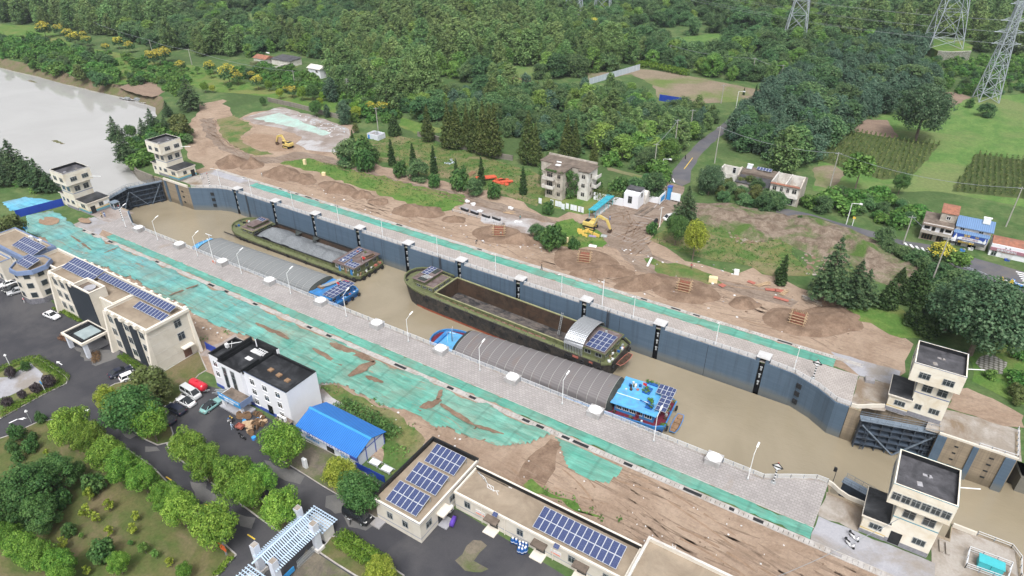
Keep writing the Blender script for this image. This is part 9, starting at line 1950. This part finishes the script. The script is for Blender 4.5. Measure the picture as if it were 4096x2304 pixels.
OPEN=[FENCED,CORN1,CORN2,F1,F2,F3,F4,F5,F6,[(-147.0,417),(-118.2,437),(-111.8,411),(-136.4,400)],[(-168,340),(-154.8,349),(-152.8,318),(-156.3,316)],[(-378,532),(-360,530),(-345,508),(-361,507)],[(-363,277),(-342,290),(-314,270),(-309,258),(-327,247)],[(-319,279),(-304,284),(-279,256),(-286,248)],[(-17.4,548),(10.2,555),(13.8,481),(-6.0,473)],[(-76.9,217),(-78.8,245),(-77.6,300),(-75.0,366),(-68.4,356),(-68.2,288),(-67.2,239),(-62.8,216)],[(-97.3,218),(-80.3,218),(-76.9,210),(-93.3,210)],[(-112.1,506),(-82.2,506),(-78.8,485),(-102.9,470)],[(-126.1,215),(-98.9,224),(-83.7,196),(-106.2,182)],[(-213,333),(-196,340),(-179,308),(-193,300)],[(-62.6,245),(-45.7,250),(-30.8,253),(-27.6,231),(-55.0,221)],[(-328,435),(-307,448),(-270,393),(-288,382)]]
def free(p):return not any(inside(p,q)for q in OPEN)
PATCH=[
('lanebush',[(-331,234),(-325,245),(-321,255),(-288,250),(-253,238),(-204,226),(-194,216),(-205,203),(-223,209),(-242,228),(-280,224),(-301,226)],6.0,(('scrub',.6),('forest',.4)),(2.8,6),'leafy bush between the lane and the farmhouses','bushes between the lane and the farmhouses'),
('crossing',[(-101.7,220),(-82.1,220),(-75.0,221),(-69.6,205),(-74.6,202),(-78.5,209),(-91.9,209)],4.8,(('scrub',.55),('forest',.45)),(2.5,6),'shrub on the verge between the lane and the gatehouse','shrubs between the lane and the gatehouse'),
# outline, spacing, (kind, name, share)..., height range, label, group
('wood',[(-201,223),(-188,223),(-175,222),(-143.7,227),(-122.6,212),(-104.4,224),(-82.1,220),(-76.8,233),(-77.1,266),(-77.6,300),(-91.2,292),(-106.1,290),(-121.8,308),(-145.9,299),(-180,284),(-187,279),(-206,250),(-232,251)],6.4,(('forest',.46),('lush',.18),('poplar',.2),('blue',.16)),(6,11),'broadleaf tree between the redwoods and the fenced field','trees of the wood between the redwoods and the fenced field'),
('bluewood',[(-26.6,316),(-32.8,268),(-31.0,256),(-45.4,249),(-52.2,260),(-62.7,258),(-70.9,278),(-66.5,348),(-65.1,432),(-49.8,458),(-35.8,512),(-13.1,493),(-11.5,432),(1.6,396),(-16.5,345)],5.8,(('blue',.82),('forest',.18)),(9,14),'bluish green tree of the plantation beside the corn','trees of the dense plantation beside the corn'),
('lane',[(-202,225),(-246,231),(-276,254),(-301,282),(-337,285),(-370,282),(-396,304),(-358,328),(-288,315),(-239,291),(-198,245)],6.2,(('forest',.38),('lush',.17),('poplar',.45)),(7.5,13),'leafy tree of the wood behind the lane and the farmhouses','trees of the wood behind the lane'),
('bank',[(-549,210),(-514,226),(-453,217),(-427,217),(-384,201),(-356,189),(-361,180),(-397,183),(-448,184),(-495,187)],6.0,(('scrub',.45),('forest',.3),('young',.25)),(3.5,7),'bushy young tree on the river bank upstream','young trees on the upstream river bank'),
('meadow',[(-458,228),(-395,228),(-357,232),(-327,223),(-339,203),(-369,197),(-418,213)],8.5,(('young',.7),('scrub',.3)),(3.2,5.5),'small planted tree on the sloping riverside meadow','small trees planted on the riverside meadow'),
('junction',[(-27.8,216),(-12.8,217),(6.0,213),(5.8,233),(-4.0,238),(-15.8,236),(-25.1,225)],4.6,(('scrub',.6),('forest',.4)),(3,5.5),'lush shrub behind the junction road beside the shops','lush shrubs behind the junction road'),
('roadside',[(-61.2,210),(-49.9,225),(-39.0,224),(-31.1,216),(-32.8,205),(-36.5,202),(-45.6,205),(-54.1,207)],4.8,(('forest',.75),('olive',.25)),(3.5,6),'leafy tree along the road in front of the ruined houses','trees in front of the ruined houses'),
('verge',[(-10.3,203),(-3.1,201),(4.4,198),(10.5,192),(14.2,188),(18.1,191),(22.0,189),(26.3,178),(25.1,164.7),(16.3,159.8),(13.7,173),(11.1,185),(3.3,190),(-2.4,195)],4.4,(('forest',.8),('scrub',.2)),(4,7.5),'dark shrubby tree in the belt below the junction road','shrubby trees of the belt below the junction road'),
('corner',[(28.2,175),(34.6,176),(33.6,137.5),(29.3,139.8),(24.6,142.2),(24.5,146.7),(30.2,151.3),(30.6,164.5)],4.2,(('scrub',.7),('olive',.3)),(2,4),'weedy shrub on the slope behind the tower at the open gate','weedy shrubs behind the tower at the open gate'),
('inlet',[(-356,189),(-372,202),(-349,212),(-318,198),(-309,187),(-330,193),(-346,198)],5,(('scrub',.7),('forest',.3)),(3,5),'bushy shrub around the river inlet garden','shrubs around the river inlet garden'),
('towerclump',[(-264,129.2),(-272,145.1),(-272,157.2),(-262,159.2),(-250,150.9),(-241,127.0),(-245,122.8)],4.2,(('scrub',.6),('forest',.4)),(3,5.5),'bush at the foot of the cedars behind the far tower','bushes behind the far tower'),
('nearbank',[(-290,96.2),(-270,97.8),(-247,96.2),(-250,92.2),(-272,88.0)],4.5,(('scrub',.6),('forest',.4)),(2.5,4),'bush under the cedar row of the near river bank','bushes under the near cedar row'),
('pylonfield',[(-11.5,432),(-10.5,478),(12.5,480),(18.8,500),(43.0,519),(40.5,420),(26.1,400),(1.9,399)],6.5,(('scrub',.8),('forest',.2)),(2.5,4.5),'low rank shrub in the thicket behind the complete pylon','shrubs of the thicket behind the complete pylon'),
]
def jitter_fill(poly,sp,seed):
 r=random.Random(seed);xs=[p[0]for p in poly];ys=[p[1]for p in poly];out=[];y=min(ys);row=0
 while y<max(ys):
  x=min(xs)+(row%2)*sp/2
  while x<max(xs):
   p=(x+r.uniform(-.42,.42)*sp,y+r.uniform(-.42,.42)*sp)
   if inside(p,poly)and free(p):out.append(p)
   x+=sp
  y+=sp*.87;row+=1
 return out
NM={'forest':'broadleaf_tree','poplar':'poplar_tree','blue':'plantation_tree','scrub':'wild_shrub','young':'young_tree','olive':'pale_tree','lush':'leafy_tree'}
COUNT={};MASS={}
for pi,(pid,poly,sp,mixk,(h0,h1),lb,gr)in enumerate(PATCH):
 r=random.Random(100+pi);pts=jitter_fill(poly,sp,pi)
 pts.sort(key=lambda p:p[0]**2+p[1]**2)
 for p in pts:
  u=r.random();k=mixk[-1][0]
  for kk,s_ in mixk:
   if u<s_:k=kk;break
   u-=s_
  h=r.uniform(h0,h1)*(1.55 if k=='poplar' else 1)*(.75 if r.random()<.25 else 1)
  if COUNT.get(k,0)<270:
   COUNT[k]=COUNT.get(k,0)+1;kind(k,NM[k],r.randrange(3)).put(p[0],p[1],h,lb.replace('tree','poplar',1)if k=='poplar' else lb+('' if k==mixk[0][0]else ', '+{'forest':'darker','blue':'bluish','scrub':'bushy','young':'slim','olive':'paler','lush':'brighter'}[k]+' sort'),gr+' '+k if 0 else gr+(', '+{'forest':'broad','poplar':'tall','blue':'bluish','scrub':'bushy','young':'slim','olive':'pale','lush':'bright'}[k]),r.uniform(.95,1.35))
  else:MASS.setdefault(k,[]).append((p[0],p[1],h,r.uniform(1,1.4),r.uniform(0,6.28)))
# distant woods reaching to the horizon
far=[]
r=random.Random(77)
FARW=[(-697,252),(-615,245),(-570,254),(-552,259),(-509,256),(-475,256),(-425,248),(-381,249),(-354,270),(-393,301),(-355,325),(-286,312),(-237,289),(-188,281),(-189,299),(-165,337),(-147.9,369),(-117.8,366),(-73.7,361),(-66.5,435),(-50.4,462),(-36.4,516),(-16.6,539),(13.0,510),(22.7,507),(56.5,528),(420,480),(900,1500),(-1100,1900),(-1500,900)]
def sector(x,y):return math.degrees(math.atan2(x,y))
sp=9.0;y=180;row=0
while y<1500:
 s_=sp*(1 if y<500 else 1.45 if y<800 else 2.1);x=-1300+(row%2)*s_/2
 while x<700:
  p=(x+r.uniform(-.45,.45)*s_,y+r.uniform(-.45,.45)*s_);a=sector(*p);x+=s_
  if not(-78<a<16)or not inside(p,FARW)or not free(p):continue
  n=math.sin(p[0]*.021+1.3)+math.sin(p[1]*.027+p[0]*.011)+.6*math.sin(p[0]*.05-p[1]*.04);
  if n<-1.55 and r.random()<.75:continue
  k='poplar' if n>.15 else('blue' if a>-5 and r.random()<.5 else 'forest');k='lush' if k!='blue' and r.random()<.2 else k;h=r.uniform(7,12.5)*(1.75 if k=='poplar' else 1)*(1 if s_<12 else 1.15)
  if p[0]**2+p[1]**2<420**2 and COUNT.get(k,0)<298 and r.random()<.6:
   COUNT[k]=COUNT.get(k,0)+1;kind(k,NM[k],r.randrange(3)).put(p[0],p[1],h,{'poplar':'tall poplar','forest':'dark tree','blue':'bluish tree','lush':'bright leafy tree'}[k]+' in the deep wood far behind the lane','trees of the deep wood, '+k,r.uniform(1,1.35));continue
  MASS.setdefault(k,[]).append((p[0],p[1],h,r.uniform(1,1.4),r.uniform(0,6.28)))
 y+=s_*.87;row+=1
def mass(name,k,pts,label):
 """far trees one could not count: points carrying copies of a crown"""
 me=bpy.data.meshes.new(name);me.from_pydata([(x,y,0)for x,y,h,w_,a in pts],[],[])
 src=[c for c in kind(k,NM[k],0).p.r.children if c.name.startswith('crown')][0];H0=kind(k,NM[k],0).h
 for nm,ty,vals in(('grow','FLOAT_VECTOR',[v for x,y,h,w_,a in pts for v in(h/H0*w_,h/H0*w_,h/H0)]),('turn','FLOAT_VECTOR',[v for x,y,h,w_,a in pts for v in(0,0,a)])):
  at=me.attributes.new(nm,ty,'POINT');at.data.foreach_set('vector',vals)
 o=link(name,me);tag(o,label,'woodland',None,'stuff')
 ng=bpy.data.node_groups.new(name,'GeometryNodeTree');ng.interface.new_socket('Geometry',in_out='INPUT',socket_type='NodeSocketGeometry');ng.interface.new_socket('Geometry',in_out='OUTPUT',socket_type='NodeSocketGeometry')
 N=ng.nodes;gi,go,ip,oi,a1,a2=N.new('NodeGroupInput'),N.new('NodeGroupOutput'),N.new('GeometryNodeInstanceOnPoints'),N.new('GeometryNodeObjectInfo'),N.new('GeometryNodeInputNamedAttribute'),N.new('GeometryNodeInputNamedAttribute')
 oi.inputs['Object'].default_value=src;oi.inputs['As Instance'].default_value=True
 for a_,nm in((a1,'grow'),(a2,'turn')):a_.data_type='FLOAT_VECTOR';a_.inputs['Name'].default_value=nm
 L=ng.links.new;L(gi.outputs[0],ip.inputs['Points']);L(oi.outputs['Geometry'],ip.inputs['Instance']);L(a1.outputs[0],ip.inputs['Scale'])
 er=N.new('FunctionNodeEulerToRotation');L(a2.outputs[0],er.inputs[0]);L(er.outputs[0],ip.inputs['Rotation']);L(ip.outputs[0],go.inputs[0])
 md=o.modifiers.new('grow','NODES');md.node_group=ng
for k,nm,lb in(('forest','distant_woodland','distant mass of dark broadleaf wood stretching to the upper edge'),('poplar','distant_poplars','distant mass of pale poplars standing above the dark wood'),('blue','distant_plantation','distant mass of bluish plantation trees behind the pylons'),('lush','distant_leafy_wood','distant mass of brighter leafy trees mixed into the dark wood'),('scrub','thicket','mass of low scrub at the edges of the woods')):
 if MASS.get(k):mass(nm,k,MASS[k],lb)
print('trees',COUNT,{k:len(v)for k,v in MASS.items()})
# undergrowth closing the ground between the trees
weeds('undergrowth',[PATCH[2][1],PATCH[3][1],PATCH[4][1]],.07,1.8,'leaf_forest',1.1,'dark undergrowth covering the ground of the woods','undergrowth',21)
# lettering becomes mesh
dg=bpy.context.evaluated_depsgraph_get()
for o in FONTS:
 me=bpy.data.meshes.new_from_object(o.evaluated_get(dg));q=link('sign_text',me,o.parent);q.matrix_local=o.matrix_local.copy();q.location=o.location;q.rotation_euler=o.rotation_euler
 bpy.data.objects.remove(o)
# the thin summer air that pales the far woods
MATS['haze_air']=hm=bpy.data.materials.new('haze_air');hm.use_nodes=True;hn=hm.node_tree;hn.nodes.clear()
pv=hn.nodes.new('ShaderNodeVolumePrincipled');pv.inputs['Color'].default_value=(.80,.88,1,1);pv.inputs['Density'].default_value=.00011;pv.inputs['Anisotropy'].default_value=.2
ho=hn.nodes.new('ShaderNodeOutputMaterial');hn.links.new(pv.outputs[0],ho.inputs['Volume'])
tag(bx(-2300,1500,-400,2300,-14,140)('haze','haze_air'),None,None,kind='stuff')
